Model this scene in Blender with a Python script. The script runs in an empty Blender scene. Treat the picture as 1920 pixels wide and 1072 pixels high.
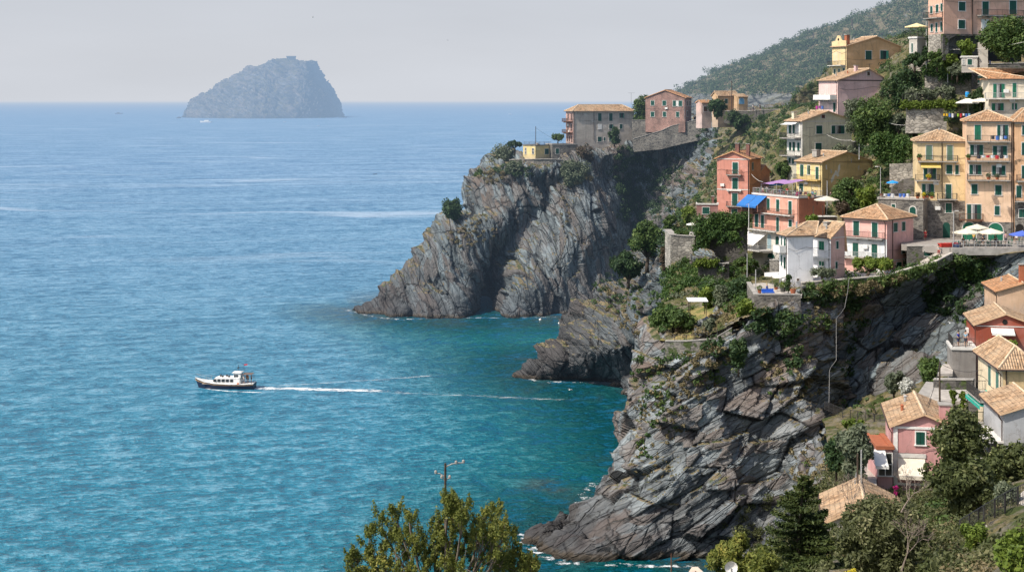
import bpy, math, random
import numpy as np
from mathutils import Vector, Matrix
from mathutils.bvhtree import BVHTree

F, CX, HY, HC = 2800.0, 960.0, 186.0, 60.0
R_ = math.radians
scene = bpy.context.scene
COL = scene.collection
random.seed(7)
rng = np.random.default_rng(11)

def P(px, py, Y):
    return Vector(((px-CX)*Y/F, Y, HC-(py-HY)*Y/F))
def YW(py):                       # depth of the sea surface along a view line
    return HC*F/(py-HY)
def proj(v):
    return (CX+F*v[0]/v[1], HY+F*(HC-v[2])/v[1])

# ------------------------------------------------------------------ materials
class NT:
    def __init__(s, name):
        s.m = bpy.data.materials.new(name); s.m.use_nodes = True
        s.t = s.m.node_tree; s.t.nodes.clear()
    def n(s, typ, **kw):
        nd = s.t.nodes.new('ShaderNode'+typ)
        for k, v in kw.items():
            if k.startswith('i_'):
                key = k[2:].replace('_', ' ')
                nd.inputs[int(key) if key.isdigit() else key].default_value = v
            else: setattr(nd, k, v)
        return nd
    def l(s, a, b): s.t.links.new(a, b)
    def math(s, op, a, b=None, c=None, clamp=False):
        nd = s.n('Math', operation=op); nd.use_clamp = clamp
        for i, v in enumerate((a, b, c)):
            if v is None: continue
            if hasattr(v, 'links'): s.l(v, nd.inputs[i])
            else: nd.inputs[i].default_value = v
        return nd.outputs[0]
    def vm(s, op, a, b):
        nd = s.n('VectorMath', operation=op)
        for i, v in enumerate((a, b)):
            if hasattr(v, 'links'): s.l(v, nd.inputs[i])
            else: nd.inputs[i].default_value = v
        return nd
    def mix(s, fac, a, b, typ='MIX'):
        nd = s.n('MixRGB', blend_type=typ)
        for i, v in enumerate((fac, a, b)):
            if hasattr(v, 'links'): s.l(v, nd.inputs[i])
            elif i == 0: nd.inputs[0].default_value = v
            else: nd.inputs[i].default_value = (*v, 1) if len(v) == 3 else v
        return nd.outputs[0]
    def ramp(s, fac, stops, interp='LINEAR'):
        nd = s.n('ValToRGB'); cr = nd.color_ramp; cr.interpolation = interp
        while len(cr.elements) < len(stops): cr.elements.new(0.5)
        for e, (p, c) in zip(cr.elements, stops):
            e.position = p; e.color = (c, c, c, 1) if not hasattr(c, '__len__') else (*c, 1)
        s.l(fac, nd.inputs[0]); return nd.outputs[0]
    def noise(s, vec, scale, detail=3, rough=0.55, out=0):
        nd = s.n('TexNoise', i_Scale=scale, i_Detail=detail, i_Roughness=rough)
        if vec is not None: s.l(vec, nd.inputs['Vector'])
        return nd.outputs[out]
    def pos(s): return s.n('NewGeometry').outputs['Position']
    def obj(s): return s.n('TexCoord').outputs['Object']
    def uv(s): return s.n('TexCoord').outputs['UV']
    def bump(s, h, strength=0.5, dist=0.1, prev=None):
        nd = s.n('Bump', i_Strength=strength, i_Distance=dist); s.l(h, nd.inputs['Height'])
        if prev is not None: s.l(prev, nd.inputs['Normal'])
        return nd.outputs[0]
    def bsdf(s, col, rough=0.8, normal=None, spec=0.3, metal=0.0):
        b = s.n('BsdfPrincipled', i_Metallic=metal)
        b.inputs['Specular IOR Level'].default_value = spec
        for key, v in (('Base Color', col), ('Roughness', rough)):
            if hasattr(v, 'links'): s.l(v, b.inputs[key])
            else: b.inputs[key].default_value = (*v, 1) if hasattr(v, '__len__') else v
        if normal is not None: s.l(normal, b.inputs['Normal'])
        return b
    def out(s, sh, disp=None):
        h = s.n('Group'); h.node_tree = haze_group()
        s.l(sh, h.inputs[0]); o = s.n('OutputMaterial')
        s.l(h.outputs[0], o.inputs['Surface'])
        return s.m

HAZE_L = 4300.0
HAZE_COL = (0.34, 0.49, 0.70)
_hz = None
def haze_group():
    """painted sea haze: pale emission mixed over the surface shader, stronger with world distance"""
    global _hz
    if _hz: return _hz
    g = bpy.data.node_groups.new('painted_sea_haze', 'ShaderNodeTree'); _hz = g
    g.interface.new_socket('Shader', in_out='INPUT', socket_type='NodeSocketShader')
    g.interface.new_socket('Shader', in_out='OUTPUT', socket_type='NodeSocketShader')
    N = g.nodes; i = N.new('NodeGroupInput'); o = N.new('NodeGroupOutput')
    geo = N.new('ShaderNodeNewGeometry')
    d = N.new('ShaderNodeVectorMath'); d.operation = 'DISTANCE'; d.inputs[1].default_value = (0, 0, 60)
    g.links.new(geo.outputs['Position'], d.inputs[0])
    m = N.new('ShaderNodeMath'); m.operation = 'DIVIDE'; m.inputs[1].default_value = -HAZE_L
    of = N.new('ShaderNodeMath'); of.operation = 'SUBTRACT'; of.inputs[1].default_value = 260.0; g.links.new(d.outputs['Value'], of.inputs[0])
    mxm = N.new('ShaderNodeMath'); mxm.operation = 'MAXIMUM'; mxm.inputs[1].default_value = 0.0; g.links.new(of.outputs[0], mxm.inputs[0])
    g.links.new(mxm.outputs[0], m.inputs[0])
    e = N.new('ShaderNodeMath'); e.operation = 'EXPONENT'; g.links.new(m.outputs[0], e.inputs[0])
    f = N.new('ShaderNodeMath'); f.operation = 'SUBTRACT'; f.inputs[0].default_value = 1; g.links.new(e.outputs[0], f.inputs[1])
    # painted haze: its emission colour turns paler with distance
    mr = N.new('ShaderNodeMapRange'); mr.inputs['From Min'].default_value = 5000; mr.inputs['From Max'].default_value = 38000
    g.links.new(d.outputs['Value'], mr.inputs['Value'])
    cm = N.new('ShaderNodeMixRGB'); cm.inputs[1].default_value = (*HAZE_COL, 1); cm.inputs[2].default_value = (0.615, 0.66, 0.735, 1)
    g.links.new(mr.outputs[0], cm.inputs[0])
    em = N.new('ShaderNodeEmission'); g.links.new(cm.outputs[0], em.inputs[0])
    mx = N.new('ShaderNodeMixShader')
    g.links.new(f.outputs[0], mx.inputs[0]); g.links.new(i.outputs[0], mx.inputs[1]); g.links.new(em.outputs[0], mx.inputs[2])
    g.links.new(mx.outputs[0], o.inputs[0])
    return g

_mc = {}
def cached(f):
    def w(*a, **k):
        key = (f.__name__, str(a), str(k))
        if key not in _mc: _mc[key] = f(*a, **k)
        return _mc[key]
    return w

@cached
def plain(name, col, rough=0.7, spec=0.3, metal=0.0, var=0.12, scale=2.0):
    s = NT(name); o = s.obj()
    n = s.noise(o, scale, 4)
    c = s.mix(s.ramp(n, [(0.3, 0.0), (0.7, 1.0)]), [x*(1-var) for x in col], [min(1, x*(1+var)) for x in col])
    return s.out(s.bsdf(c, rough, None, spec, metal).outputs[0])

@cached
def plaster(name, col, dirt=0.35, patch=0.0, seed=0):
    s = NT(name); p0 = s.obj()
    p = s.vm('ADD', p0, (seed*13.7, seed*7.1, 0)).outputs[0]
    big = s.noise(p, 0.35, 5, 0.6)
    c = s.mix(s.ramp(big, [(0.35, 0), (0.7, 1)]), col, [x*0.80 for x in col])
    # streaks running down from eaves and sills
    st = s.vm('MULTIPLY', p, (1.6, 1.6, 0.12)).outputs[0]
    sn = s.noise(st, 1.5, 5, 0.65)
    c = s.mix(s.math('MULTIPLY', s.ramp(sn, [(0.5, 0), (0.72, 1)]), dirt), c, [x*0.45+0.03 for x in col])
    fine = s.noise(p, 3.0, 6, 0.7)
    c = s.mix(s.math('MULTIPLY', s.ramp(fine, [(0.58, 0), (0.66, 1)]), dirt*0.45), c, (0.30, 0.27, 0.24))
    if patch > 0:
        pn = s.noise(p, 0.55, 6, 0.62)
        c = s.mix(s.ramp(pn, [(0.66-patch, 0), (0.69-patch, 1)]), c, (0.50, 0.47, 0.43))
    sz = s.n('SeparateXYZ'); s.l(p0, sz.inputs[0])
    zz = s.math('ADD', sz.outputs[2], s.math('MULTIPLY', s.math('SUBTRACT', sn, 0.5), 3.0))
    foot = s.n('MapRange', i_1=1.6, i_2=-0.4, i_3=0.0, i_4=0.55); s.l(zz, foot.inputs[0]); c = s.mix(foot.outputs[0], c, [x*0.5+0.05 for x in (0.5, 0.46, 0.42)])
    fade = s.noise(s.vm('MULTIPLY', p, (0.25, 0.25, 0.5)).outputs[0], 1.0, 3, 0.5); c = s.mix(s.math('MULTIPLY', s.ramp(fade, [(0.5, 0), (0.66, 1)]), 0.35), c, [min(1, x*1.15+0.12) for x in col])
    ck = s.n('TexVoronoi', feature='DISTANCE_TO_EDGE', i_Scale=0.28); s.l(s.vm('ADD', p, s.vm('MULTIPLY', s.noise(p, 1.5, 4, 0.7, 1), (1.4, 1.4, 1.4)).outputs[0]).outputs[0], ck.inputs['Vector'])
    c = s.mix(s.math('MULTIPLY', s.ramp(ck.outputs[0], [(0.0, 1), (0.012, 0)]), 0.45), c, (0.12, 0.09, 0.07))
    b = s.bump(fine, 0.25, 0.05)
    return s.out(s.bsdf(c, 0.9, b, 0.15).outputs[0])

@cached
def stone(name, c1=(0.24, 0.22, 0.19), c2=(0.11, 0.105, 0.10), scale=1.3, mortar=(0.33, 0.31, 0.27), green=0.0):
    s = NT(name); p = s.obj()
    w = s.n('TexNoise', i_Scale=2.0, i_Detail=2.0); s.l(p, w.inputs[0])
    pv = s.vm('ADD', p, s.vm('MULTIPLY', w.outputs['Color'], (0.35, 0.35, 0.2)).outputs[0]).outputs[0]
    pv = s.vm('MULTIPLY', pv, (1, 1, 1.7)).outputs[0]
    v = s.n('TexVoronoi', i_Scale=scale); s.l(pv, v.inputs['Vector'])
    e = s.n('TexVoronoi', feature='DISTANCE_TO_EDGE', i_Scale=scale); s.l(pv, e.inputs['Vector'])
    rnd = s.n('SeparateColor'); s.l(v.outputs['Color'], rnd.inputs[0])
    c = s.mix(rnd.outputs[0], c1, c2)
    ed = s.ramp(e.outputs[0], [(0.0, 1), (0.12, 0)])
    c = s.mix(s.math('MULTIPLY', ed, 0.75), c, [x*0.35 for x in c2] if sum(mortar) < 0.01 else mortar)
    big = s.noise(p, 0.3, 5, 0.65)
    c = s.mix(s.ramp(big, [(0.42, 0), (0.72, 0.75)]), c, (0.05, 0.048, 0.045))
    if green:
        gn = s.noise(p, 0.6, 5, 0.7)
        c = s.mix(s.ramp(gn, [(0.62-green*0.3, 0), (0.68-green*0.3, 0.9)]), c, (0.06, 0.085, 0.025))
    b = s.bump(e.outputs[0], 0.9, 0.12); b = s.bump(s.noise(p, 6, 4), 0.4, 0.05, b)
    return s.out(s.bsdf(c, 0.95, b, 0.1).outputs[0])

@cached
def tiles(name, col=(0.46, 0.25, 0.125), seed=0, pale=0.5):
    s = NT(name); uv = s.uv()
    br = s.n('TexBrick', i_Scale=1.0, i_Mortar_Size=0.02); br.offset = 0.0; br.squash = 1.0
    br.inputs['Brick Width'].default_value = 0.24; br.inputs['Row Height'].default_value = 0.42
    br.inputs['Color1'].default_value = (0, 0, 0, 1); br.inputs['Color2'].default_value = (1, 1, 1, 1)
    br.inputs['Mortar'].default_value = (0.1, 0.1, 0.1, 1)
    uvn = s.vm('ADD', uv, s.vm('MULTIPLY', s.noise(uv, 1.1, 3, 0.6, 1), (0.12, 0.22, 0)).outputs[0]).outputs[0]
    s.l(uvn, br.inputs[0])
    wv = s.n('TexWave', i_Scale=1/0.24/1.0*0.5, i_Distortion=0.0); wv.wave_profile = 'SIN'
    sep = s.n('SeparateXYZ'); s.l(uvn, sep.inputs[0])
    u = sep.outputs[0]; v = sep.outputs[1]
    su = s.math('ABSOLUTE', s.math('SINE', s.math('MULTIPLY', u, math.pi/0.24)))
    rowf = s.math('FRACT', s.math('DIVIDE', v, 0.42))
    seed_v = s.vm('ADD', uv, (seed*9.1, seed*4.3, seed)).outputs[0]
    cell = s.n('TexWhiteNoise', noise_dimensions='2D')
    fl = s.n('CombineXYZ'); s.l(s.math('FLOOR', s.math('DIVIDE', u, 0.24)), fl.inputs[0]); s.l(s.math('FLOOR', s.math('DIVIDE', v, 0.42)), fl.inputs[1])
    s.l(fl.outputs[0], cell.inputs['Vector'])
    c = s.mix(cell.outputs[0], [x*0.62 for x in col], [min(1, x*1.35+0.05) for x in col])
    big = s.noise(seed_v, 0.45, 5, 0.65)
    c = s.mix(s.math('MULTIPLY', s.ramp(big, [(0.38, 0), (0.62, 1)]), pale), c, (0.55, 0.40, 0.26))
    big2 = s.noise(seed_v, 1.4, 5, 0.7)
    c = s.mix(s.ramp(big2, [(0.50, 0), (0.66, 0.8)]), c, (0.12, 0.085, 0.06)); c = s.mix(s.ramp(s.noise(seed_v, 3.2, 4, 0.7), [(0.60, 0), (0.68, 0.7)]), c, (0.42, 0.40, 0.33))
    c = s.mix(s.math('MULTIPLY', s.ramp(su, [(0.0, 1), (0.35, 0)]), 0.6), c, (0.06, 0.035, 0.02))
    c = s.mix(s.math('MULTIPLY', s.ramp(rowf, [(0.0, 1), (0.16, 0)]), 0.55), c, (0.08, 0.045, 0.03))
    h = s.math('ADD', su, s.math('MULTIPLY', rowf, 0.5))
    b = s.bump(h, 1.0, 0.09)
    return s.out(s.bsdf(c, 0.9, b, 0.15).outputs[0])

@cached
def shutter_mat(name, col=(0.010, 0.075, 0.055)):
    s = NT(name); p = s.obj(); sep = s.n('SeparateXYZ'); s.l(p, sep.inputs[0])
    f = s.math('FRACT', s.math('MULTIPLY', sep.outputs[2], 9.0))
    n = s.noise(p, 2.0, 4)
    c = s.mix(n, [x*0.7 for x in col], [x*1.5 for x in col])
    c = s.mix(s.ramp(f, [(0.0, 0.6), (0.35, 0)]), c, [x*0.35 for x in col])
    b = s.bump(f, 0.6, 0.03)
    return s.out(s.bsdf(c, 0.55, b, 0.3).outputs[0])

@cached
def leaf_mat(name, c1, c2, c3=None, trans=0.25):
    s = NT(name); g = s.n('NewGeometry')
    r = g.outputs['Random Per Island']
    big = s.noise(g.outputs['Position'], 0.5, 3, 0.6)
    f = s.math('ADD', s.math('MULTIPLY', r, 0.6), s.math('MULTIPLY', s.ramp(big, [(0.35, 0), (0.65, 1)]), 0.4))
    st = [(0.0, c1), (0.75, c2)] + ([(0.97, c3)] if c3 else [])
    c = s.ramp(f, st)
    d = s.bsdf(c, 0.6, None, 0.25)
    t = s.n('BsdfTranslucent'); s.l(s.mix(0.5, c, (0.12, 0.16, 0.02), 'MIX'), t.inputs[0])
    m = s.n('MixShader', i_0=trans); s.l(d.outputs[0], m.inputs[1]); s.l(t.outputs[0], m.inputs[2])
    return s.out(m.outputs[0])

LEAF = {}
def leaf_mats():
    LEAF['green'] = leaf_mat('broadleaf_green', (0.028, 0.056, 0.019), (0.096, 0.152, 0.040), (0.202, 0.248, 0.070))
    LEAF['dark'] = leaf_mat('dark_evergreen', (0.015, 0.036, 0.017), (0.051, 0.093, 0.033), (0.105, 0.150, 0.053))
    LEAF['olive'] = leaf_mat('olive_leaves', (0.061, 0.081, 0.051), (0.155, 0.182, 0.115), (0.270, 0.284, 0.189))
    LEAF['bright'] = leaf_mat('bright_leaves', (0.061, 0.101, 0.016), (0.162, 0.223, 0.034), (0.324, 0.338, 0.068))
    LEAF['dry'] = leaf_mat('dry_grass_blades', (0.12, 0.10, 0.05), (0.24, 0.195, 0.105), (0.38, 0.31, 0.17))
    LEAF['mixed'] = leaf_mat('acacia_leaves', (0.075, 0.100, 0.022), (0.215, 0.235, 0.050), (0.46, 0.40, 0.10), 0.4)  # olive-yellow leaf tones, varied at random
    LEAF['tangle'] = leaf_mat('tangled_olive_leaves', (0.040, 0.050, 0.022), (0.125, 0.135, 0.055), (0.30, 0.28, 0.15), 0.25)
    LEAF['loquat'] = leaf_mat('loquat_leaves', (0.028, 0.040, 0.014), (0.10, 0.118, 0.040), (0.25, 0.25, 0.11), 0.2)
    LEAF['ivy'] = leaf_mat('ivy_leaves', (0.018, 0.045, 0.015), (0.068, 0.128, 0.030), (0.135, 0.195, 0.045))
    LEAF['brown'] = leaf_mat('dry_brown_brush', (0.05, 0.036, 0.026), (0.105, 0.075, 0.05), (0.16, 0.13, 0.09))
    LEAF['far'] = leaf_mat('macchia_leaves', (0.030, 0.051, 0.021), (0.083, 0.117, 0.042), (0.165, 0.180, 0.075))
    LEAF['bougain'] = leaf_mat('bougainvillea', (0.25, 0.01, 0.09), (0.5, 0.02, 0.2), (0.6, 0.08, 0.3))
    LEAF['yellow'] = leaf_mat('yellow_flowers', (0.35, 0.28, 0.01), (0.6, 0.5, 0.03), (0.7, 0.6, 0.1))
    LEAF['white'] = leaf_mat('white_blossom', (0.35, 0.35, 0.3), (0.6, 0.6, 0.55), (0.75, 0.75, 0.7))

# ------------------------------------------------------------------ mesh building
class MB:
    def __init__(s): s.v = []; s.f = []; s.uv = []; s.has_uv = False; s.sm = False
    def face(s, pts, uvs=None):
        b = len(s.v); s.v.extend([tuple(p) for p in pts]); s.f.append(tuple(range(b, b+len(pts))))
        s.uv.extend(uvs if uvs else [(0, 0)]*len(pts)); s.has_uv |= uvs is not None
    def box(s, x0, x1, y0, y1, z0, z1):
        s.hexa([(x0, y0, z0), (x1, y0, z0), (x1, y1, z0), (x0, y1, z0), (x0, y0, z1), (x1, y0, z1), (x1, y1, z1), (x0, y1, z1)])
        return s
    def hexa(s, c):
        b = len(s.v); s.v.extend([tuple(q) for q in c])
        for f in ((0, 3, 2, 1), (4, 5, 6, 7), (0, 1, 5, 4), (1, 2, 6, 5), (2, 3, 7, 6), (3, 0, 4, 7)):
            s.f.append(tuple(b+i for i in f)); s.uv.extend([(0, 0)]*4)
        return s
    def tube(s, pts, rad, n=6, cap=True):
        pts = [Vector(p) for p in pts]
        if not hasattr(rad, '__len__'): rad = [rad]*len(pts)
        b = len(s.v); up = Vector((0.13, 0.21, 1)).normalized()
        for i, p in enumerate(pts):
            d = (pts[min(i+1, len(pts)-1)]-pts[max(i-1, 0)]).normalized()
            a = d.cross(up)
            if a.length < 0.05: a = d.cross(Vector((1, 0, 0)))
            a.normalize(); c = d.cross(a)
            for k in range(n):
                t = 2*math.pi*k/n
                s.v.append(tuple(p+(a*math.cos(t)+c*math.sin(t))*rad[i]))
        for i in range(len(pts)-1):
            for k in range(n):
                k2 = (k+1) % n
                s.f.append((b+i*n+k, b+i*n+k2, b+(i+1)*n+k2, b+(i+1)*n+k)); s.uv.extend([(0, 0)]*4)
        if cap:
            s.f.append(tuple(b+k for k in range(n))[::-1]); s.uv.extend([(0, 0)]*n)
            s.f.append(tuple(b+(len(pts)-1)*n+k for k in range(n))); s.uv.extend([(0, 0)]*n)
        return s
    def lathe(s, prof, n=10, c=(0, 0, 0)):
        b = len(s.v)
        for r, z in prof:
            for k in range(n):
                t = 2*math.pi*k/n; s.v.append((c[0]+r*math.cos(t), c[1]+r*math.sin(t), c[2]+z))
        for i in range(len(prof)-1):
            for k in range(n):
                k2 = (k+1) % n; s.f.append((b+i*n+k, b+i*n+k2, b+(i+1)*n+k2, b+(i+1)*n+k)); s.uv.extend([(0, 0)]*4)
        return s
    def prism(s, poly, d0, d1, axis='y'):
        """polygon (u,z) extruded along y or x"""
        g = (lambda u, z, d: (u, d, z)) if axis == 'y' else (lambda u, z, d: (d, u, z))
        n = len(poly); A = [g(u, z, d0) for u, z in poly]; B = [g(u, z, d1) for u, z in poly]
        s.face(A); s.face(B[::-1])
        for i in range(n):
            j = (i+1) % n; s.face([A[j], A[i], B[i], B[j]])
        return s
    def build(s, name, mat, parent=None, smooth=False, **props):
        me = bpy.data.meshes.new(name); me.from_pydata(s.v, [], s.f)
        if s.has_uv:
            l = me.uv_layers.new(name='UVMap'); l.data.foreach_set('uv', np.array(s.uv, dtype=np.float32).ravel())
        if smooth: me.polygons.foreach_set('use_smooth', [True]*len(me.polygons))
        me.materials.append(mat); me.update()
        o = bpy.data.objects.new(name, me); COL.objects.link(o)
        if parent is not None: o.parent = parent
        for k, v in props.items(): o[k] = v
        return o

def np_mesh(name, V, Fc, mat, parent=None, smooth=False):
    me = bpy.data.meshes.new(name); V = np.asarray(V, dtype=np.float32); Fc = np.asarray(Fc, dtype=np.int32)
    me.vertices.add(len(V)); me.vertices.foreach_set('co', V.ravel())
    k = Fc.shape[1]; me.loops.add(Fc.size); me.loops.foreach_set('vertex_index', Fc.ravel())
    me.polygons.add(len(Fc)); me.polygons.foreach_set('loop_start', np.arange(len(Fc), dtype=np.int32)*k)
    me.polygons.foreach_set('loop_total', np.full(len(Fc), k, dtype=np.int32))
    if smooth: me.polygons.foreach_set('use_smooth', np.ones(len(Fc), dtype=bool))
    me.materials.append(mat); me.update(calc_edges=True); me.validate()
    o = bpy.data.objects.new(name, me); COL.objects.link(o)
    if parent is not None: o.parent = parent
    return o

def tag(o, label=None, cat=None, group=None, kind=None):
    if label: o['label'] = label
    if cat: o['category'] = cat
    if group: o['group'] = group
    if kind: o['kind'] = kind
    return o
def thing(name, label, cat, loc=(0, 0, 0), rz=0.0, group=None):
    o = bpy.data.objects.new(name, None); o.empty_display_size = 0.3; COL.objects.link(o)
    o.location = loc; o.rotation_euler = (0, 0, rz)
    return tag(o, label, cat, group)

# ------------------------------------------------------------------ noise (vectorised)
def _h(ix, iy, iz, s=0):
    n = (ix.astype(np.int64)*374761393 + iy.astype(np.int64)*668265263 + iz.astype(np.int64)*2147483647 + s*974711) & 0xffffffff
    n = ((n ^ (n >> 13))*1274126177) & 0xffffffff
    n = (n ^ (n >> 16)) & 0xffffff
    return n/float(0xffffff)
def vnoise(p, s=0):
    i = np.floor(p); f = p-i; f = f*f*(3-2*f); i = i.astype(np.int64); r = 0
    for dx in (0, 1):
        wx = f[..., 0] if dx else 1-f[..., 0]
        for dy in (0, 1):
            wy = f[..., 1] if dy else 1-f[..., 1]
            for dz in (0, 1):
                wz = f[..., 2] if dz else 1-f[..., 2]
                r = r+wx*wy*wz*_h(i[..., 0]+dx, i[..., 1]+dy, i[..., 2]+dz, s)
    return r
def fbm(p, o=4, s=0):
    r = 0; a = 0.5; t = 0
    for k in range(o):
        r = r+a*vnoise(p*(2**k), s+k); t += a; a *= 0.5
    return r/t
def cells(p, s=0):
    """voronoi: (cell value, distance difference to the next cell)"""
    i = np.floor(p).astype(np.int64); d1 = np.full(p.shape[:-1], 9.0); d2 = d1.copy(); val = np.zeros(p.shape[:-1])
    for dx in (-1, 0, 1):
        for dy in (-1, 0, 1):
            for dz in (-1, 0, 1):
                c = [i[..., 0]+dx, i[..., 1]+dy, i[..., 2]+dz]
                q = np.stack([c[k]+0.15+0.7*_h(*c, s+k+1) for k in range(3)], -1)
                d = np.sqrt(((p-q)**2).sum(-1)); hv = _h(*c, s+9)
                closer = d < d1
                d2 = np.where(closer, d1, np.minimum(d2, d)); val = np.where(closer, hv, val); d1 = np.where(closer, d, d1)
    return val, d2-d1
def plates(p, s=0):
    """voronoi plates: value, edge distance and a tilted-plane height inside every cell"""
    i = np.floor(p).astype(np.int64); d1 = np.full(p.shape[:-1], 9.0); d2 = d1.copy(); val = np.zeros(p.shape[:-1]); tl = val.copy()
    for dx in (-1, 0, 1):
        for dy in (-1, 0, 1):
            for dz in (-1, 0, 1):
                c = [i[..., 0]+dx, i[..., 1]+dy, i[..., 2]+dz]
                q = np.stack([c[k]+0.12+0.76*_h(*c, s+k+1) for k in range(3)], -1); w = p-q
                d = np.sqrt((w**2).sum(-1)); closer = d < d1
                t = w[..., 0]*(_h(*c, s+11)-.5)*2+w[..., 1]*(_h(*c, s+12)-.5)*2+w[..., 2]*(_h(*c, s+13)-.5)*2
                d2 = np.where(closer, d1, np.minimum(d2, d)); val = np.where(closer, _h(*c, s+9), val); tl = np.where(closer, t, tl); d1 = np.where(closer, d, d1)
    return val, d2-d1, tl

def frame(nb):
    n = np.array(nb, float); n /= np.linalg.norm(n)
    a = np.cross(n, (0, 0, 1.0)) if abs(n[2]) < 0.93 else np.cross(n, (0, 1.0, 0)); a /= np.linalg.norm(a)
    b = np.cross(n, a); return n, a, b

def resample(A, nr, nc):
    A = np.asarray(A, float)
    def cr(X, n):
        m = X.shape[0]; t = np.linspace(0, m-1, n); i = np.clip(t.astype(int), 0, m-2); f = (t-i)[:, None, None]
        p0 = X[np.maximum(i-1, 0)]; p1 = X[i]; p2 = X[i+1]; p3 = X[np.minimum(i+2, m-1)]
        k = 0.38
        m1 = (p2-p0)*k; m2 = (p3-p1)*k
        return (2*f**3-3*f**2+1)*p1+(f**3-2*f**2+f)*m1+(-2*f**3+3*f**2)*p2+(f**3-f**2)*m2
    A = cr(A, nr); A = cr(A.transpose(1, 0, 2), nc).transpose(1, 0, 2)
    return A

SURF = {}
BV = []
def loft(name, rows, nr, nc, mat, nb=(0, 0, 1), amp=(1.6, 0.55, 0.18), scl=1.0, back=0, world=False, veg=None, seed=0, smooth=False, kind='structure', sink=3.0, under=True, rib=None, ps=1.0, wob=3.2):
    W = np.array([[(q if world else tuple(P(*q))) for q in r] for r in rows], float)
    if under:                                        # carry the foot below the water
        w = W[-1].copy(); w[:, 2] -= sink; w[:, 1] -= 0.8; W = np.concatenate([W, w[None]], 0)
    if back:
        w = W[0].copy(); w[:, 1] += back; w[:, 2] -= 1.0; W = np.concatenate([w[None], W], 0)
    G = resample(W, nr, nc)
    du = np.gradient(G, axis=1); dv = np.gradient(G, axis=0)
    N = np.cross(du, dv); N /= np.linalg.norm(N, axis=-1, keepdims=True)+1e-9
    flip = np.where((N*( -G+np.array([0, 0, 60.0]))).sum(-1, keepdims=True) < 0, -1, 1)
    if flip.mean() < 0: N = -N
    n, a, b = frame(nb)
    q = G+(fbm(G/14.0, 2, seed)[..., None]-0.5)*wob*scl
    L = np.stack([q@n, q@a, q@b], -1)/scl
    D = 0
    c1, e1, t1 = plates(L/np.array([2.7/ps**.3, 15.0*ps, 9.0*ps**.5]), seed)
    c2, e2, t2 = plates(L/np.array([1.0/ps**.3, 6.5*ps, 3.8*ps**.5]), seed+20)
    c3, e3, t3 = plates(L/np.array([0.45, 2.6, 1.5]), seed+40)
    D = amp[0]*((c1-0.5)+t1*1.1)+amp[1]*((c2-0.5)+t2*0.9)+amp[2]*((c3-0.5)+t3*0.8)
    D = D - amp[0]*0.22*np.exp(-e1*26) + amp[0]*1.0*(fbm(G/15.0/scl, 2, seed+3)-0.5)
    if rib: D = D+rib[0]*2*(fbm(np.stack([G[..., 0]/rib[1]+G[..., 2]/rib[1]*.35, G[..., 1]/rib[1]*.6, G[..., 2]/(rib[1]*4)], -1), 4, seed+70)-0.5)
    G = G+N*D[..., None]
    # re-derive normals of the finished surface
    du = np.gradient(G, axis=1); dv = np.gradient(G, axis=0)
    N2 = np.cross(du, dv); N2 /= np.linalg.norm(N2, axis=-1, keepdims=True)+1e-9
    if flip.mean() < 0: N2 = -N2
    idx = np.arange(nr*nc).reshape(nr, nc)
    Fc = np.stack([idx[:-1, :-1], idx[1:, :-1], idx[1:, 1:], idx[:-1, 1:]], -1).reshape(-1, 4)
    o = np_mesh(name, G.reshape(-1, 3), Fc, mat, smooth=smooth)
    if kind: o['kind'] = kind
    V = np.zeros((nr, nc)) if veg is None else veg(G, N2, fbm(G/5.0, 4, seed+5))
    at = o.data.attributes.new('veg', 'FLOAT', 'POINT'); at.data.foreach_set('value', V.astype(np.float32).ravel())
    for nm_, ar_ in (('plate', c1*.55+c2*.45), ('cleft', np.maximum(np.exp(-e1*22), .7*np.exp(-e2*20)))):
        at = o.data.attributes.new(nm_, 'FLOAT', 'POINT'); at.data.foreach_set('value', ar_.astype(np.float32).ravel())
    SURF[name] = (G.reshape(-1, 3), N2.reshape(-1, 3)); BV.append((name, BVHTree.FromPolygons([Vector(v) for v in G.reshape(-1, 3)], Fc.tolist())))
    return o
def hit(px, py, names=None):
    """world point of the terrain seen along a view line"""
    d = Vector(((px-CX)/F, 1, -(py-HY)/F)).normalized(); best = None
    for nm, t in BV:
        if names and nm not in names: continue
        r = t.ray_cast(Vector((0, 0, HC)), d)
        if r[0] is not None and (best is None or r[3] < best[1]): best = (r[0], r[3])
    return best[0] if best else None
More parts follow.
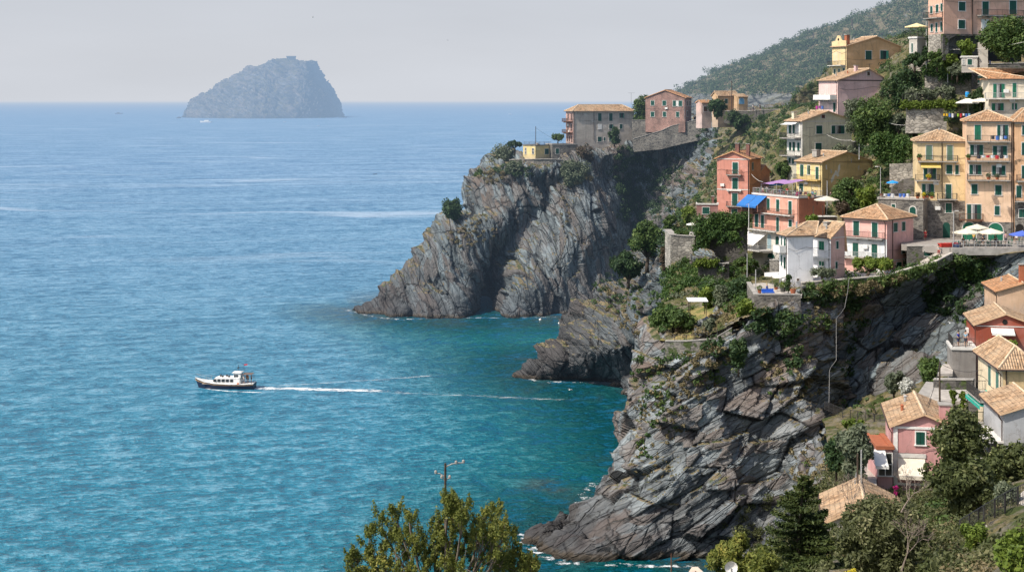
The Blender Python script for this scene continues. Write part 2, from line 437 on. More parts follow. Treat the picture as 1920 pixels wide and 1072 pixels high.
# ------------------------------------------------------------------ rock material
def rock_mat(name, nb, c_main=(0.165, 0.200, 0.215), c_dark=(0.040, 0.044, 0.052), c_brown=(0.140, 0.110, 0.092), c_lite=(0.34, 0.335, 0.31), scl=1.0, toe=None, wob=2.2):
    s = NT(name); p0 = s.pos(); n, a, b = frame(nb)
    wob = s.vm('MULTIPLY', s.vm('SUBTRACT', s.noise(s.vm('MULTIPLY', p0, (0.11/scl,)*3).outputs[0], 1.0, 3, 0.5, 1), (0.5, 0.5, 0.5)).outputs[0], (wob*scl,)*3).outputs[0]
    p = s.vm('ADD', p0, wob).outputs[0]
    cx = s.n('CombineXYZ')
    for i, ax in enumerate((n, a, b)): s.l(s.vm('DOT_PRODUCT', p, tuple(float(v) for v in ax)).outputs['Value'], cx.inputs[i])
    L = s.vm('MULTIPLY', cx.outputs[0], (1/scl,)*3).outputs[0]
    bed = s.noise(s.vm('MULTIPLY', L, (0.9, 0.10, 0.16)).outputs[0], 1.0, 6, 0.65)
    band = s.noise(s.vm('MULTIPLY', L, (0.16, 0.03, 0.04)).outputs[0], 1.0, 4, 0.6)
    big = s.noise(p0, 0.045/scl, 4, 0.6)
    fine = s.noise(p0, 0.9/scl, 8, 0.72)
    def cracks(v, w):
        e = s.n('TexVoronoi', feature='DISTANCE_TO_EDGE', i_Scale=1.0, i_Randomness=0.85); s.l(s.vm('MULTIPLY', L, v).outputs[0], e.inputs['Vector'])
        return e.outputs[0], s.ramp(e.outputs[0], [(0.0, 1), (w, 0)])
    fadeN = s.noise(p0, 0.16/scl, 3, 0.6)
    h1, k1 = cracks((0.34, 0.075, 0.12), 0.030)
    h2, k2 = cracks((1.15, 0.19, 0.34), 0.055)
    c = s.mix(s.ramp(bed, [(0.36, 0), (0.62, 1)]), [x*0.58 for x in c_main], [x*1.30 for x in c_main])
    bed2 = s.noise(s.vm('MULTIPLY', L, (2.6, 0.14, 0.22)).outputs[0], 1.0, 4, 0.6)
    c = s.mix(s.ramp(bed2, [(0.36, 0.72), (0.50, 0)]), c, [x*0.30 for x in c_main]); c = s.mix(s.ramp(bed2, [(0.56, 0), (0.72, 0.45)]), c, c_lite)
    c = s.mix(s.ramp(band, [(0.54, 0), (0.62, 0.85)]), c, c_brown)
    c = s.mix(s.math('MULTIPLY', s.ramp(big, [(0.50, 0), (0.65, 1)]), 0.4), c, c_brown)
    c = s.mix(s.ramp(fine, [(0.60, 0), (0.78, 0.65)]), c, c_lite)
    c = s.mix(s.ramp(fine, [(0.30, 0.75), (0.44, 0)]), c, c_dark)
    c = s.mix(s.math('MULTIPLY', k1, s.n_map(fadeN, 0.40, 0.60)), c, (0.012, 0.012, 0.014))
    c = s.mix(s.math('MULTIPLY', k2, s.math('MULTIPLY', s.n_map(fadeN, 0.62, 0.42), 0.8)), c, (0.02, 0.02, 0.022))
    pa = s.n('Attribute', attribute_name='plate').outputs['Fac']; ca = s.n('Attribute', attribute_name='cleft').outputs['Fac']
    c = s.mix(s.ramp(pa, [(0.22, 0.55), (0.45, 0)]), c, [x*0.45 for x in c_main]); c = s.mix(s.ramp(pa, [(0.60, 0), (0.68, 0.55)]), c, c_brown); c = s.mix(s.ramp(pa, [(0.48, 0), (0.52, 0.4), (0.58, 0.4), (0.62, 0)]), c, [min(1, x*1.35) for x in c_main])
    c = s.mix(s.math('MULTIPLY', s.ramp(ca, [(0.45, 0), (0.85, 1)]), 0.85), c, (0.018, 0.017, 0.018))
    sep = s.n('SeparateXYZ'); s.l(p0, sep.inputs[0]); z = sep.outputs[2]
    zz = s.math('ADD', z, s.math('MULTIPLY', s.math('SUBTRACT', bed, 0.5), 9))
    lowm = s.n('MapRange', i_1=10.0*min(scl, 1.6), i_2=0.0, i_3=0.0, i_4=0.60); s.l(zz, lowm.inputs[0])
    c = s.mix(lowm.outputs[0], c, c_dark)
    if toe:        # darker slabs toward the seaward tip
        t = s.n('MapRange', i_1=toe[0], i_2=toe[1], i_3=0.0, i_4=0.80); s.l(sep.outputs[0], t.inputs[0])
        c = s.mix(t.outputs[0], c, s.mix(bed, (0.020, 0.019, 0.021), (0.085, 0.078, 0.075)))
    # ochre weed line and wet black foot
    wl = s.math('ADD', z, s.math('MULTIPLY', s.math('SUBTRACT', fine, 0.5), 2.0))
    c = s.mix(s.ramp(s.n_map(wl, 1.1, 0.4), [(0, 0), (1, 0.6)]), c, (0.10, 0.07, 0.035))
    c = s.mix(s.ramp(s.n_map(wl, 0.7, 0.1), [(0, 0), (1, 0.9)]), c, (0.02, 0.02, 0.018))
    at = s.n('Attribute', attribute_name='veg')
    vn = s.noise(p0, 0.7, 5, 0.7)
    gcol = s.mix(s.ramp(vn, [(0.40, 0), (0.56, 1)]), (0.055, 0.075, 0.028), (0.21, 0.165, 0.10))
    vm = s.math('ADD', at.outputs['Fac'], s.math('MULTIPLY', s.math('SUBTRACT', fine, 0.5), 1.1))
    c = s.mix(s.ramp(vm, [(0.50, 0), (0.68, 1)]), c, gcol)
    hh = s.math('ADD', s.math('MULTIPLY', s.ramp(h1, [(0, 0), (0.03, 1)]), 0.8), s.math('MULTIPLY', s.ramp(h2, [(0, 0), (0.06, 1)]), 0.4))
    hh = s.math('ADD', hh, s.math('MULTIPLY', bed, 1.0)); hh = s.math('ADD', hh, s.math('MULTIPLY', fine, 0.8)); hh = s.math('ADD', hh, s.math('MULTIPLY', bed2, 0.9))
    bm = s.bump(hh, 1.0, 0.36*scl)
    return s.out(s.bsdf(c, 0.85, bm, 0.25).outputs[0])
def n_map(s, v, a, b):
    m = s.n('MapRange'); m.inputs[1].default_value = a; m.inputs[2].default_value = b; s.l(v, m.inputs[0]); return m.outputs[0]
NT.n_map = n_map

def grass_ground():
    s = NT('terrace_ground'); p = s.pos()
    a = s.noise(p, 0.25, 5, 0.65); b = s.noise(p, 1.6, 6, 0.7)
    c = s.mix(s.ramp(a, [(0.40, 0), (0.60, 1)]), (0.060, 0.078, 0.026), (0.21, 0.165, 0.085))
    c = s.mix(s.ramp(b, [(0.48, 0), (0.64, 0.8)]), c, (0.03, 0.04, 0.016))
    c = s.mix(s.ramp(s.noise(p, 0.5, 4, 0.7), [(0.50, 0), (0.62, 0.8)]), c, (0.17, 0.155, 0.13))
    return s.out(s.bsdf(c, 0.95, s.bump(b, 0.9, 0.3), 0.1).outputs[0])

leaf_mats()
NB_A, NB_B, NB_C, NB_D = (0.93, 0.25, 0.22), (0.80, 0.2, 0.52), (-0.50, 0.25, 0.84), (-0.62, 0.2, 0.76)
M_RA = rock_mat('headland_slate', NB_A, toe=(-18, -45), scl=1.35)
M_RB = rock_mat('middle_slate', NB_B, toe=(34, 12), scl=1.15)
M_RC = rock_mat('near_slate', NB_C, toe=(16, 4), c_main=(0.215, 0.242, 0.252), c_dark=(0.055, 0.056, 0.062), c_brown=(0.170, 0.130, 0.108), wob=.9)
M_RD = rock_mat('recess_slate', NB_D)
M_GR = grass_ground()
def lawn():
    s = NT('dry_lawn'); p = s.pos(); a = s.noise(p, 0.5, 5, 0.65); b = s.noise(p, 2.6, 6, 0.7)
    c = s.mix(s.ramp(a, [(0.42, 0), (0.60, 1)]), (0.13, 0.15, 0.045), (0.36, 0.27, 0.12)); c = s.mix(s.ramp(b, [(0.5, 0), (0.66, 0.6)]), c, (0.05, 0.065, 0.02))
    return s.out(s.bsdf(c, 0.95, s.bump(b, 0.8, 0.2), 0.1).outputs[0])
M_LAWN = lawn()

def veg_cliff(th=0.55, noise=0.35):
    return lambda G, N, f: np.clip((N[..., 2]-th)*3+(f-0.5)*noise*4, 0, 1)*(G[..., 2] > 6)

A_rows = [
 [(960,292,490),(925,300,452),(985,305,440),(1040,303,440),(1060,300,441),(1080,285,443),(1100,280,444),(1180,266,448),(1250,246,450),(1315,228,446),(1400,226,425),(1500,212,400)],
 [(930,335,480),(882,350,446),(930,350,436),(985,350,434),(1030,350,437),(1060,340,436),(1100,330,436),(1160,330,446),(1210,330,456),(1290,310,438),(1380,290,405),(1470,280,370)],
 [(900,380,470),(874,396,442),(905,400,434),(950,400,430),(1000,400,434),(1040,400,430),(1110,390,428),(1160,400,440),(1200,400,452),(1280,370,425),(1370,340,385),(1450,330,350)],
 [(865,395,465),(822,414,437),(868,416,427),(920,440,427),(955,450,433),(1015,450,427),(1100,440,424),(1160,450,434),(1200,450,444),(1280,430,410),(1360,400,370),(1440,400,345)],
 [(840,440,460),(798,460,431),(848,465,424),(893,490,426),(915,500,441),(985,500,423),(1060,500,420),(1130,510,427),(1190,510,432),(1280,500,402),(1360,470,368),(1440,470,345)],
 [(790,495,455),(742,514,425),(800,530,420),(876,545,420),(905,550,452),(965,550,417),(1040,550,416),(1110,550,420),(1180,550,424),(1280,560,402),(1360,540,368),(1440,540,345)],
 [(720,560,449),(665,584,422),(720,592,413.7),(860,593,412.7),(905,582,455),(955,590,415.8),(1020,591,414.8),(1085,592,413.8),(1180,592,413.8),(1280,600,405.8),(1360,640,370),(1440,670,347)]]
loft('headland_cliff', A_rows, 230, 340, M_RA, NB_A, amp=(1.6, 0.7, 0.3), rib=(4.2, 15), scl=1.35, back=70, veg=veg_cliff(0.62), seed=1)
B_rows = [
 [(1225,500,345),(1190,508,318),(1215,505,305),(1240,486,290),(1262,474,276),(1300,472,262),(1345,480,250)],
 [(1190,530,340),(1136,534,318),(1180,560,305),(1215,550,292),(1240,550,282),(1275,560,268),(1330,560,252)],
 [(1150,570,338),(1080,572,320),(1150,610,306),(1190,610,295),(1225,620,288),(1260,640,270),(1330,640,252)],
 [(1100,610,335),(1038,618,321),(1110,650,308),(1165,660,300),(1205,670,296),(1250,700,272),(1330,720,256)],
 [(1070,650,333),(1002,660,322),(1075,685,313),(1150,692,309),(1195,712,302),(1245,740,281),(1330,800,262)],
 [(1010,690,333),(972,706,323),(1040,713,318.8),(1140,714,318.2),(1188,738,304.3),(1240,768,288.6),(1330,840,257)]]
loft('middle_cliff', B_rows, 170, 190, M_RB, NB_B, amp=(1.3, 0.55, 0.22), rib=(3.0, 10), scl=1.1, back=40, veg=veg_cliff(0.6), seed=7)
C_rows = [
 [(1240,615,236),(1230,643,211),(1290,640,204.5),(1370,602,204),(1430,578,206),(1480,566,209),(1560,560,216)],
 [(1215,700,233),(1196,722,210),(1270,730,202.5),(1370,700,202),(1440,680,204),(1500,660,206),(1560,660,216)],
 [(1200,770,231),(1178,800,208),(1250,810,201),(1350,800,200),(1440,790,202),(1515,760,203),(1575,750,216)],
 [(1180,840,230),(1150,880,207),(1220,900,199),(1330,900,198.5),(1430,895,200),(1530,860,200),(1600,830,212)],
 [(1130,925,226),(1085,960,206.5),(1180,985,197.5),(1300,990,196.5),(1420,985,198),(1545,950,198),(1620,900,208)],
 [(1040,985,210),(1000,1008,204.4),(1120,1048,194.9),(1260,1050,194.5),(1400,1044,195.8),(1560,1040,196.7),(1660,1000,206)]]
loft('near_cliff', C_rows, 300, 360, M_RC, NB_C, amp=(1.7, 0.5, 0.15), rib=(4.2, 7.5), ps=.6, wob=1.2, scl=1.0, back=18, veg=veg_cliff(0.66, 0.3), seed=13)
D_rows = [
 [(1480,560,211),(1560,548,213),(1620,536,214.5),(1720,512,217.5),(1800,482,219.5),(1870,476,220),(1990,466,218)],
 [(1500,620,214),(1580,600,218),(1640,590,222),(1720,570,223),(1800,530,222),(1880,520,219),(1990,510,214)],
 [(1520,700,214),(1600,680,218),(1650,660,219),(1720,640,218),(1800,600,214),(1890,570,210),(1990,560,206)],
 [(1540,800,214),(1620,760,214),(1660,745,212),(1720,730,208),(1800,690,203),(1900,650,198),(1990,640,190)]]
loft('recess_cliff', D_rows, 150, 240, M_RD, NB_D, ps=.65, wob=1.4, amp=(1.1, 0.4, 0.16), rib=(2.6, 10), scl=1.0, veg=veg_cliff(0.7, 0.3), seed=23, under=False)

# terraced hill the village stands on
G_rows = [
 [(1222,650,212),(1290,642,206.5),(1370,604,204.5),(1430,580,203.5),(1500,560,209),(1600,540,214),(1700,518,217),(1800,484,219.5),(1990,470,218)],
 [(1236,590,232),(1300,585,228),(1370,570,222),(1430,557,214),(1500,548,214),(1600,522,224),(1700,500,227),(1800,474,226),(1990,462,222)],
 [(1262,476,270),(1330,520,250),(1400,525,246),(1460,520,244),(1540,478,243),(1620,470,240),(1700,463,236),(1800,452,236),(1990,452,232)],
 [(1262,430,295),(1330,440,290),(1400,492,284),(1460,480,275),(1540,385,275),(1620,380,266),(1690,350,262),(1780,335,255),(1990,320,250)],
 [(1290,385,345),(1350,350,340),(1420,330,330),(1480,325,305),(1560,318,294),(1640,285,286),(1700,262,280),(1790,240,266),(1990,225,260)],
 [(1330,320,385),(1390,275,385),(1450,240,360),(1510,230,335),(1580,212,312),(1660,200,300),(1740,170,285),(1820,150,275),(1990,130,270)],
 [(1350,238,425),(1420,214,410),(1480,205,385),(1530,200,355),(1600,170,325),(1680,118,308),(1760,80,295),(1840,70,285),(1990,55,280)],
 [(1350,232,470),(1420,212,450),(1480,206,430),(1540,200,400),(1600,150,360),(1700,85,330),(1780,50,320),(1860,35,315),(1990,20,310)]]
loft('village_hillside', G_rows[::-1], 210, 230, M_GR, (0, 0.2, 1), amp=(0.8, 0.4, 0.15), back=60, seed=31, under=False)

E_rows = [
 [(1540,800,214),(1600,765,212),(1640,738,211),(1720,722,207),(1800,690,203),(1900,650,196),(1990,640,190)],
 [(1548,800,186),(1600,790,184),(1640,782,182),(1720,772,180),(1800,745,176),(1880,690,176),(1990,670,172)],
 [(1550,880,150),(1600,860,150),(1640,850,150),(1720,840,150),(1800,800,152),(1880,770,152),(1990,740,150)],
 [(1510,960,128),(1580,940,128),(1640,925,127),(1720,918,127),(1800,885,127),(1880,860,127),(1990,850,125)],
 [(1430,1060,106),(1520,1035,106),(1620,1010,106),(1700,985,106),(1800,955,106),(1880,925,104),(1990,905,102)],
 [(1380,1150,78),(1500,1120,78),(1600,1100,78),(1700,1075,78),(1800,1020,78),(1900,985,76),(1990,960,76)],
 [(1200,1500,50),(1400,1300,50),(1550,1250,50),(1700,1200,50),(1850,1130,50),(1950,1080,50),(2050,1050,50)],
 [(300,2300,20),(1200,2100,20),(1500,2000,20),(1700,1900,20),(1900,1800,20),(2200,1700,20),(2600,1600,20)]]
loft('foreground_slope', E_rows, 170, 130, M_GR, (0, 0.2, 1), amp=(0.7, 0.35, 0.12), seed=37, under=False)
# the slope's seaward flank, falling to the water below the camera
E2 = [[P(*r[0]) for r in E_rows], [P(*r[0])+Vector((-4, 2, -9)) for r in E_rows], [P(*r[0])+Vector((-8, 3, -22)) for r in E_rows],
      [Vector((P(*r[0]).x-12, P(*r[0]).y+4, -2)) for r in E_rows]]
loft('slope_flank', E2, 60, 90, M_RC, NB_C, amp=(1.6, 0.7, 0.3), world=True, veg=veg_cliff(0.3), seed=41, under=False)

# the grassy terrace garden behind its front wall
LW = [[(1236,592,228),(1290,580,226),(1345,566,226),(1412,556,222)],[(1236,612,219),(1290,606,217),(1350,590,216),(1415,572,212)],[(1236,640,208),(1290,640,206.6),(1340,632,206),(1400,598,205.4)]]
loft('garden_lawn', LW, 40, 60, M_LAWN, (0, .2, 1), amp=(.25, .12, .05), under=False, seed=77)
# far hill
H_rows = [
 [(1275,218,1250),(1300,187,1200),(1340,160,1190),(1400,128,1180),(1460,106,1170),(1520,86,1160),(1560,64,1150),(1620,40,1140),(1680,22,1130),(1740,-4,1120),(1850,-40,1120),(2000,-80,1120)],
 [(1272,240,1220),(1300,215,1160),(1340,180,1120),(1400,155,1100),(1460,138,1080),(1520,125,1060),(1560,100,1050),(1620,80,1040),(1680,65,1020),(1740,50,1020),(1850,20,1000),(2000,-20,1000)],
 [(1268,262,1180),(1300,250,1110),(1340,215,1040),(1400,185,1000),(1460,160,980),(1520,158,960),(1560,145,950),(1620,130,940),(1680,120,930),(1740,110,920),(1850,80,900),(2000,50,900)],
 [(1264,290,1140),(1300,285,1060),(1340,260,1000),(1400,240,960),(1460,210,940),(1520,205,920),(1560,200,910),(1620,190,900),(1680,180,900),(1740,170,890),(1850,150,880),(2000,130,880)],
 [(1260,340,1091),(1300,350,1020),(1340,360,966),(1400,365,938),(1460,370,913),(1520,370,913),(1560,370,913),(1620,370,913),(1680,370,913),(1740,370,913),(1850,370,913),(2000,370,913)]]
M_FH = rock_mat('far_hill_ground', (0.2, 0.3, 0.9), c_main=(0.16, 0.165, 0.15), c_lite=(.32,.31,.27), c_brown=(.13,.125,.075), scl=6, c_dark=(0.05, 0.06, 0.045))
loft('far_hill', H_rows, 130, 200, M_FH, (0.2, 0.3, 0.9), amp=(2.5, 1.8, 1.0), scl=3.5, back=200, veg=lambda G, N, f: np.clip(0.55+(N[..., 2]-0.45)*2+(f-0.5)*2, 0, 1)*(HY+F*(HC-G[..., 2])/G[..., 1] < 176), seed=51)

# the island
def island():
    D0 = 4667.0; m = D0/F
    top = [(344,222),(348,209),(353,199),(360,188),(375,180),(395,172),(402,166),(408,158),(430,147),(450,136),(465,128),(480,124),(495,119),(505,115),(520,113),(560,113),(570,113),(576,114),(580,122),(585,137),(589,142),(592,152),(598,154),(602,158),(609,172),(615,182),(620,192),(623,205),(626,222)]
    rows = []; K = 9
    for k in range(K):
        t = k/(K-1)                                   # 0 crest -> 1 waterline front
        row = []
        for i, (x, y) in enumerate(top):
            fx = (x-486)/146.0
            depth = 330*math.sqrt(max(0.02, 1-fx*fx))
            z = (222-y)*m
            zz = z*(1-t**1.35); yy = D0+260-depth*t**0.8
            row.append(((x-CX)*yy/F*(1)+0, yy, max(zz, -4 if t == 1 else zz)))
        rows.append(row)
    # perspective fix so that the crest keeps its height
    for i, r in enumerate(rows):
        for j, q in enumerate(r):
            if i == 0: r[j] = (q[0], q[1], 60-(top[j][1]-186)*q[1]/F)
            else:
                zc = 60-(top[j][1]-186)*rows[0][j][1]/F; t = i/(K-1)
                r[j] = (q[0], q[1], max(-3, zc*(1-t**1.5)) if t < 1 else -6)
    mt = rock_mat('island_rock', (0.5, 0.3, 0.6), c_main=(0.15, 0.15, 0.155), c_dark=(0.03, 0.035, 0.04), c_brown=(0.25, 0.20, 0.16), c_lite=(0.7,0.62,0.52), scl=8.0)  # pale patches are sunlit rock painted into the colour
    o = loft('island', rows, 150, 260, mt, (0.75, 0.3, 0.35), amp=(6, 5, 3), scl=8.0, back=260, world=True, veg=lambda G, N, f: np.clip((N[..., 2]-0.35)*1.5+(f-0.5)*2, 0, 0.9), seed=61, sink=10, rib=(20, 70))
island()

# ------------------------------------------------------------------ sea
def sea():
    xs = np.unique(np.concatenate([np.linspace(-40000, -600, 30), np.linspace(-600, -80, 60), np.arange(-80, 120, 1.6), np.linspace(120, 1500, 40), np.linspace(1500, 40000, 20)]))
    ys = np.unique(np.concatenate([np.linspace(-50, 180, 20), np.arange(180, 470, 1.6), np.linspace(470, 2000, 90), np.geomspace(2000, 60000, 40)]))
    X, Yg = np.meshgrid(xs, ys); pts = np.stack([X, Yg, np.zeros_like(X)], -1)
    # distance to the shore line
    sh = []
    for rows in (A_rows, B_rows, C_rows):
        for q0, q1 in zip(rows[-1][:-1], rows[-1][1:]):
            a, b = P(*q0), P(*q1)
            for t in np.linspace(0, 1, 14): sh.append((a.x+(b.x-a.x)*t, a.y+(b.y-a.y)*t))
    sh = np.array(sh); d = np.full(X.shape, 1e9)
    for sx, sy in sh: d = np.minimum(d, np.hypot(X-sx, Yg-sy))
    f = fbm(np.stack([X/14, Yg/30, X*0], -1), 4, 3)
    shore = np.clip(1-d/55.0, 0, 1)
    # inside the bay (right of the line joining the tips) the water is greener, and darkened to stand for the cliffs' reflection
    bx = np.interp(Yg, [150, 200, 260, 323, 420, 470], [-22, -16, -10, -18, -56, -75])
    bay = np.clip((X-bx+14)/42.0, 0, 1)*np.clip((450-Yg)/40, 0, 1)
    reef = np.clip((f-0.54)*9, 0, 1)*np.clip(1-d/26.0, 0, 1)
    for (px, py, rx, ry) in ((1010, 905, 45, 9), (985, 915, 30, 7), (1040, 918, 30, 6), (960, 665, 30, 5), (985, 672, 22, 3), (1140, 770, 35, 5), (1010, 650, 25, 4), (1075, 1050, 40, 12)):
        Yc = YW(py); xc = (px-CX)*Yc/F; ryw = Yc*ry/(py-HY); rxw = rx*Yc/F
        e = ((X-xc)/rxw)**2+((Yg-Yc)/ryw)**2
        reef = np.maximum(reef, np.clip(1.3-e, 0, 1)*np.clip((f-0.35)*4, 0, 1))
    idx = np.arange(X.size).reshape(X.shape)
    Fc = np.stack([idx[:-1, :-1], idx[:-1, 1:], idx[1:, 1:], idx[1:, :-1]], -1).reshape(-1, 4)
    s = NT('sea_water'); p = s.pos()
    ab = s.n('Attribute', attribute_name='bay').outputs['Fac']; ar = s.n('Attribute', attribute_name='reef').outputs['Fac']; ash = s.n('Attribute', attribute_name='shore').outputs['Fac']
    sp = s.n('SeparateXYZ'); s.l(p, sp.inputs[0])
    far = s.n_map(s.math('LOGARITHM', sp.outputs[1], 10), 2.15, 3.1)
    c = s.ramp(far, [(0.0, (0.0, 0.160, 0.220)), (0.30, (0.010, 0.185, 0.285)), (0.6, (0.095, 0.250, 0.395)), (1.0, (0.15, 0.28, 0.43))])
    pat = s.noise(s.vm('MULTIPLY', p, (0.02, 0.012, 1)).outputs[0], 1.0, 4, 0.6)
    c = s.mix(s.ramp(pat, [(0.35, 0.0), (0.7, 0.22)]), c, (0.0, 0.15, 0.26))
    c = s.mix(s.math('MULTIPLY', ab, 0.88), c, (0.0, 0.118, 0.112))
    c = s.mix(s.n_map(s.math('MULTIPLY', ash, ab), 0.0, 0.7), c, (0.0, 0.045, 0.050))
    c = s.mix(s.math('MULTIPLY', ar, 0.72), c, (0.050, 0.062, 0.060))
    rt = s.n('VectorRotate', rotation_type='Z_AXIS', i_Angle=-0.30); s.l(p, rt.inputs[0]); pr = rt.outputs[0]
    w1 = s.noise(s.vm('MULTIPLY', pr, (0.15, 0.24, 1)).outputs[0], 1.0, 5, 0.72)
    w2 = s.noise(s.vm('MULTIPLY', pr, (0.60, 0.85, 1)).outputs[0], 1.0, 3, 0.66)
    rp = s.math('ADD', s.math('MULTIPLY', s.math('SUBTRACT', w2, 0.5), 1.1), s.math('MULTIPLY', s.math('SUBTRACT', w1, 0.5), 1.5))
    w3 = s.noise(s.vm('MULTIPLY', pr, (0.016, 0.030, 1)).outputs[0], 1.0, 6, 0.80)
    rp = s.math('ADD', rp, s.math('MULTIPLY', s.math('SUBTRACT', w3, 0.5), s.math('ADD', 0.12, s.math('MULTIPLY', far, 1.1))))
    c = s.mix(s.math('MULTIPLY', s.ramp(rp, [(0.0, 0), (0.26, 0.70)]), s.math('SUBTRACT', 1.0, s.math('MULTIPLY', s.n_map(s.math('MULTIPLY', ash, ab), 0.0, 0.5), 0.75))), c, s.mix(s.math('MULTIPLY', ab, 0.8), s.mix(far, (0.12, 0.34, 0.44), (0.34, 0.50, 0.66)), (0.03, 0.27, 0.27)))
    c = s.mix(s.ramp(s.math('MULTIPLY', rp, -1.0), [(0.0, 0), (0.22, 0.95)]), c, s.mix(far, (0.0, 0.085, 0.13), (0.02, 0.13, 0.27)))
    b = s.bump(w1, 1.0, 1.6); b = s.bump(w2, 1.0, 0.5, b)
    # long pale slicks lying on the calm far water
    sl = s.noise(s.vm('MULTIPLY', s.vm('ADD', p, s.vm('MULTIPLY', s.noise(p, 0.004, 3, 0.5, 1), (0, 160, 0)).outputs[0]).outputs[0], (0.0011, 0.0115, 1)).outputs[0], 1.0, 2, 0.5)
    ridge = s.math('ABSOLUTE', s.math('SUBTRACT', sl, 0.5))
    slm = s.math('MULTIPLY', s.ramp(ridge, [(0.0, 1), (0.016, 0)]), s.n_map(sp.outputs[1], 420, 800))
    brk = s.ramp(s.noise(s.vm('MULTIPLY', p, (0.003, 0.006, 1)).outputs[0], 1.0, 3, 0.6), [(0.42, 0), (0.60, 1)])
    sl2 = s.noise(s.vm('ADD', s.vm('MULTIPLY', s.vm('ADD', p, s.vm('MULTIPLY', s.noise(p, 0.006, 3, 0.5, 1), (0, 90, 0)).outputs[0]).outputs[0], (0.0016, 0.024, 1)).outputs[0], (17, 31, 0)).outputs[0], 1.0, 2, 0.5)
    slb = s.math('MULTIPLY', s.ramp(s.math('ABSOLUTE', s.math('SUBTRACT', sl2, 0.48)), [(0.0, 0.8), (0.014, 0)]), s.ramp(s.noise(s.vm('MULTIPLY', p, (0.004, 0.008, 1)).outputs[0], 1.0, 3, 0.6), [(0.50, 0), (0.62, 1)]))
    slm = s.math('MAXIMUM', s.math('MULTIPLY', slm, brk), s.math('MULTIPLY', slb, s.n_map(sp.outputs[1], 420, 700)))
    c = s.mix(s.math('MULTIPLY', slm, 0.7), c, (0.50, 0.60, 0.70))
    rg = s.math('ADD', 0.20, s.math('MULTIPLY', far, 0.25))
    bs = s.bsdf(c, rg, b, 0.18); s.l(s.math('MULTIPLY', 0.18, s.math('SUBTRACT', 1.0, s.math('MULTIPLY', ab, 0.85))), bs.inputs['Specular IOR Level'])
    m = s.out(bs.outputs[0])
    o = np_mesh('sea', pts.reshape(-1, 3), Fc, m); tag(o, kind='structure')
    for nm, arr in (('bay', bay), ('reef', reef), ('shore', shore)):
        at = o.data.attributes.new(nm, 'FLOAT', 'POINT'); at.data.foreach_set('value', arr.astype(np.float32).ravel())
sea()
# ------------------------------------------------------------------ house kit
ZR = {'A': (960,140,3.829), 'T': (1520,0,4.4675), 'M': (1440,160,3.35), 'P': (1280,260,3.573), 'K': (1640,320,6.7), 'U': (1680,100,7.658),
      'R': (1720,480,4.467), 'L': (1720,660,4.873), 'Q': (1380,300,7.658), 'V': (1380,400,6.7), 'G': (1100,380,4.1225), 'S': (1400,440,3.154), 'N': (1400,720,3.046), '0': (0,0,1.0)}
def zx(z, x): return ZR[z][0]+x/ZR[z][2]
def zy(z, y): return ZR[z][1]+y/ZR[z][2]
def PZ(px, py, Z):
    Y = (HC-Z)*F/(py-HY); return Vector(((px-CX)*Y/F, Y, Z))

M_GREEN = shutter_mat('green_shutter'); M_GREEN2 = shutter_mat('sun_painted_green_shutter', (0.014, 0.15, 0.085)); M_BLUEG = shutter_mat('blue_green_shutter', (0.06, 0.16, 0.19))  # second green is a lit copy, sunlight put into its colour
M_WHITE = plain('white_paint', (0.74, 0.73, 0.69), 0.7); M_TRIM = plain('pale_trim', (0.60, 0.58, 0.54), 0.8)
M_GLASS = plain('dark_window_glass', (0.022, 0.026, 0.03), 0.15, 0.6); M_DARK = plain('dark_opening', (0.015, 0.014, 0.013), 0.9)
M_IRON = plain('dark_iron', (0.045, 0.042, 0.04), 0.6, 0.4); M_RUST = plain('rusty_iron', (0.13, 0.065, 0.04), 0.8); M_PIPE = plain('brown_pipe', (0.07, 0.045, 0.035), 0.6)
M_CONC = plain('concrete', (0.34, 0.32, 0.29), 0.9, 0.2, 0, 0.25, 1.2); M_CREAM = plain('cream_canvas', (0.66, 0.60, 0.49), 0.9); M_BARK = plain('bark', (0.075, 0.058, 0.044), 0.95, 0.1, 0, 0.4, 4.0)
M_GALV = plain('grey_metal', (0.36, 0.36, 0.35), 0.5, 0.5); M_BROWNSH = shutter_mat('brown_shutter', (0.10, 0.045, 0.03)); M_CURT = plain('curtain', (0.45, 0.44, 0.42), 0.9)
M_PAVE = plain('pale_paving', (0.42, 0.385, 0.34), 0.9, 0.2, 0, 0.3, 1.5); M_TERRA = plain('terracotta', (0.36, 0.12, 0.06), 0.9); M_BRICK = stone('brick_wall', (0.30, 0.13, 0.10), (0.20, 0.10, 0.085), 3.0, (0.22, 0.15, 0.13))
M_ST = stone('grey_masonry'); M_STW = stone('sun_painted_rubble', (0.58, 0.53, 0.45), (0.34, 0.31, 0.27), 1.2, (0.12, 0.11, 0.09)); M_STD = stone('dark_masonry', (0.14, 0.13, 0.12), (0.065, 0.062, 0.06), 1.2, (0.17, 0.16, 0.14), 0.3)  # pale rubble is brightened, sunlight put into its base colour
M_STG = stone('mossy_masonry', green=0.5)
M_RIDGE = plain('ridge_tiles', (0.58, 0.44, 0.30), 0.9, 0.2, 0, 0.35, 3)

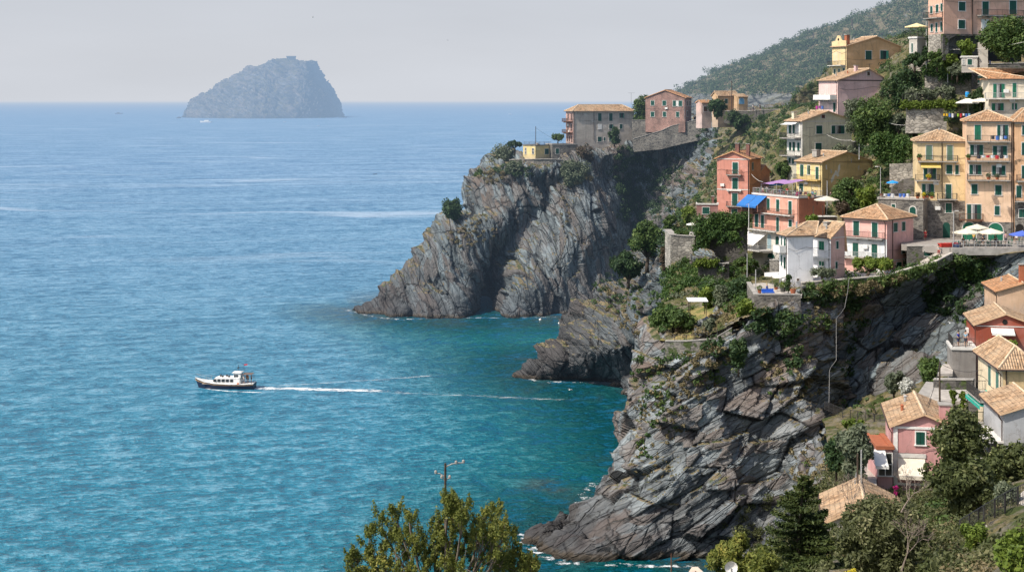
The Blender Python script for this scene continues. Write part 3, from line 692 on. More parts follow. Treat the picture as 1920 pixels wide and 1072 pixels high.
rs = random.Random(21)
class House:
    def __init__(s, name, label, cat, z, ex, yb, yt, Y, xl, xr, a, mat, wl=None, wr=None, group=None):
        s.z = z; s.a = R_(a); s.mat = mat
        s.ax = (math.cos(s.a), -math.sin(s.a)); s.ay = (math.sin(s.a), math.cos(s.a))
        ppm = F/Y; s.ppm = ppm
        O = P(zx(z, ex), zy(z, yb), Y); s.O = O; s.h = (zy(z, yb)-zy(z, yt))/ppm
        s.wl = wl if wl else -s.u('L', xl); s.wr = wr if wr else s.u('R', xr)
        s.e = thing(name, label, cat, O, -s.a, group); s.k = 0
    def ray(s, face, X):
        k = (zx(s.z, X)-CX)/F; ax = s.ax if face == 'L' else s.ay
        # O.x + u*ax0 = t k ; O.y + u*ax1 = t
        u = (k*s.O.y-s.O.x)/(ax[0]-k*ax[1]); return u, s.O.y+u*ax[1]
    def u(s, face, X): return s.ray(face, X)[0]
    def uz(s, face, X, Yp):
        u, t = s.ray(face, X); return u, HC-(zy(s.z, Yp)-HY)*t/F-s.O.z
    def fb(s, mb, face, u0, u1, d0, d1, z0, z1):
        if face == 'L': mb.box(u0, u1, -d1, -d0, z0, z1)
        else: mb.box(d0, d1, u0, u1, z0, z1)
        return mb
    def part(s, name, mb, mat, parent=None): return mb.build(name, mat, parent if parent is not None else s.e)
    def body(s, roof='hip', rise=1.6, rmat=None, oh=0.35, apex=0.5, rise2=None, band=None, ridge=None, below=3.5):
        wl, wr, h = s.wl, s.wr, s.h; m = MB()
        m.box(-wl, 0, 0, wr, -below, h)
        T = 0.16
        if roof == 'gx':                 # ridge along local x, gable on the right face
            ya = wr*apex
            z2 = h if rise2 is None else h+rise2
            for x in (-wl, 0.0):
                m.face([(x, 0, h), (x, wr, z2), (x, ya, h+rise)] if x == 0.0 else [(x, 0, h), (x, ya, h+rise), (x, wr, z2)])
            if rise2: m.face([(-wl, wr, h), (0, wr, h), (0, wr, z2), (-wl, wr, z2)])
            s.part('wall', m, s.mat); r = MB(); o2 = oh
            def slope(y0, z0, y1, z1):
                L = math.hypot(y1-y0, z1-z0)
                A = [(-wl-o2, y0, z0+T), (o2, y0, z0+T), (o2, y1, z1+T), (-wl-o2, y1, z1+T)]
                if y1 < y0: pass
                r.face(A, [(0, 0), (wl+2*o2, 0), (wl+2*o2, L), (0, L)])
                B = [(x, y, z-T) for x, y, z in A]; r.face(B[::-1])
                for i in range(4):
                    j = (i+1) % 4; r.face([A[i], B[i], B[j], A[j]])
            s1 = rise/max(ya, .01); s2 = (h+rise-z2)/max(wr-ya, .01)
            slope(-oh, h-oh*s1, ya, h+rise)
            if wr-ya > 0.05: slope(wr+oh, z2-oh*s2, ya, h+rise)
            ro = s.part('roof', r, rmat)
            s.part('ridge_tiles', MB().tube([(-wl-o2, ya, h+rise+T+.02), (o2, ya, h+rise+T+.02)], 0.12, 5), M_RIDGE, ro)
        elif roof == 'gy':               # ridge along local y, gable on the left face
            xa = -wl*apex
            for y in (0.0, wr): m.face([(-wl, y, h), (0, y, h), (xa, y, h+rise)])
            s.part('wall', m, s.mat); r = MB()
            for sx, x0 in ((1, oh), (-1, -wl-oh)):
                sl = rise/abs((0 if sx > 0 else -wl)-xa); z0 = h-oh*sl
                A = [(x0, -oh, z0+T), (x0, wr+oh, z0+T), (xa, wr+oh, h+rise+T), (xa, -oh, h+rise+T)]
                L = math.hypot(x0-xa, h+rise-z0)
                r.face(A, [(0, 0), (wr+2*oh, 0), (wr+2*oh, L), (0, L)])
                B = [(x, y, z-T) for x, y, z in A]; r.face(B[::-1])
                for i in range(4):
                    j = (i+1) % 4; r.face([A[i], B[i], B[j], A[j]])
            ro = s.part('roof', r, rmat)
            s.part('ridge_tiles', MB().tube([(xa, -oh, h+rise+T+.02), (xa, wr+oh, h+rise+T+.02)], 0.12, 5), M_RIDGE, ro)
        elif roof == 'hip':
            s.part('wall', m, s.mat); r = MB()
            x0, x1, y0, y1 = -wl-oh, oh, -oh, wr+oh; W = x1-x0; D = y1-y0; z0 = h; zt = h+rise
            if W >= D: a1 = (x0+D/2, (y0+y1)/2, zt); a2 = (x1-D/2, (y0+y1)/2, zt)
            else: a1 = ((x0+x1)/2, y0+W/2, zt); a2 = ((x0+x1)/2, y1-W/2, zt)
            if ridge: a1, a2 = ((ridge[0], ridge[1], zt), (ridge[2], ridge[3], zt))
            c = [(x0, y0, z0), (x1, y0, z0), (x1, y1, z0), (x0, y1, z0)]
            def fc(pts):
                o = Vector(pts[0]); e1 = (Vector(pts[1])-o).normalized(); nn = e1.cross(Vector(pts[2])-o).normalized(); e2 = nn.cross(e1)
                r.face(pts, [((Vector(p)-o).dot(e1), (Vector(p)-o).dot(e2)) for p in pts])
            if W >= D: fc([c[0], c[1], a2, a1]); fc([c[1], c[2], a2]); fc([c[2], c[3], a1, a2]); fc([c[3], c[0], a1])
            else: fc([c[0], c[1], a1]); fc([c[1], c[2], a2, a1]); fc([c[2], c[3], a2]); fc([c[3], c[0], a1, a2])
            lo = [(x, y, z-0.14) for x, y, z in c]
            for i in range(4):
                j = (i+1) % 4; r.face([c[j], c[i], lo[i], lo[j]])
            r.face(lo[::-1])
            ro = s.part('roof', r, rmat); t = MB(); up = Vector((0, 0, .03))
            for q0, q1 in ((a1, a2), (c[0], a1), (c[1], a2 if W >= D else a1), (c[2], a2), (c[3], a1 if W >= D else a2)):
                if (Vector(q0)-Vector(q1)).length > .2: t.tube([Vector(q0)+up, Vector(q1)+up], 0.11, 5)
            s.part('ridge_tiles', t, M_RIDGE, ro)
            c_ = MB(); s.fb(c_, 'L', -wl, 0.05, 0.0, 0.05, h-.35, h-.14); s.fb(c_, 'R', 0.05, wr, 0.0, 0.05, h-.35, h-.14); s.part('cornice', c_, M_TRIM)
        elif roof == 'flat':
            s.part('wall', m, s.mat); c_ = MB(); t = 0.25
            c_.box(-wl-.15, .15, -.15, t, h+.003, h+.30); c_.box(t*-1, .15, t, wr-.15, h+.003, h+.30)
            c_.box(-wl-.15, -wl+t-.15, t, wr-.15, h+.003, h+.30)
            s.part('parapet', c_, rmat or M_TRIM)
            s.part('terrace_floor', MB().box(-wl+t, -t, t, wr, h+.004, h+.06), M_PAVE)
        if roof != 'flat':
            g = MB()
            if roof in ('gx', 'hip'): g.tube([(-wl-oh, -oh-.05, h-.12), (oh*(roof == 'hip'), -oh-.05, h-.14)], .075, 5)
            if roof in ('gy', 'hip'): g.tube([(oh+.05, -oh*(roof == 'hip'), h-.13), (oh+.05, wr, h-.15)], .075, 5)
            s.part('gutter', g, M_PIPE); s.part('drainpipe', MB().tube([(-.25, -oh-.05, h-.2), (-.25, -.10, h-.7), (-.25, -.10, .3)], .05, 5), M_PIPE)
            for k in range(rs.randint(0, 2)):
                xx = -wl*rs.uniform(.2, .8)
                if roof == 'gx': yy = wr*apex*rs.uniform(.35, .7); zz = h+rise*yy/(wr*apex)
                elif roof == 'hip': yy = wr*.5; xx = -wl*.5+rs.uniform(-.5, .5); zz = h+rise*.75
                else: yy = wr*rs.uniform(.2, .8); xx = -wl*apex*.5; zz = h+rise*.5
                s.part('roof_vent', MB().lathe([(.13, -.2), (.13, .55), (.2, .6), (0, .75)], 7, (xx, yy, zz)), M_TERRA if k else M_GALV)
            if wl > 5 and wr > 5:
                for k in range(rs.randint(1, 2)):
                    xx = -wl*rs.uniform(.15, .85); zz = h*rs.uniform(.25, .7); s.part('air_conditioner', MB().box(xx-.4, xx+.4, -.36, -.06, zz, zz+.55), M_WHITE)
        if h > 5:
            for face, W in (('L', wl), ('R', wr)):
                if W < 3: continue
                g_ = (lambda u, z: (u, -.07, z)) if face == 'L' else (lambda u, z: (.07, u, z)); sg = -1 if face == 'L' else 1
                za = h*rs.uniform(.3, .85); n = 7; pts = [g_(sg*W*i/n, za+rs.uniform(-.12, .12)-.25*math.sin(i*.9)) for i in range(n+1)]
                s.part('wall_cable', MB().tube(pts, .022, 3), M_IRON)
        if band:
            for (zb0, zb1, bm, nm) in band:
                b = MB(); s.fb(b, 'L', -wl-.02, .04, 0, .04, zb0, zb1); s.fb(b, 'R', .04 if True else 0, wr+.02, 0.0, .04, zb0, zb1); s.part(nm, b, bm)
        return s
    def win(s, face, x0, y0, x1, y1, kind='c', frame=M_TRIM, sh=None):
        xm, ym = (x0+x1)/2, (y0+y1)/2
        u0 = s.u(face, x0); u1 = s.u(face, x1); u0, u1 = min(u0, u1), max(u0, u1)
        _, za = s.uz(face, xm, y0); _, zb = s.uz(face, xm, y1); z0, z1 = zb, za
        sh = sh or M_GREEN; w = u1-u0; big = z1-z0 > 1.85
        if kind in ('a', 'ad', 'ag'):
            def arch(mb, u0, u1, z0, z1, d0, d1):
                r = (u1-u0)/2; c = (u0+u1)/2; n = 8
                rr = min(r, (z1-z0)*.8)
                poly = [(u0, z0), (u1, z0)]+[(c+r*math.cos(math.pi*k/n), z1-rr+rr*math.sin(math.pi*k/n)) for k in range(n+1)]
                if face == 'L': mb.prism(poly, -d1, -d0, 'y')
                else: mb.prism(poly, d0, d1, 'x')
                return mb
            fr = s.part('door' if big else 'window', arch(MB(), u0-.14, u1+.14, z0, z1+.14, 0, .04), frame if kind != 'ad' else M_ST)
            s.part('door_leaf' if big else 'shutter', arch(MB(), u0, u1, z0, z1, .04, .075), {'a': sh, 'ad': M_DARK, 'ag': M_GREEN2}[kind], fr)
            return fr
        pm = MB(); s.fb(pm, face, u0, u1, 0, .02, z0, z1)
        wd = s.part('door' if big and kind != 'g' else 'window', pm, M_GLASS if kind != 'b' else M_DARK); s.k += 1
        f = MB(); t = .10
        s.fb(f, face, u0-t, u0, 0, .06, z0, z1+t); s.fb(f, face, u1, u1+t, 0, .06, z0, z1+t); s.fb(f, face, u0, u1, 0, .06, z1, z1+t)
        s.part('frame', f, frame, wd)
        if not big: s.part('sill', s.fb(MB(), face, u0-.16, u1+.16, 0, .13, z0-.09, z0), frame, wd)
        if kind in ('c', 'w', 'b'):
            mt = {'c': sh, 'w': M_WHITE, 'b': M_BROWNSH}[kind]; um = (u0+u1)/2
            if w < .55: s.part('shutter', s.fb(MB(), face, u0+.02, u1-.02, .03, .07, z0+.02, z1-.02), mt, wd)
            else:
                s.part('shutter', s.fb(MB(), face, u0+.02, um-.015, .03, .07, z0+.02, z1-.02), mt, wd)
                if kind == 'c' and rs.random() < .16: s.part('shutter', s.fb(MB(), face, u1-.05, u1, .03, .03+w*.45, z0+.02, z1-.02), mt, wd)
                else: s.part('shutter', s.fb(MB(), face, um+.015, u1-.02, .03, .07, z0+.02, z1-.02), mt, wd)
        elif kind == 'o':
            q = w*.27
            s.part('shutter', s.fb(MB(), face, u0, u0+q, .03, .10, z0+.02, z1-.02), sh, wd)
            s.part('shutter', s.fb(MB(), face, u1-q, u1, .03, .10, z0+.02, z1-.02), sh, wd)
            s.part('curtain', s.fb(MB(), face, u0+q+.05, u0+q+w*.16, .022, .035, z0+.05, z1-.05), M_CURT, wd)
            b = MB(); um = (u0+u1)/2; s.fb(b, face, um-.03, um+.03, .022, .05, z0, z1); s.part('mullion', b, M_WHITE, wd)
        elif kind == 'g':
            b = MB(); um = (u0+u1)/2; s.fb(b, face, um-.03, um+.03, .022, .05, z0, z1); s.fb(b, face, u0, u1, .022, .045, (z0+z1)/2, (z0+z1)/2+.05); s.part('mullion', b, M_WHITE, wd)
        return wd
    def wins(s, face, lst, kind='c', **k):
        for b in lst: s.win(face, *b[:4], b[4] if len(b) > 4 else kind, **k)
    def bal(s, face, x0, x1, y, dep=0.9, hgt=0.95, mat=None, slab=None, solid=False, th=.14):
        u0 = s.u(face, x0); u1 = s.u(face, x1); u0, u1 = min(u0, u1), max(u0, u1); _, z = s.uz(face, (x0+x1)/2, y)
        mat = mat or M_IRON
        b = s.part('balcony', s.fb(MB(), face, u0, u1, 0.0, dep, z-th, z), slab or M_CONC)
        for i in range(max(2, int((u1-u0)/1.6))):
            uu = u0+.3+(u1-u0-.6)*i/max(1, int((u1-u0)/1.6)-1); s.part('bracket', s.fb(MB(), face, uu-.07, uu+.07, 0, dep*.7, z-th-.28, z-th+.002), slab or M_CONC, b)
        r = MB(); d = dep-.05
        if solid:
            s.fb(r, face, u0, u1, d-.05, d, z, z+hgt); s.fb(r, face, u0, u0+.06, 0, d-.05, z, z+hgt); s.fb(r, face, u1-.06, u1, 0, d-.05, z, z+hgt)
        else:
            s.fb(r, face, u0, u1, d-.04, d, z+hgt-.05, z+hgt); s.fb(r, face, u0, u1, d-.03, d, z+.08, z+.11)
            for ue in (u0, u1-.04): s.fb(r, face, ue, ue+.04, 0, d-.04, z+hgt-.05, z+hgt); s.fb(r, face, ue, ue+.03, 0, d-.04, z+.08, z+.11)
            n = int((u1-u0)/.14)
            for i in range(n+1):
                uu = u0+(u1-u0-.02)*i/n; w = .02 if i % 8 else .045; s.fb(r, face, uu, uu+w, d-.03, d-.005, z, z+hgt-.05)
            for i in range(int(dep/.16)):
                for ue in (u0+.005, u1-.03): s.fb(r, face, ue, ue+.02, .05+i*.16, .07+i*.16, z, z+hgt-.05)
        s.part('railing', r, mat, b); return b
    def pipe(s, face, x, y0, y1, r=.06, mat=None):
        u, z0 = s.uz(face, x, y0); _, z1 = s.uz(face, x, y1); d = .09
        p = (lambda z: (u, -d, z)) if face == 'L' else (lambda z: (d, u, z))
        return s.part('drainpipe', MB().tube([p(z0), p(z1)], r, 5), mat or M_PIPE)
    def chim(s, x, y, z0, z1, w=.7, mat=None, cap=True):
        c = s.part('chimney', MB().box(x-w/2, x+w/2, y-w/2, y+w/2, z0, z1), mat or s.mat)
        if cap: s.part('chimney_cap', MB().box(x-w/2-.1, x+w/2+.1, y-w/2-.1, y+w/2+.1, z1, z1+.12), M_CONC, c)
        return c
    def awn(s, face, x0, x1, y0, y1, dep=1.6, mat=None, drop=.25, name='awning'):
        """awning cloth sloping from the wall (y0) down to its front edge (y1)"""
        u0 = s.u(face, x0); u1 = s.u(face, x1); u0, u1 = min(u0, u1), max(u0, u1); _, za = s.uz(face, (x0+x1)/2, y0); _, zb = s.uz(face, (x0+x1)/2, y1)
        g = (lambda u, d, z: (u, -d, z)) if face == 'L' else (lambda u, d, z: (d, u, z))
        m = MB(); n = 6
        for i in range(n):
            t0, t1 = i/n, (i+1)/n; sag = lambda t: za+(zb-za)*t-.12*math.sin(math.pi*t)
            for dz in (0, -.02): m.face([g(u0, dep*t0+.02, sag(t0)+dz), g(u1, dep*t0+.02, sag(t0)+dz), g(u1, dep*t1+.02, sag(t1)+dz), g(u0, dep*t1+.02, sag(t1)+dz)])
        m.face([g(u0, dep+.02, zb), g(u1, dep+.02, zb), g(u1, dep+.03, zb-drop), g(u0, dep+.03, zb-drop)])
        a = s.part(name, m, mat or M_CREAM)
        s.part('awning_arm', MB().tube([g(u0+.05, 0, za-.9), g(u0+.05, dep, zb)], .025, 4).tube([g(u1-.05, 0, za-.9), g(u1-.05, dep, zb)], .025, 4).tube([g(u0, dep, zb), g(u1, dep, zb)], .03, 4), M_GALV, a)
        return a
    def W(s, x, y, z): return Vector((s.O.x+x*s.ax[0]+y*s.ay[0], s.O.y+x*s.ax[1]+y*s.ay[1], s.O.z+z))

# ------------------------------------------------------------------ walls, slabs, rails
def wallrun(name, label, cat, tops, bots, mat, th=.5, cap=True, wins=(), capm=None):
    """free-standing or retaining wall; tops = [(px,py,Y)], bots = [py] under each"""
    T = [P(*t) for t in tops]; O = T[0].copy(); O.z = P(tops[0][0], bots[0], tops[0][2]).z
    e = thing(name, label, cat, O); m = MB(); c = MB()
    for i in range(len(T)-1):
        a, b = T[i], T[i+1]; za = P(tops[i][0], bots[i], tops[i][2]).z; zb = P(tops[i+1][0], bots[i+1], tops[i+1][2]).z
        d = (b-a); d.z = 0; d.normalize(); n = Vector((-d.y, d.x, 0))*th
        if n.y < 0: n = -n
        def v(p, z, k): return (p.x+n.x*k-O.x, p.y+n.y*k-O.y, z-O.z)
        m.hexa([v(a, za, 0), v(b, zb, 0), v(b, zb, 1), v(a, za, 1), v(a, a.z, 0), v(b, b.z, 0), v(b, b.z, 1), v(a, a.z, 1)])
        c.hexa([v(a, a.z+.003, -.12), v(b, b.z+.003, -.12), v(b, b.z+.003, 1.12), v(a, a.z+.003, 1.12), v(a, a.z+.14, -.12), v(b, b.z+.14, -.12), v(b, b.z+.14, 1.12), v(a, a.z+.14, 1.12)])
    m.build('masonry', mat, e)
    if cap: c.build('coping', capm or M_CONC, e)
    for (x0, y0, x1, y1) in wins:
        Y = tops[0][2]+(tops[-1][2]-tops[0][2])*((x0+x1)/2-tops[0][0])/(tops[-1][0]-tops[0][0]); a = P(x0, y1, Y)-O; b = P(x1, y0, Y)-O
        w = MB().box(a.x, b.x, a.y-.06, a.y-.01, a.z, b.z).build('window', M_GREEN, e)
        MB().box(a.x-.1, b.x+.1, a.y-.08, a.y-.012, a.z-.1, a.z).box(a.x-.1, b.x+.1, a.y-.08, a.y-.012, b.z, b.z+.1).build('frame', M_TRIM, w)
    return e
def rail(name, label, cat, pts, h=1.0, mat=None, step=.25, posts=2.0, mesh=False, group=None):
    pts = [Vector(p) for p in pts]; O = pts[0]; e = thing(name, label, cat, O, 0, group); bm = MB()
    for a, b in zip(pts[:-1], pts[1:]):
        L = (b-a).length; d = (b-a)/max(L, .01)
        for k in range(int(L/posts)+1): q = a+d*min(L, k*posts)-O; MB().box(q.x-.04, q.x+.04, q.y-.04, q.y+.04, q.z, q.z+h).build('post', mat or M_IRON, e)
        bm.tube([a-O+Vector((0, 0, h)), b-O+Vector((0, 0, h))], .03, 4); bm.tube([a-O+Vector((0, 0, h*.5)), b-O+Vector((0, 0, h*.5))], .018, 4); bm.tube([a-O+Vector((0, 0, .1)), b-O+Vector((0, 0, .1))], .018, 4)
        if step:
            for k in range(int(L/step)): q = a+d*k*step-O; bm.box(q.x-.012, q.x+.012, q.y-.012, q.y+.012, q.z+.1, q.z+h)
    bm.build('rails', mat or M_IRON, e); return e
def slab(name, poly, th, mat, kind='structure', **k):
    O = Vector(poly[0]); m = MB(); n = len(poly); A = [Vector(p)-O for p in poly]; B = [p-Vector((0, 0, th)) for p in A]
    m.face(A); m.face(B[::-1])
    for i in range(n): m.face([A[i], B[i], B[(i+1) % n], A[(i+1) % n]])
    o = m.build(name, mat); o.location = O
    if kind: o['kind'] = kind
    for a, b in k.items(): o[a] = b
    return o
def parasol(label, base, h=2.4, r=1.5, col=(0.68, 0.62, 0.50), group=None, name='parasol', square=False):
    e = thing(name, label, 'parasol', base, random.random()*.6, group); n = 4 if square else 8
    MB().tube([(0, 0, 0), (0, 0, h+.05)], .03, 5).build('pole', M_GALV, e)
    m = MB(); t = h*.98
    for k in range(n):
        a0 = 2*math.pi*k/n+.4; a1 = 2*math.pi*(k+1)/n+.4; am = (a0+a1)/2; rm = r*(.93 if not square else .72)
        p = lambda a, rr, z: (rr*math.cos(a), rr*math.sin(a), z)
        m.face([(0, 0, t), p(a0, r, t-r*.30), p(am, rm, t-r*.30)]); m.face([(0, 0, t), p(am, rm, t-r*.30), p(a1, r, t-r*.30)])
        m.face([p(a0, r, t-r*.30), p(a1, r, t-r*.30), p(a1, r*1.01, t-r*.30-.16), p(a0, r*1.01, t-r*.30-.16)])
    cm = plain('canvas_%02d%02d%02d' % tuple(int(c*99) for c in col), col, .9, var=.06); c = m.build('canopy', cm, e)
    MB().lathe([(.02, .02), (.10, .08), (.02, .10)], 6, (0, 0, 0)).build('foot', M_CONC, e)
    return e
def table(label, base, group, rz=0, col=(.6, .58, .52)):
    e = thing('terrace_table', label, 'table', base, rz, group)
    MB().box(-.4, .4, -.4, .4, .70, .74).build('table_top', plain('table_%d' % int(col[0]*99), col), e)
    MB().tube([(0, 0, .02), (0, 0, .70)], .03, 5).box(-.22, .22, -.22, .22, 0, .03).build('pedestal', M_IRON, e); return e
def chair(label, base, group, rz=0, col=(.10, .06, .05)):
    e = thing('terrace_chair', label, 'chair', base, rz, group); mt = plain('chair_%02d%02d%02d' % tuple(int(c*99) for c in col), col)
    MB().box(-.22, .22, -.22, .22, .43, .47).build('seat', mt, e); MB().box(-.22, .22, .19, .22, .47, .88).build('backrest', mt, e)
    for sx in (-1, 1):
        for sy in (-1, 1): MB().tube([(.2*sx, .2*sy, 0), (.19*sx, .19*sy, .43)], .018, 4).build('leg', mt, e)
    return e
def person(label, base, rz=0, shirt=(.5, .5, .5), legs=(.05, .06, .1), hair=(.03, .02, .015), sit=False, group=None, skin=(.42, .26, .18), hat=None):
    """one continuous skinned body with clothing and hair as its parts"""
    e = thing('person', label, 'person', base, rz, group); dz = -.42 if sit else 0
    hip = .92+dz
    V = [(0, 0, hip), (0, 0, hip+.25), (0, 0, hip+.50), (0, -.01, hip+.60), (0, -.02, hip+.72), (0, -.02, hip+.84)]; R = [.145, .125, .15, .055, .095, .07]
    E = [(0, 1), (1, 2), (2, 3), (3, 4), (4, 5)]
    def add(c, p, r): V.append(p); R.append(r); E.append((c, len(V)-1)); return len(V)-1
    for sx in (-1, 1):
        if sit: k = add(0, (sx*.10, -.05, hip-.02), .09); k = add(k, (sx*.11, -.42, hip), .065); k = add(k, (sx*.11, -.44, hip-.42), .045); add(k, (sx*.11, -.58, hip-.46), .035)
        else: k = add(0, (sx*.10, 0, hip-.08), .09); k = add(k, (sx*.11, -.02*sx, .48), .062); k = add(k, (sx*.12, .03*sx, .07), .042); add(k, (sx*.13, -.14+.03*sx, .035), .035)
        k = add(2, (sx*.19, 0, hip+.48), .055); k = add(k, (sx*.24, .02, hip+.20), .042); k = add(k, (sx*.22, -.10, hip+.0), .032); add(k, (sx*.21, -.14, hip-.07), .028)
    def skin_mesh(name, vv, ee, rr, mat, lvl=1):
        me = bpy.data.meshes.new(name); me.from_pydata(vv, ee, []); o = bpy.data.objects.new(name, me); COL.objects.link(o); o.parent = e
        sm = o.modifiers.new('skin', 'SKIN'); sm.use_smooth_shade = True
        for i, q in enumerate(me.skin_vertices[0].data): q.radius = (rr[i], rr[i]*.8)
        me.skin_vertices[0].data[0].use_root = True
        sb = o.modifiers.new('sub', 'SUBSURF'); sb.levels = lvl; sb.render_levels = lvl; me.materials.append(mat); return o
    mk = lambda n, c: plain('%s_%02d%02d%02d' % ((n,)+tuple(int(x*99) for x in c)), c, .85)
    skin_mesh('body', V, E, R, mk('skin', skin))
    t = V[:3]+[(-.19, 0, hip+.47), (-.235, .02, hip+.24), (.19, 0, hip+.47), (.235, .02, hip+.24)]
    skin_mesh('shirt', t, [(0, 1), (1, 2), (2, 3), (3, 4), (2, 5), (5, 6)], [.16, .145, .165, .075, .062, .075, .062], mk('cloth', shirt))
    if sit: tv = [(0, 0, hip)]+[(s_*.1, -.05, hip-.02) for s_ in (-1, 1)]+[(s_*.11, -.42, hip) for s_ in (-1, 1)]
    else: tv = [(0, 0, hip)]+[(s_*.1, 0, hip-.08) for s_ in (-1, 1)]+[(s_*.11, -.02*s_, .45) for s_ in (-1, 1)]
    skin_mesh('trousers', tv, [(0, 1), (0, 2), (1, 3), (2, 4)], [.155, .105, .105, .08, .08], mk('cloth', legs))
    MB().lathe([(.0, .13), (.06, .12), (.105, .05), (.11, -.02), (.09, -.06)], 8, (0, .005, hip+.77)).build('hair' if not hat else 'hat', mk('hair', hat or hair), e, True)
    return e

# ------------------------------------------------------------------ trees
def leaf_quads(C, Rr, n, size, seed=0, flat=1.0, inner=0.35):
    """many small leaf faces spread through clumps: C centres, Rr radii"""
    r = np.random.default_rng(seed); C = np.asarray(C, float); Rr = np.asarray(Rr, float); w = Rr**2; w = w/w.sum()
    k = r.choice(len(C), n, p=w); d = r.normal(size=(n, 3)); d /= np.linalg.norm(d, axis=1, keepdims=True)
    rad = Rr[k]*(inner+(1-inner)*r.random(n)**0.45)*(1+.22*np.sin(d[:, 0]*7+k)*np.cos(d[:, 2]*6+k*1.7)+.12*r.normal(size=n))
    c = C[k]+d*rad[:, None]*np.array([1, 1, flat])
    nn = d+r.normal(size=(n, 3))*.75; nn[:, 2] += .35; nn /= np.linalg.norm(nn, axis=1, keepdims=True)
    a = np.cross(nn, r.normal(size=(n, 3))); a /= np.linalg.norm(a, axis=1, keepdims=True)+1e-9; b = np.cross(nn, a)
    s = size*(0.55+.9*r.random(n))[:, None]
    q = np.stack([c-a*s*.9, c-b*s*.42+nn*s*.1, c+a*s*.9, c+b*s*.42-nn*s*.12], 1).reshape(-1, 3)
    return q, np.arange(n*4).reshape(-1, 4)
def clumps(rw, rh, n, seed, shape='round', cr=.42):
    r = np.random.default_rng(seed); out = []; rad = []
    for i in range(n):
        d = r.normal(size=3); d /= np.linalg.norm(d)
        if shape == 'umbrella': d[2] = abs(d[2])*.75-.15; d[0] *= 1.15
        t = (0.42+.36*r.random())
        out.append((d[0]*rw*t, d[1]*rw*t, d[2]*rh*t)); rad.append(min(rw, rh)*cr*(.7+.6*r.random()))
    return np.array(out), np.array(rad)
def tree(name, label, px, py, Y, rwp, rhp, basep, leaf='green', n=1500, size=.30, seed=None, shape='round', nc=16, cat=None, group=None, trunkr=None, cr=.42, snap=True, lean=0, bark=None, inner=.35):
    seed = seed if seed is not None else int(px*7+py*3) % 99991
    s = F/Y; rw, rh = rwp/s, rhp/s; ctr = P(px, py, Y); base = P(px+lean, basep, Y)
    e = thing(name, label, cat or ('tree' if basep-py > rhp*.9 or rh > 2 else 'shrub'), base)
    C, Rr = clumps(rw, rh, nc, seed, shape, cr); C = C+np.array(ctr-base)
    if shape == 'round' and 'pine' not in name:
        rr = np.random.default_rng(seed+5); zb = max(.1, (ctr-base).z-rh*.8); m_ = nc//3+2
        if zb > .3:
            an = rr.random(m_)*6.283; C = np.concatenate([C, np.stack([np.cos(an)*rw*.55*rr.random(m_)+(ctr-base).x*.7, np.sin(an)*rw*.5*rr.random(m_), zb*(.25+.75*rr.random(m_))], 1)]); Rr = np.concatenate([Rr, np.full(m_, min(rw, rh)*cr*.95)])
    n = int(n*1.45)
    q, f = leaf_quads(C, Rr, n, size, seed, inner=inner)
    t = MB(); tr = trunkr or max(.06, min(.35, rw*.08)); r = random.Random(seed); cb = Vector(ctr-base)
    fork = Vector((cb.x*.5, 0, max(.2, cb.z-rh*.75)))
    t.tube([(0, 0, -1.2), (0, 0, .1), fork*.55+Vector((tr*.5, 0, 0)), fork], [tr*1.3, tr*1.1, tr*.9, tr*.75], 7)
    if 'pine' in name: fork = Vector((cb.x*.5, 0, max(.2, cb.z-rh*1.0)))
    for c in C[:min(len(C), 9)]:
        c = Vector(c); mid = fork.lerp(c, .5)+Vector((r.uniform(-.1, .1)*rw, r.uniform(-.1, .1)*rw, .05*rh))
        t.tube([fork, mid, c], [tr*.55, tr*.35, tr*.12], 5)
    t.build('trunk', bark or M_BARK, e, True)
    np_mesh('crown', q, f, LEAF[leaf], e)
    if group: e['group'] = group
    return e
def on(px, py, Y, names=None): return P(px, py, Y)

def scrub(name, spots, leaf, size, per=60, names=None, flat=.7, seed=0, jit=1.0):
    """uncountable low growth on the ground: spots = (px,py,rx,ry,count,radius)"""
    r = random.Random(seed); C = []; Rr = []
    for (px, py, rx, ry, cnt, rad) in spots:
        for _ in range(cnt):
            a = r.random()*6.283; t = math.sqrt(r.random()); h = hit(px+rx*t*math.cos(a), py+ry*t*math.sin(a), names)
            if h is None: continue
            hx, hy = proj(h)
            if hx > 1800 and hy > 900 and abs((hy-1025)+(hx-1820)*.72-8) < 30: continue
            C.append((h.x, h.y-rad*.15, h.z+rad*.25)); Rr.append(rad*r.uniform(.5, 1.25))
    if not C: return
    q, f = leaf_quads(C, Rr, per*len(C), size, seed, flat)
    o = np_mesh(name, q, f, LEAF[leaf]); o['kind'] = 'stuff'; return o
# ------------------------------------------------------------------ houses
T1 = tiles('roof_tiles'); T2 = tiles('roof_tiles_pale', (0.50, 0.31, 0.17), 3, .85); T3 = tiles('roof_tiles_orange', (0.52, 0.24, 0.10), 5, .35); T4 = tiles('roof_tiles_red', (0.42, 0.17, 0.09), 8, .3)
def pl(n, c, d=.35, p=0.0, s=0): return plaster(n, c, d, p, s)

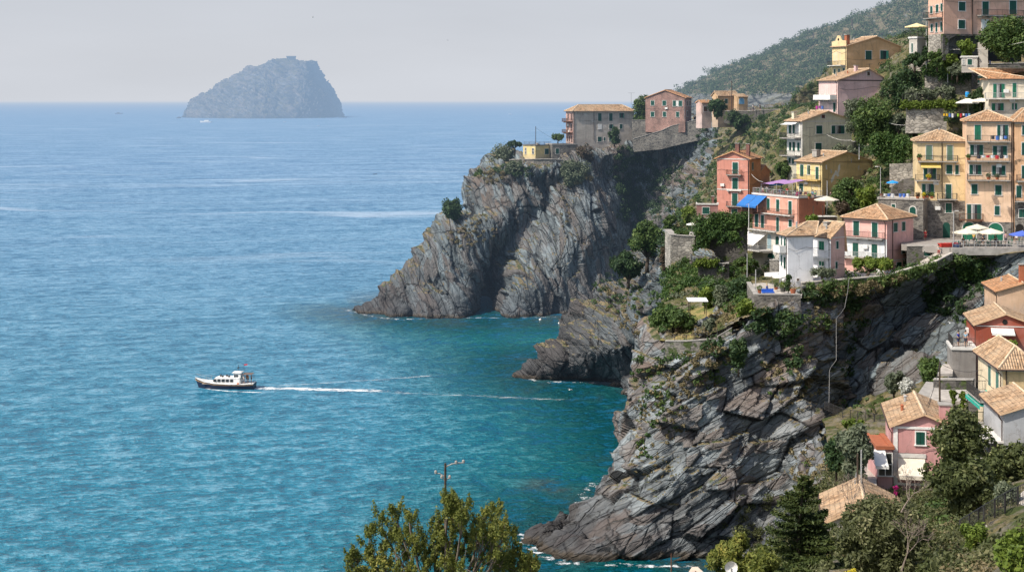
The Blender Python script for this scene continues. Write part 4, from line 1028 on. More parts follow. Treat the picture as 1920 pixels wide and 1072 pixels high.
# far promontory --------------------------------------------------
h = House('villa', 'long weathered grey villa with pink seaward end on the far promontory', 'house', 'A', 440, 495, 262, 445, 388, 878, 70, pl('grey_render', (.46, .41, .35), .7, .05, 1))
h.body('hip', 1.9, T2, .5)
h.part('pink_end_wall', MB().box(-h.wl, 0.03, -.04, 0, 0, h.h-.36), pl('dusty_pink', (.50, .30, .25), .5))
h.wins('R', [(617,278,643,333),(697,278,722,333),(770,276,797,312),(615,446,643,482),(657,450,669,476),(697,450,712,478),(697,357,720,390),(772,356,793,390)])
h.win('R', 617,357,643,392,'w',sh=M_WHITE)
h.wins('L', [(399,278,409,330),(423,278,433,330),(398,355,408,405),(422,355,432,405),(395,440,404,480),(409,440,417,480),(425,440,433,485)],'b')
h.bal('L', 392,436,336,1.6,.9,M_RUST,M_RUST); h.bal('L', 392,436,415,1.6,.9,M_RUST,M_RUST); h.pipe('R', 587, 255, 470); h.pipe('R', 446, 270, 490)
h = House('brick_house', 'two storey brick house with gabled roof beside the round tree', 'house', 'A', 1243, 330, 166, 440, 958, 1288, 22, stone('pale_brick', (0.42, 0.24, 0.20), (0.30, 0.18, 0.15), 3.0, (0.36, 0.27, 0.23)))
h.body('gy', 2.2, T3, .35)
h.wins('L', [(997,187,1022,222),(1080,187,1107,222),(1155,187,1177,228),(1197,187,1222,228),(996,267,1022,303),(1083,267,1107,303),(1178,267,1200,305)]); h.wins('R', [(1252,190,1262,225),(1270,190,1280,225),(1252,262,1262,300)],'b')
h.win('L', 1180,190,1194,226,'w'); h.pipe('L', 1238, 175, 325, mat=M_GALV)
h = House('flat_roofed_cottage', 'small yellow flat-roofed cottage perched at the tip of the promontory', 'house', 'A', 168, 600, 512, 437, 80, 290, 42, pl('pale_yellow', (0.726, 0.572, 0.264), .55, 0, 2))
h.body('flat', rmat=M_ST); h.wins('L', [(93,525,103,570),(145,530,158,570)],'g'); h.win('R', 235,533,263,572); h.chim(-1, 2, h.h, h.h+.7, .5, M_CONC)
rail('iron_railing', 'thin rusty railing around the flat roof of the yellow cottage', 'railing', [h.W(-h.wl+.2,.2,h.h+.3),h.W(-.2,.2,h.h+.3),h.W(-.2,h.wr-.2,h.h+.3)], .8, M_RUST, .3)
yc = h
h = House('stone_annex', 'grey stone annex with one shuttered window between yellow cottage and grey villa', 'house', 'A', 288, 640, 505, 440, 284, 472, 70, M_ST, wl=5)
h.body('flat', rmat=M_CONC); h.win('R', 313,530,337,570)
h = House('ochre_house', 'small ochre house with tiled roof behind the clipped round tree', 'house', 'A', 1478, 285, 152, 400, 1436, 1622, 62, pl('ochre', (0.572, 0.385, 0.220), .5, 0, 3))
h.body('gy', 1.1, T2, .3); h.win('R', 1528,175,1548,207); h.pipe('R', 1614, 155, 245)
h = House('annex', 'ochre lean-to with blue arched window beside the small ochre house', 'house', 'A', 1626, 262, 160, 400, 1622, 1692, 66, pl('ochre', (0.572, 0.385, 0.220), .5, 0, 3), wl=4)
h.body('gy', .6, T2, .2); h.win('R', 1630,168,1666,212,'a',sh=plain('sky_blue_panel', (.16, .36, .55)))
h = House('shed', 'little pink shed with brown door and tiled roof left of the clipped round tree', 'shed', 'A', 1364, 290, 203, 392, 1356, 1432, 66, pl('light_pink', (0.660, 0.462, 0.396), .5), wl=3)
h.body('gy', .6, T3, .25); h.win('R', 1375,230,1403,265,'b')

# salmon tower
h = House('tower_house', 'tall salmon-pink tower house with two brick chimneys', 'house', 'A', 1705, 1022, 603, 305, 1472, 1785, 26, pl('salmon', (0.616, 0.270, 0.204), .5, 0, 4))
h.body('gy', 1.37, T3, .5); h.part('orange_side_wall', MB().box(0, .04, .01, h.wr, 0, h.h-.2), pl('orange_side', (0.660, 0.275, 0.121), .5))
for b in ((1583,630,1623,713),(1582,742,1622,822),(1580,852,1620,940)): h.win('L', *b, 'c', frame=M_WHITE)
h.win('L', 1577,965,1617,998); h.win('R', 1722,632,1732,685)
h.bal('L', 1545,1650,718,.9,1.0,M_RUST); h.bal('L', 1545,1650,830,.5,.15,M_TRIM,M_TRIM,True); h.bal('L', 1545,1660,943,.9)
c_ = MB(); h.fb(c_, 'L', -h.wl, 0, 0, .05, h.h-.25, h.h-.05); _, zc = h.uz('L', 1500, 822); h.fb(c_, 'L', -h.wl, 0, 0, .05, zc-.1, zc+.1); h.part('string_course', c_, M_TRIM)
h.pipe('L', 1700, 615, 1010); h.chim(-h.wl*.42, 1.2, h.h+.8, h.h+3.0, .8, M_BRICK); h.chim(-.9, 2.0, h.h+.3, h.h+2.9, .7, M_BRICK)
h = House('low_annex', 'low dusty-pink annex with flat terrace roof at the foot of the salmon tower', 'house', 'A', 1478, 1030, 935, 300, 1325, 1600, 8, pl('dusty_mauve', (.33, .17, .15), .5, 0, 5), wr=3)
h.body('flat', rmat=M_TRIM); h.win('L', 1367,952,1417,1000,'c'); h.chim(-1.0, 1.5, h.h, h.h+1.6, .5, M_BRICK)
h = House('back_house', 'small orange outbuilding with tiled roof behind the salmon tower', 'house', 'A', 1778, 790, 700, 312, 1745, 1850, 50, pl('orange_side', (0.660, 0.275, 0.121), .5)); h.body('gx', 1.3, T3, .3)

# cream-green house
h = House('house', 'pale green-cream gabled house with white balconies facing the sea', 'house', 'M', 215, 500, 224, 286, 120, 526, 62, pl('green_cream', (0.715, 0.674, 0.495), .55, 0, 6))
h.body('gx', 1.75, T2, .45); h.part('white_front', MB().box(-h.wl, .03, -.04, 0, 0, h.h-.1), pl('white_front', (0.770, 0.748, 0.682), .5))
h.win('R', 302,253,340,305,'c',frame=M_WHITE); h.win('R', 398,253,478,305,'o',frame=M_WHITE); h.win('R', 297,363,336,413,'c',frame=M_WHITE); h.win('R', 336,186,357,207,'b')
h.wins('L', [(132,250,146,305),(157,250,169,305),(184,255,202,310,'g'),(133,357,147,410),(156,357,170,412),(185,360,200,412),(131,455,143,490),(152,460,165,495)])
h.bal('L', 112,208,330,1.6); h.bal('L', 112,208,440,1.6); h.part('string_course', h.fb(MB(), 'R', 0, h.wr, 0, .05, h.h-.2, h.h-.02), M_TRIM)
h.chim(-h.wl*.8, 1.0, h.h, h.h+1.6, .7); h.awn('L', 118, 195, 226, 245, 1.6, M_WHITE, .08, 'canopy')
# yellow gable house
h = House('house', 'yellow house with peeling gable wall and pale tiled roof above the restaurant terrace', 'house', 'M', 340, 700, 482, 272, 180, 690, 55, pl('gold_gable', (0.688, 0.495, 0.234), .5, .02, 7))
h.body('gx', 1.65, T2, .35, apex=.42, rise2=-.6); h.part('yellow_front_lit_tone', MB().box(-h.wl, .03, -.05, 0, 0, h.h-.1), pl('yellow_front_lit_tone', (0.770, 0.616, 0.297), .45))  # front brighter than the gable: sunlight painted into its yellow
h.part('peeled_plaster', MB().prism([(4.2,h.h-.8),(4.7,h.h-.4),(4.75,h.h-1.4),(4.3,h.h-2.2),(4.5,h.h-2.7),(4.0,h.h-2.8),(3.6,h.h-2.4),(3.3,h.h-2.6),(2.9,h.h-3.5),(2.4,h.h-3.9),(2.2,h.h-3.4),(2.7,h.h-2.6),(3.2,h.h-2.1),(3.5,h.h-1.6),(3.8,h.h-1.7),(3.9,h.h-2.1),(4.1,h.h-1.8)], .0, .012, 'x').prism([(.9,h.h-.6),(1.2,h.h-.5),(1.3,h.h-1.5),(1.0,h.h-1.3)], .0, .012, 'x'), plain('bare_render', (.74, .71, .65), .9))
h.wins('L', [(203,498,224,572),(248,503,265,560),(300,512,319,590),(197,617,222,665),(285,630,320,692,'g')])
h.bal('L', 182,335,592,1.1,.9,M_IRON,plain('yellow_slab', (.66, .46, .16))); h.chim(-h.wl*.55, 2.2, h.h+.8, h.h+2.0, 1.1, M_CONC); h.pipe('R', 372, 600, 700)
# pink restaurant house
h = House('restaurant_house', 'long salmon-pink house with crowded roof terrace and white arcaded ground floor', 'house', 'Q', 900, 1450, 552, 262, 240, 1275, 62, pl('salmon_pink', (0.726, 0.374, 0.281), .5, 0, 8))
h.body('flat', rmat=M_TRIM); RH = h
h.part('shade_toned_side_wall', MB().box(0, .04, .01, h.wr, 0, h.h-.02), pl('shade_toned_salmon', (0.632, 0.235, 0.146), .55))  # side wall redder and darker: shade painted into its colour
for b in ((447,552,487,717),(580,567,625,740),(755,590,803,780),(275,775,322,960),(362,790,405,975),(580,825,620,1025),(758,858,806,960)): h.win('L', *b, 'c', frame=M_WHITE)
h.bal('L', 430,840,775,1.0,.95,M_RUST,M_TRIM); h.bal('L', 205,640,1000,1.3,.95,M_IRON,M_TRIM)
_, zg = h.uz('L', 600, 1030); h.part('white_ground_floor', MB().box(-h.wl, .03, -.05, 0, -3.5, zg), pl('white_ground', (0.726, 0.693, 0.627), .55))
h.part('balcony_bay', MB().box(-h.wl-1.6, -h.wl+2.0, -1.4, 0, h.h-3.4, h.h-3.2).box(-h.wl-1.6, -h.wl+2.0, -1.4, -1.3, h.h-3.2, h.h-2.2).box(-h.wl-1.6, -h.wl-1.5, -1.3, 0, h.h-3.2, h.h-2.2), M_RUST)
h.pipe('L', 893, 560, 900); h.pipe('R', 1160, 560, 640)
M_BLUE = plain('blue_canvas', (.03, .15, .42), .8)
g = MB()
for i in range(2):
    x0 = -h.wl-1.4+i*2.9
    for j in range(5):
        y0, y1 = -.1-j*.5, -.1-(j+1)*.5; z0, z1 = h.h-.1-j*.36, h.h-.1-(j+1)*.36
        g.face([(x0, y0, z0), (x0+2.8, y0, z0), (x0+2.8, y1, z1), (x0, y1, z1)])
    g.face([(x0, -2.6, h.h-1.9), (x0+2.8, -2.6, h.h-1.9), (x0+2.8, -2.6, h.h-2.2), (x0, -2.6, h.h-2.2)])
h.part('blue_awning', g, M_BLUE)
# lower white floor details
h.z = 'V'
h.win('L', 397,262,445,445,'a',sh=plain('grey_blue_door', (.25, .36, .40))); h.win('L', 500,287,540,395,'a'); h.win('L', 400,500,490,560,'a'); h.win('L', 220,470,320,530,'g')
_, za = h.uz('L', 230, 235); u0, u1 = h.u('L', 150), h.u('L', 395)
g = MB()
for i in range(2):
    ua = u0+(u1-u0)*i/2+.05; ub = u0+(u1-u0)*(i+1)/2-.05
    for j in range(6):
        t0, t1 = j/6, (j+1)/6; g.face([(ua, -.1-3.0*t0, za-1.9*t0), (ub, -.1-3.0*t0, za-1.9*t0), (ub, -.1-3.0*t1, za-1.9*t1), (ua, -.1-3.0*t1, za-1.9*t1)])
    g.face([(ua, -3.1, za-1.9), (ub, -3.1, za-1.9), (ub, -3.1, za-2.15), (ua, -3.1, za-2.15)])
h.part('white_awning', g, plain('white_canvas', (.78, .76, .72), .9))
h.bal('L', 120,470,440,3.2,.95,M_GALV,M_TRIM); h.z = 'Q'
# pink and white house
h = House('house', 'square pink house with white middle storey and hipped roof beside the flat-topped pine', 'house', 'P', 1368, 938, 540, 225, 1082, 1545, 42, pl('rose_pink', (0.762, 0.439, 0.381), .5, 0, 9))
PW_ = h; _, z1 = h.uz('L', 1300, 672); _, z0 = h.uz('L', 1300, 800)
h.body('hip', 1.9, T1, .45); h.part('white_band', h.fb(MB(), 'L', -h.wl, .0, 0, .03, z0, z1), pl('white_band', (0.726, 0.748, 0.748), .55))
for b in ((1144,552,1183,648),(1268,562,1307,660),(1140,697,1178,793),(1266,706,1305,800)): h.win('L', *b, 'c', frame=M_WHITE)
h.bal('L', 1085,1352,662,.8,.95,M_IRON); h.bal('L', 1082,1360,798,1.0,.95,M_GALV)
h.wins('R', [(1412,565,1438,623),(1468,558,1490,616),(1466,702,1486,766),(1432,827,1463,893)]); h.pipe('R', 1404, 545, 900); h.win('L', 1295,878,1345,905,'w')
h.part('string_course', h.fb(MB(), 'R', 0, h.wr, 0, .05, z0-.5, z0-.35), M_TRIM)
# white house (two bodies)
h = House('white_house', 'tall white house with blank sea-facing wall standing on the edge terrace', 'house', 'V', 650, 985, 275, 214, 545, 970, 74, pl('white_wash', (0.860, 0.860, 0.860), .45, 0, 10)); h.body('hip', 1.5, T2, .3, ridge=(-4.5, 5.5, -4.0, 7.0))
h.wins('L', [(567,292,582,400),(606,310,627,425),(567,515,582,655),(603,548,628,690)]); h.win('R', 765,820,788,845,'b'); h.bal('L', 556,640,478,1.2,.9,M_WHITE,M_TRIM,True)
h = House('white_house', 'white house with pink side wall and curved white balcony left of the square pink house', 'house', 'V', 1190, 860, 303, 219, 962, 1365, 52, pl('blush_pink', (0.682, 0.440, 0.374), .5, 0, 11)); h.body('gx', 1.9, T2, .3, apex=.92)
h.part('white_front', MB().box(-h.wl, .03, -.05, 0, -3.5, h.h-.1), pl('white_wash', (0.860, 0.860, 0.860), .45, 0, 10))
h.win('L', 1045,350,1110,460,'c',frame=M_WHITE,sh=M_GREEN2); h.win('L', 1045,600,1105,655,'c',frame=M_WHITE,sh=M_GREEN2); h.bal('L', 940,1180,540,1.1,1.0,M_WHITE,M_WHITE)
h.wins('R', [(1257,350,1285,442),(1247,607,1273,690)]); h.part('string_course', h.fb(MB(), 'R', 0, h.wr, 0, .05, h.h-.15, h.h-.02), M_TRIM); h.chim(-2.6, 2.2, h.h+.5, h.h+1.9, .7, M_CONC)
# tall yellow terrace houses
YEL = pl('warm_yellow', (0.726, 0.550, 0.308), .5, 0, 12)
h = House('terrace_house', 'yellow three storey house with yellow awning between stone house and tallest yellow house', 'house', 'M', 1250, 965, 350, 236, 935, 1262, 10, YEL, wr=7.0)
h.body('hip', 1.65, T2, .35)
for b in ((993,378,1030,467),(1125,378,1160,470)): h.win('L', *b, 'c', sh=plain('faded_green', (.10, .17, .12)))
h.wins('L', [(978,518,1055,590,'o'),(1120,500,1157,557),(1176,502,1198,560),(968,620,1042,700,'o'),(1117,622,1152,712),(1115,740,1155,800),(1098,860,1143,957,'a')])
h.bal('L', 942,1190,477,.9); h.bal('L', 925,1075,596,1.0); h.bal('L', 1062,1185,714,1.0); h.pipe('L', 1093, 360, 720); h.awn('L', 958,1082,487,514,1.3,plain('yellow_canvas', (.60, .45, .12)),.1)
_, zs = h.uz('L', 1150, 725); h.part('stone_base', h.fb(MB(), 'L', -h.wl, 0, 0, .05, -1, zs), M_ST)
h = House('terrace_house', 'tallest yellow house with four rows of balconies over green arched doors', 'house', 'M', 1540, 975, 224, 232, 1248, 1660, 12, pl('peach_yellow', (0.770, 0.539, 0.363), .5, 0, 13), wr=7.5)
h.body('hip', 1.65, T1, .35)
h.win('L', 1298,250,1337,342,'c',sh=M_GREEN2)
h.wins('L', [(1440,250,1507,340,'o'),(1270,375,1350,440,'o'),(1413,382,1500,440,'o'),(1265,500,1338,560,'o'),(1408,505,1490,565,'o'),(1278,622,1316,683),(1427,628,1467,690),(1250,748,1337,842,'o'),(1424,757,1455,815),(1222,860,1305,975,'ag'),(1382,865,1475,980,'ag')])
for y in (352, 474, 594): h.bal('L', 1250,1518,y,1.0)
h.bal('L', 1200,1350,842,1.0,.95,M_RUST,M_RUST); _, zs = h.uz('L', 1400, 850); h.part('stone_base', h.fb(MB(), 'L', -h.wl, 0, 0, .035, -1, zs-.2), M_ST)
h.pipe('L', 1532, 230, 700); YT = h
h = House('terrace_house', 'orange-yellow corner house cut off by the right edge beside the tallest yellow house', 'house', 'M', 1700, 975, 228, 231, 1549, 1760, 12, pl('orange_yellow', (0.682, 0.418, 0.242), .5, 0, 14), wr=7.5)
h.body('hip', 2.0, T1, .35); h.wins('L', [(1596,253,1625,312),(1594,505,1625,585),(1560,630,1592,705),(1576,778,1620,830),(1556,870,1606,930,'ad'),(1594,360,1620,438)]); h.bal('L', 1518+32,1690,727,1.0); h.bal('L',1560,1690,600,1.0)
_, zs = h.uz('L', 1580, 735); h.part('stone_base', h.fb(MB(), 'L', -h.wl, 0, 0, .05, -1, zs), M_ST)
h = House('stone_house', 'grey rubble stone house with cluttered flat roof behind the square pink house', 'house', 'M', 975, 955, 722, 233, 693, 1072, 24, M_ST)
h.body('flat', rmat=M_CONC); h.win('L', 777,747,800,775); h.win('L', 890,762,928,820,'a'); h.win('R', 1020,868,1045,955,'ad'); h.win('R', 1035,760,1060,800,'b'); ST = h

# lavender, tan, peach houses above
h = House('house', 'pale lavender-pink gabled house with broad blank side wall', 'house', 'T', 228, 985, 672, 303, 70, 645, 66, pl('lavender_pink_shade_tone', (0.739, 0.528, 0.528), .4, 0, 15))
h.body('gx', 2.25, T2, .4, apex=.62, below=3); h.part('pink_front_lit_tone', MB().box(-h.wl, .03, -.05, 0, -3, h.h-.1), pl('pink_front_lit_tone', (0.770, 0.550, 0.506), .5))  # lit front and shaded lavender wall, light put into both colours
h.win('R', 473,602,495,632,'b'); h.part('string_course', h.fb(MB(), 'R', 0, h.wr, 0, .06, h.h-.12, h.h+.05), M_DARK)
h.wins('L', [(97,722,108,785,'g'),(127,727,140,790,'g'),(97,855,108,905,'g'),(120,855,132,905,'g'),(160,852,172,910,'g'),(190,862,210,940,'c')]); h.bal('L', 80,222,832,1.8,.9,M_WHITE,M_TRIM,True)
h.chim(-2.0, h.wr*.48, h.h+1.4, h.h+3.0, .6)
h = House('house', 'tan-orange gabled house with ornamental parapet facing the sea', 'house', 'T', 300, 700, 388, 318, 182, 758, 64, pl('tan_orange', (0.686, 0.430, 0.218), .45, 0, 16))
h.body('gx', 2.1, T2, .35, apex=.54); h.part('cream_front_lit_tone', MB().box(-h.wl, .03, -.05, 0, 0, h.h-.1), pl('cream_front_lit_tone', (0.792, 0.605, 0.330), .45))  # cream front over tan body: sunlit side painted as a lighter colour
for b in ((458,427,510,500),(582,425,633,498),(580,568,632,625)): h.win('R', *b, 'c', frame=M_WHITE)
h.wins('L', [(200,450,213,510,'g'),(224,440,246,535,'g'),(196,582,210,640,'c'),(233,580,246,640,'c'),(270,572,287,628,'c')]); h.bal('L', 182,296,548,1.4,.9,M_IRON,M_TRIM)
h.part('ornamental_gable', MB().prism([(-h.wl,h.h),(0,h.h),(0,h.h+1.2),(-1.6,h.h+1.3),(-2.2,h.h+2.3),(-2.8,h.h+2.4),(-3.6,h.h+1.2),(-h.wl,h.h+1.1)], -.15, .15), pl('cream_front_lit_tone', (0.792, 0.605, 0.330), .45))
h.part('round_vent', MB().tube([(-2.5,-.19,h.h+1.5),(-2.5,-.155,h.h+1.5)], .28, 10), M_DARK)
h.chim(-.8, .8, h.h, h.h+2.4, .8, M_TERRA); h.chim(-1.5, h.wr*.83, h.h+.5, h.h+1.4, .8, M_TERRA)
h = House('apartment_house', 'large peach apartment house at the top right with brown downpipe', 'house', 'T', 1115, 285, -45, 255, 985, 1860, 68, pl('peach', (0.750, 0.454, 0.333), .45, 0, 17))
h.body('hip', 2.5, T1, .4, below=0)
h.part('terrace_base', MB().box(-h.wl, -.02, 0, 1.0, -4.5, -.02), M_STW)
h.wins('R', [(1240,18,1295,93),(1237,170,1292,242),(1437,15,1490,127),(1665,8,1722,122),(1432,168,1488,258,'w')], frame=M_WHITE)
h.wins('L', [(1003,55,1022,115),(1050,42,1072,105),(1090,32,1107,95),(1048,195,1063,270),(1088,187,1104,262),(1008,205,1025,265)])
h.bal('R', 1392,1785,134,1.2,1.0,M_IRON); h.bal('L', 992,1108,152,1.3,1.0,M_IRON); h.pipe('R', 1352, -20, 300, .10)
PE = h; _, zs = h.uz('R', 1250, 282)
h.part('vaulted_base', MB().prism([(h.u('R',1105),-4.5),(h.u('R',1120),-4.5),(h.u('R',1120),-3.2),(h.u('R',1135),-1.8),(h.u('R',1165),-.8),(h.u('R',1210),-.3),(h.wr,-.3),(h.wr,.02),(h.u('R',1105),.02)], -.4, .12, 'x'), M_STD)
h.part('vault_shade_sheet', MB().box(-3.0, -2.9, h.u('R',1120), h.wr, -4.5, 0), M_DARK)  # dark sheet standing in for the shade inside the vault
h = House('terrace_block', 'pale rendered block carrying the cream parasol terrace left of the peach apartment house', 'building', 'T', 892, 455, 322, 261, 825, 990, 55, pl('hut_render', (.50, .46, .40), .5, 0, 19)); h.body('flat', rmat=M_TRIM, below=.3); h.win('L', 845,365,858,440)
rail('iron_railing', 'dark railing around the cream parasol terrace', 'railing', [h.W(-h.wl+.1,.1,h.h+.3),h.W(-.1,.1,h.h+.3),h.W(-.1,h.wr-.1,h.h+.3)], .9, M_IRON, .2, 1.5)
h = House('cream_house', 'cream villa with four-slope tiled roof cut off by the right edge', 'house', 'U', 1960, 850, 362, 243, 1335, 2050, 8, pl('cream', (0.770, 0.671, 0.517), .45, 0, 18), wr=9)
h.body('hip', 1.7, T3, .35, ridge=(-9.5, 3.5, 2, 5)); h.wins('L', [(1395,440,1560,640,'o'),(1673,430,1730,632,'c'),(1375,720,1545,825,'o'),(1665,720,1738,812,'o')], sh=M_GREEN2); h.bal('L', 1270,1900,650,1.3,.95,M_GALV,M_TRIM)
h = House('garden_hut', 'small rendered hut with green door below the large peach house', 'shed', 'U', 1170, 190, 62, 250, 950, 1215, 14, pl('hut_render', (.52, .48, .42), .5, 0, 19), wr=4); h.body('flat', rmat=M_TRIM, below=1.0); h.win('L', 1028,85,1092,170)
h.part('upper_block', MB().box(.2, 1.7, .4, 2.8, -1, h.h+2.6), pl('hut_render', (.52, .48, .42), .5, 0, 19)); h.win('L', 960,95,980,160,'g')

# lower right group
h = House('red_house', 'dark red gabled house with round vent and white awning on the cliff', 'house', 'R', 494, 800, 572, 172, 500, 990, 100, pl('oxblood', (0.330, 0.083, 0.050), .45, 0, 20), wl=9)
h.body('gx', 1.2, T2, .35); h.part('round_vent', MB().tube([(.0, h.wr*.5-.1, h.h+.35), (.05, h.wr*.5-.1, h.h+.35)], .30, 12), M_DARK); h.awn('R', 615,808,604,640,1.2,M_WHITE,.15)
h.part('string_course', h.fb(MB(), 'R', 0, h.wr, 0, .05, h.h-.2, h.h-.1), M_TRIM)
h = House('stone_tower_base', 'tall grey rendered block carrying a railed terrace beside the red house', 'building', 'R', 490, 1045, 788, 170, 292, 552, 10, pl('grey_block', (.25, .23, .21), .9, .04, 21), wr=5)
h.body('flat', rmat=M_TRIM); TB = h
h = House('house', 'tan house with tall chimney behind the red house', 'house', 'R', 672, 480, 292, 196, 660, 1000, 97, pl('tan_wall', (0.632, 0.424, 0.278), .45, 0, 22), wl=9)
h.body('gx', 1.0, T3, .35, apex=.65); h.chim(-1, 3.3, h.h, h.h+3.4, .7, M_TERRA)
h = House('house', 'yellow and cream house with green awning and two sea balconies at the right edge', 'house', 'L', 778, 960, 142, 140, 625, 1090, 94, pl('deep_cream', (0.660, 0.484, 0.253), .45, 0, 23), wl=9.2)
h.body('hip', 1.8, T2, .45); h.part('cream_front_lit_tone', MB().box(-h.wl, .03, -.05, 0, -3.5, h.h-.3), pl('cream_lit_tone', (0.770, 0.638, 0.440), .45))  # sea side lighter than the body, its sunlight put into the colour
h.wins('L', [(653,122,676,305),(723,178,748,358),(645,450,668,600),(712,455,738,720)], sh=plain('sage_shutter', (.07, .17, .13))); h.bal('L', 632,768,400,2.0); h.bal('L', 632,765,690,2.0); h.awn('L', 632,772,396,440,2.0,plain('teal_canvas', (.03, .36, .27)),.35,'green_awning'); h.pipe('R', 812, 150, 380)
h = House('house', 'blue-grey rendered house with worn tiled roof cut off by the right edge', 'house', 'L', 790, 860, 560, 126, 785, 1100, 96, pl('blue_grey', (0.390, 0.403, 0.416), .4, 0, 24), wl=8)
h.body('gx', .9, T2, .35, apex=.95)
h.part('side_balcony', MB().box(-.3, 0, -2.4, 0, -1.2, -1.05).box(-.3, 0, -2.4, -2.3, -1.05, -.1).box(-6, 0, -2.6, -2.5, 0.4, 1.3).box(-6, 0, -2.6, 0, .25, .4), M_TRIM)
h = House('pink_cottage', 'pink cottage with big shuttered window and cream awning above the foreground trees', 'house', 'N', 838, 580, 236, 127, 842, 1190, 100, pl('cottage_pink', (0.572, 0.297, 0.281), .45, 0, 25), wl=9.2)
h.body('gx', 1.0, T2, .35); h.win('R', 967,272,1018,345,'c',frame=M_WHITE); h.part('string_course', h.fb(h.fb(h.fb(MB(), 'R', 0, h.wr, 0, .08, h.h-.22, h.h-.02), 'R', 0, h.wr, 0, .08, h.h-6.9+1.9, h.h-6.9+2.1), 'R', 0, .35, 0, .07, 0, h.h-.25), M_WHITE)
h.chim(-1.2, h.wr*.86, h.h+.2, h.h+1.7, .9, pl('cottage_pink', (0.572, 0.297, 0.281), .45, 0, 25)); h.awn('R', 862,1018,420,505,1.2,M_CREAM,.3); PC = h
h.part('arch', h.fb(MB(), 'R', h.u('R',858), h.u('R',1024), 0, .1, h.uz('R',940,418)[1], h.uz('R',940,395)[1]), M_TRIM)
h = House('porch_block', 'open porch with red-tiled terrace roof on the sea side of the pink cottage', 'porch', 'N', 833, 600, 372, 126, 748, 836, 4, pl('cottage_pink', (0.572, 0.297, 0.281), .45, 0, 25), wr=5)
h.body('flat', rmat=M_TERRA); h.part('terracotta_deck', MB().box(-h.wl, 0, 0, h.wr, h.h+.07, h.h+.12), M_TERRA); h.win('L', 755,395,828,520,'g'); h.awn('L', 715,790,372,440,1.8,M_WHITE,.2)
h = House('lower_house', 'low house seen by its orange tiled roof behind the fir tree', 'house', 'N', 455, 900, 790, 112, 460, 900, 100, pl('hut_render', (.52, .48, .42), .5, 0, 19), wl=8); h.body('gx', 1.4, T2, .3)
e = thing('flat_roof_house', 'cream flat-roofed building with parapet at the bottom edge of the photo', 'house', P(1303, 1062, 58)); M_CRW = pl('cream_wall', (0.638, 0.528, 0.407), .5, 0, 26); M_CRP = plain('cream_parapet', (.62, .50, .39), .8)
O_ = Vector(e.location); A1 = P(1248, 1082, 53)-O_; A2 = P(1362, 1078, 54.5)-O_
A1.z = A2.z = 0
def qd(a, b, t, z0, z1, name, mat):
    d = (b-a).normalized(); n = Vector((-d.y, d.x, 0))*t/2; return MB().hexa([tuple(q+Vector((0,0,z))) for z in (z0, z1) for q in (a-n, b-n, b+n, a+n)]).build(name, mat, e)
Zv = Vector((0,0,0)); A3 = A1+A2
m = MB(); c = [Zv, A1, A3, A2]; m.hexa([tuple(q+Vector((0,0,z))) for z in (-7, -.25) for q in c]).build('wall', M_CRW, e)
qd(Zv, A1, .22, -.6, .0, 'parapet', M_CRP); qd(Zv, A2, .22, -.6, .003, 'parapet', M_CRP); qd(A1, A3, .2, -.6, .001, 'parapet', M_CRP); qd(A2, A3, .2, -.6, .002, 'parapet', M_CRP)
for i, q in enumerate((A1, A1*.45, A2*.55, A2)): MB().lathe([(.10, -.2), (.12, .02), (.14, .06), (.05, .12), (.0, .14)], 8, tuple(q)).build('parapet_cap', M_CONC, e)
# distant summit and far-hill buildings
hz = thing('fort', 'ruined square fort on the summit of the island', 'building', P(546, 114, 4920)); q = MB()
for i in range(5): q.box(-14+i*6.2, -11+i*6.2, -8, -7, 0, 13)
q.box(-14, 14, -8, 8, -6, 4).box(-15, 15, -9, 9, 11.5, 15).box(-14, 14, 6, 8, 0, 12); q.build('walls', M_ST, hz)
sg = thing('signal_mast', 'signal mast on the sloping shoulder of the island', 'mast', P(469, 130, 4920)); MB().tube([(0,0,-6),(0,0,14)], .7, 5).box(-5, 5, -.5, .5, 9, 10).build('mast_pole', M_IRON, sg)
ru = House('hill_ruin', 'ruined grey stone building in the trees on the far hillside', 'building', '0', 1552, 84, 76, 1120, 1541, 1568, 40, M_ST); ru.body('flat', rmat=M_ST)

# ------------------------------------------------------------------ walls, terraces, stairs
wallrun('rampart_wall', 'grey rampart wall climbing beneath the brick house', 'wall', [(1187,261,442),(1241,245,441),(1258,237,441),(1316,222,440)], [285,280,275,262], M_ST, 1.0)
wallrun('retaining_wall', 'tall grey wall with two small windows below the brick house', 'wall', [(1185,226,445),(1290,226,444)], [266,262], M_ST, 1.0, True, [(1230,231,1236.5,240),(1249.5,232,1255.5,240)])
wallrun('terrace_wall', 'grey terrace wall with fence running right from the ochre house', 'wall', [(1340,208,402),(1400,209,398),(1440,206,395),(1490,205,390)], [225,245,248,245], M_STD, .8)
wallrun('terrace_wall', 'stone footing wall under the small yellow flat-roofed cottage', 'wall', [(955,300,440),(1000,299,436.5),(1035,299,436.5),(1090,302,439)], [330,318,320,318], M_ST, 2.0)
wallrun('boundary_wall', 'mossy wall along the terrace edge below the white houses', 'wall', [(1503,531,211.5),(1590,524,212),(1660,518,214),(1712,503,216)], [564,546,534,518], M_STG, .5, True, capm=M_PAVE)
wallrun('boundary_wall', 'grey wall holding the small patio at the foot of the tall white house', 'wall', [(1407,530,218),(1421,553,208),(1501,553,208)], [560,580,578], M_ST, .5)
wallrun('garden_wall', 'grey stone wall along the front of the grassy cliff garden', 'wall', [(1247,640,206.5),(1290,640,205.5),(1337,636,205),(1372,615,204)], [682,684,668,650], M_STG, .5)
wallrun('retaining_wall', 'high shaded wall hung with ivy below the low dusty-pink annex', 'wall', [(1306,410,264),(1401,412,262)], [492,492], M_STD, 1.0)
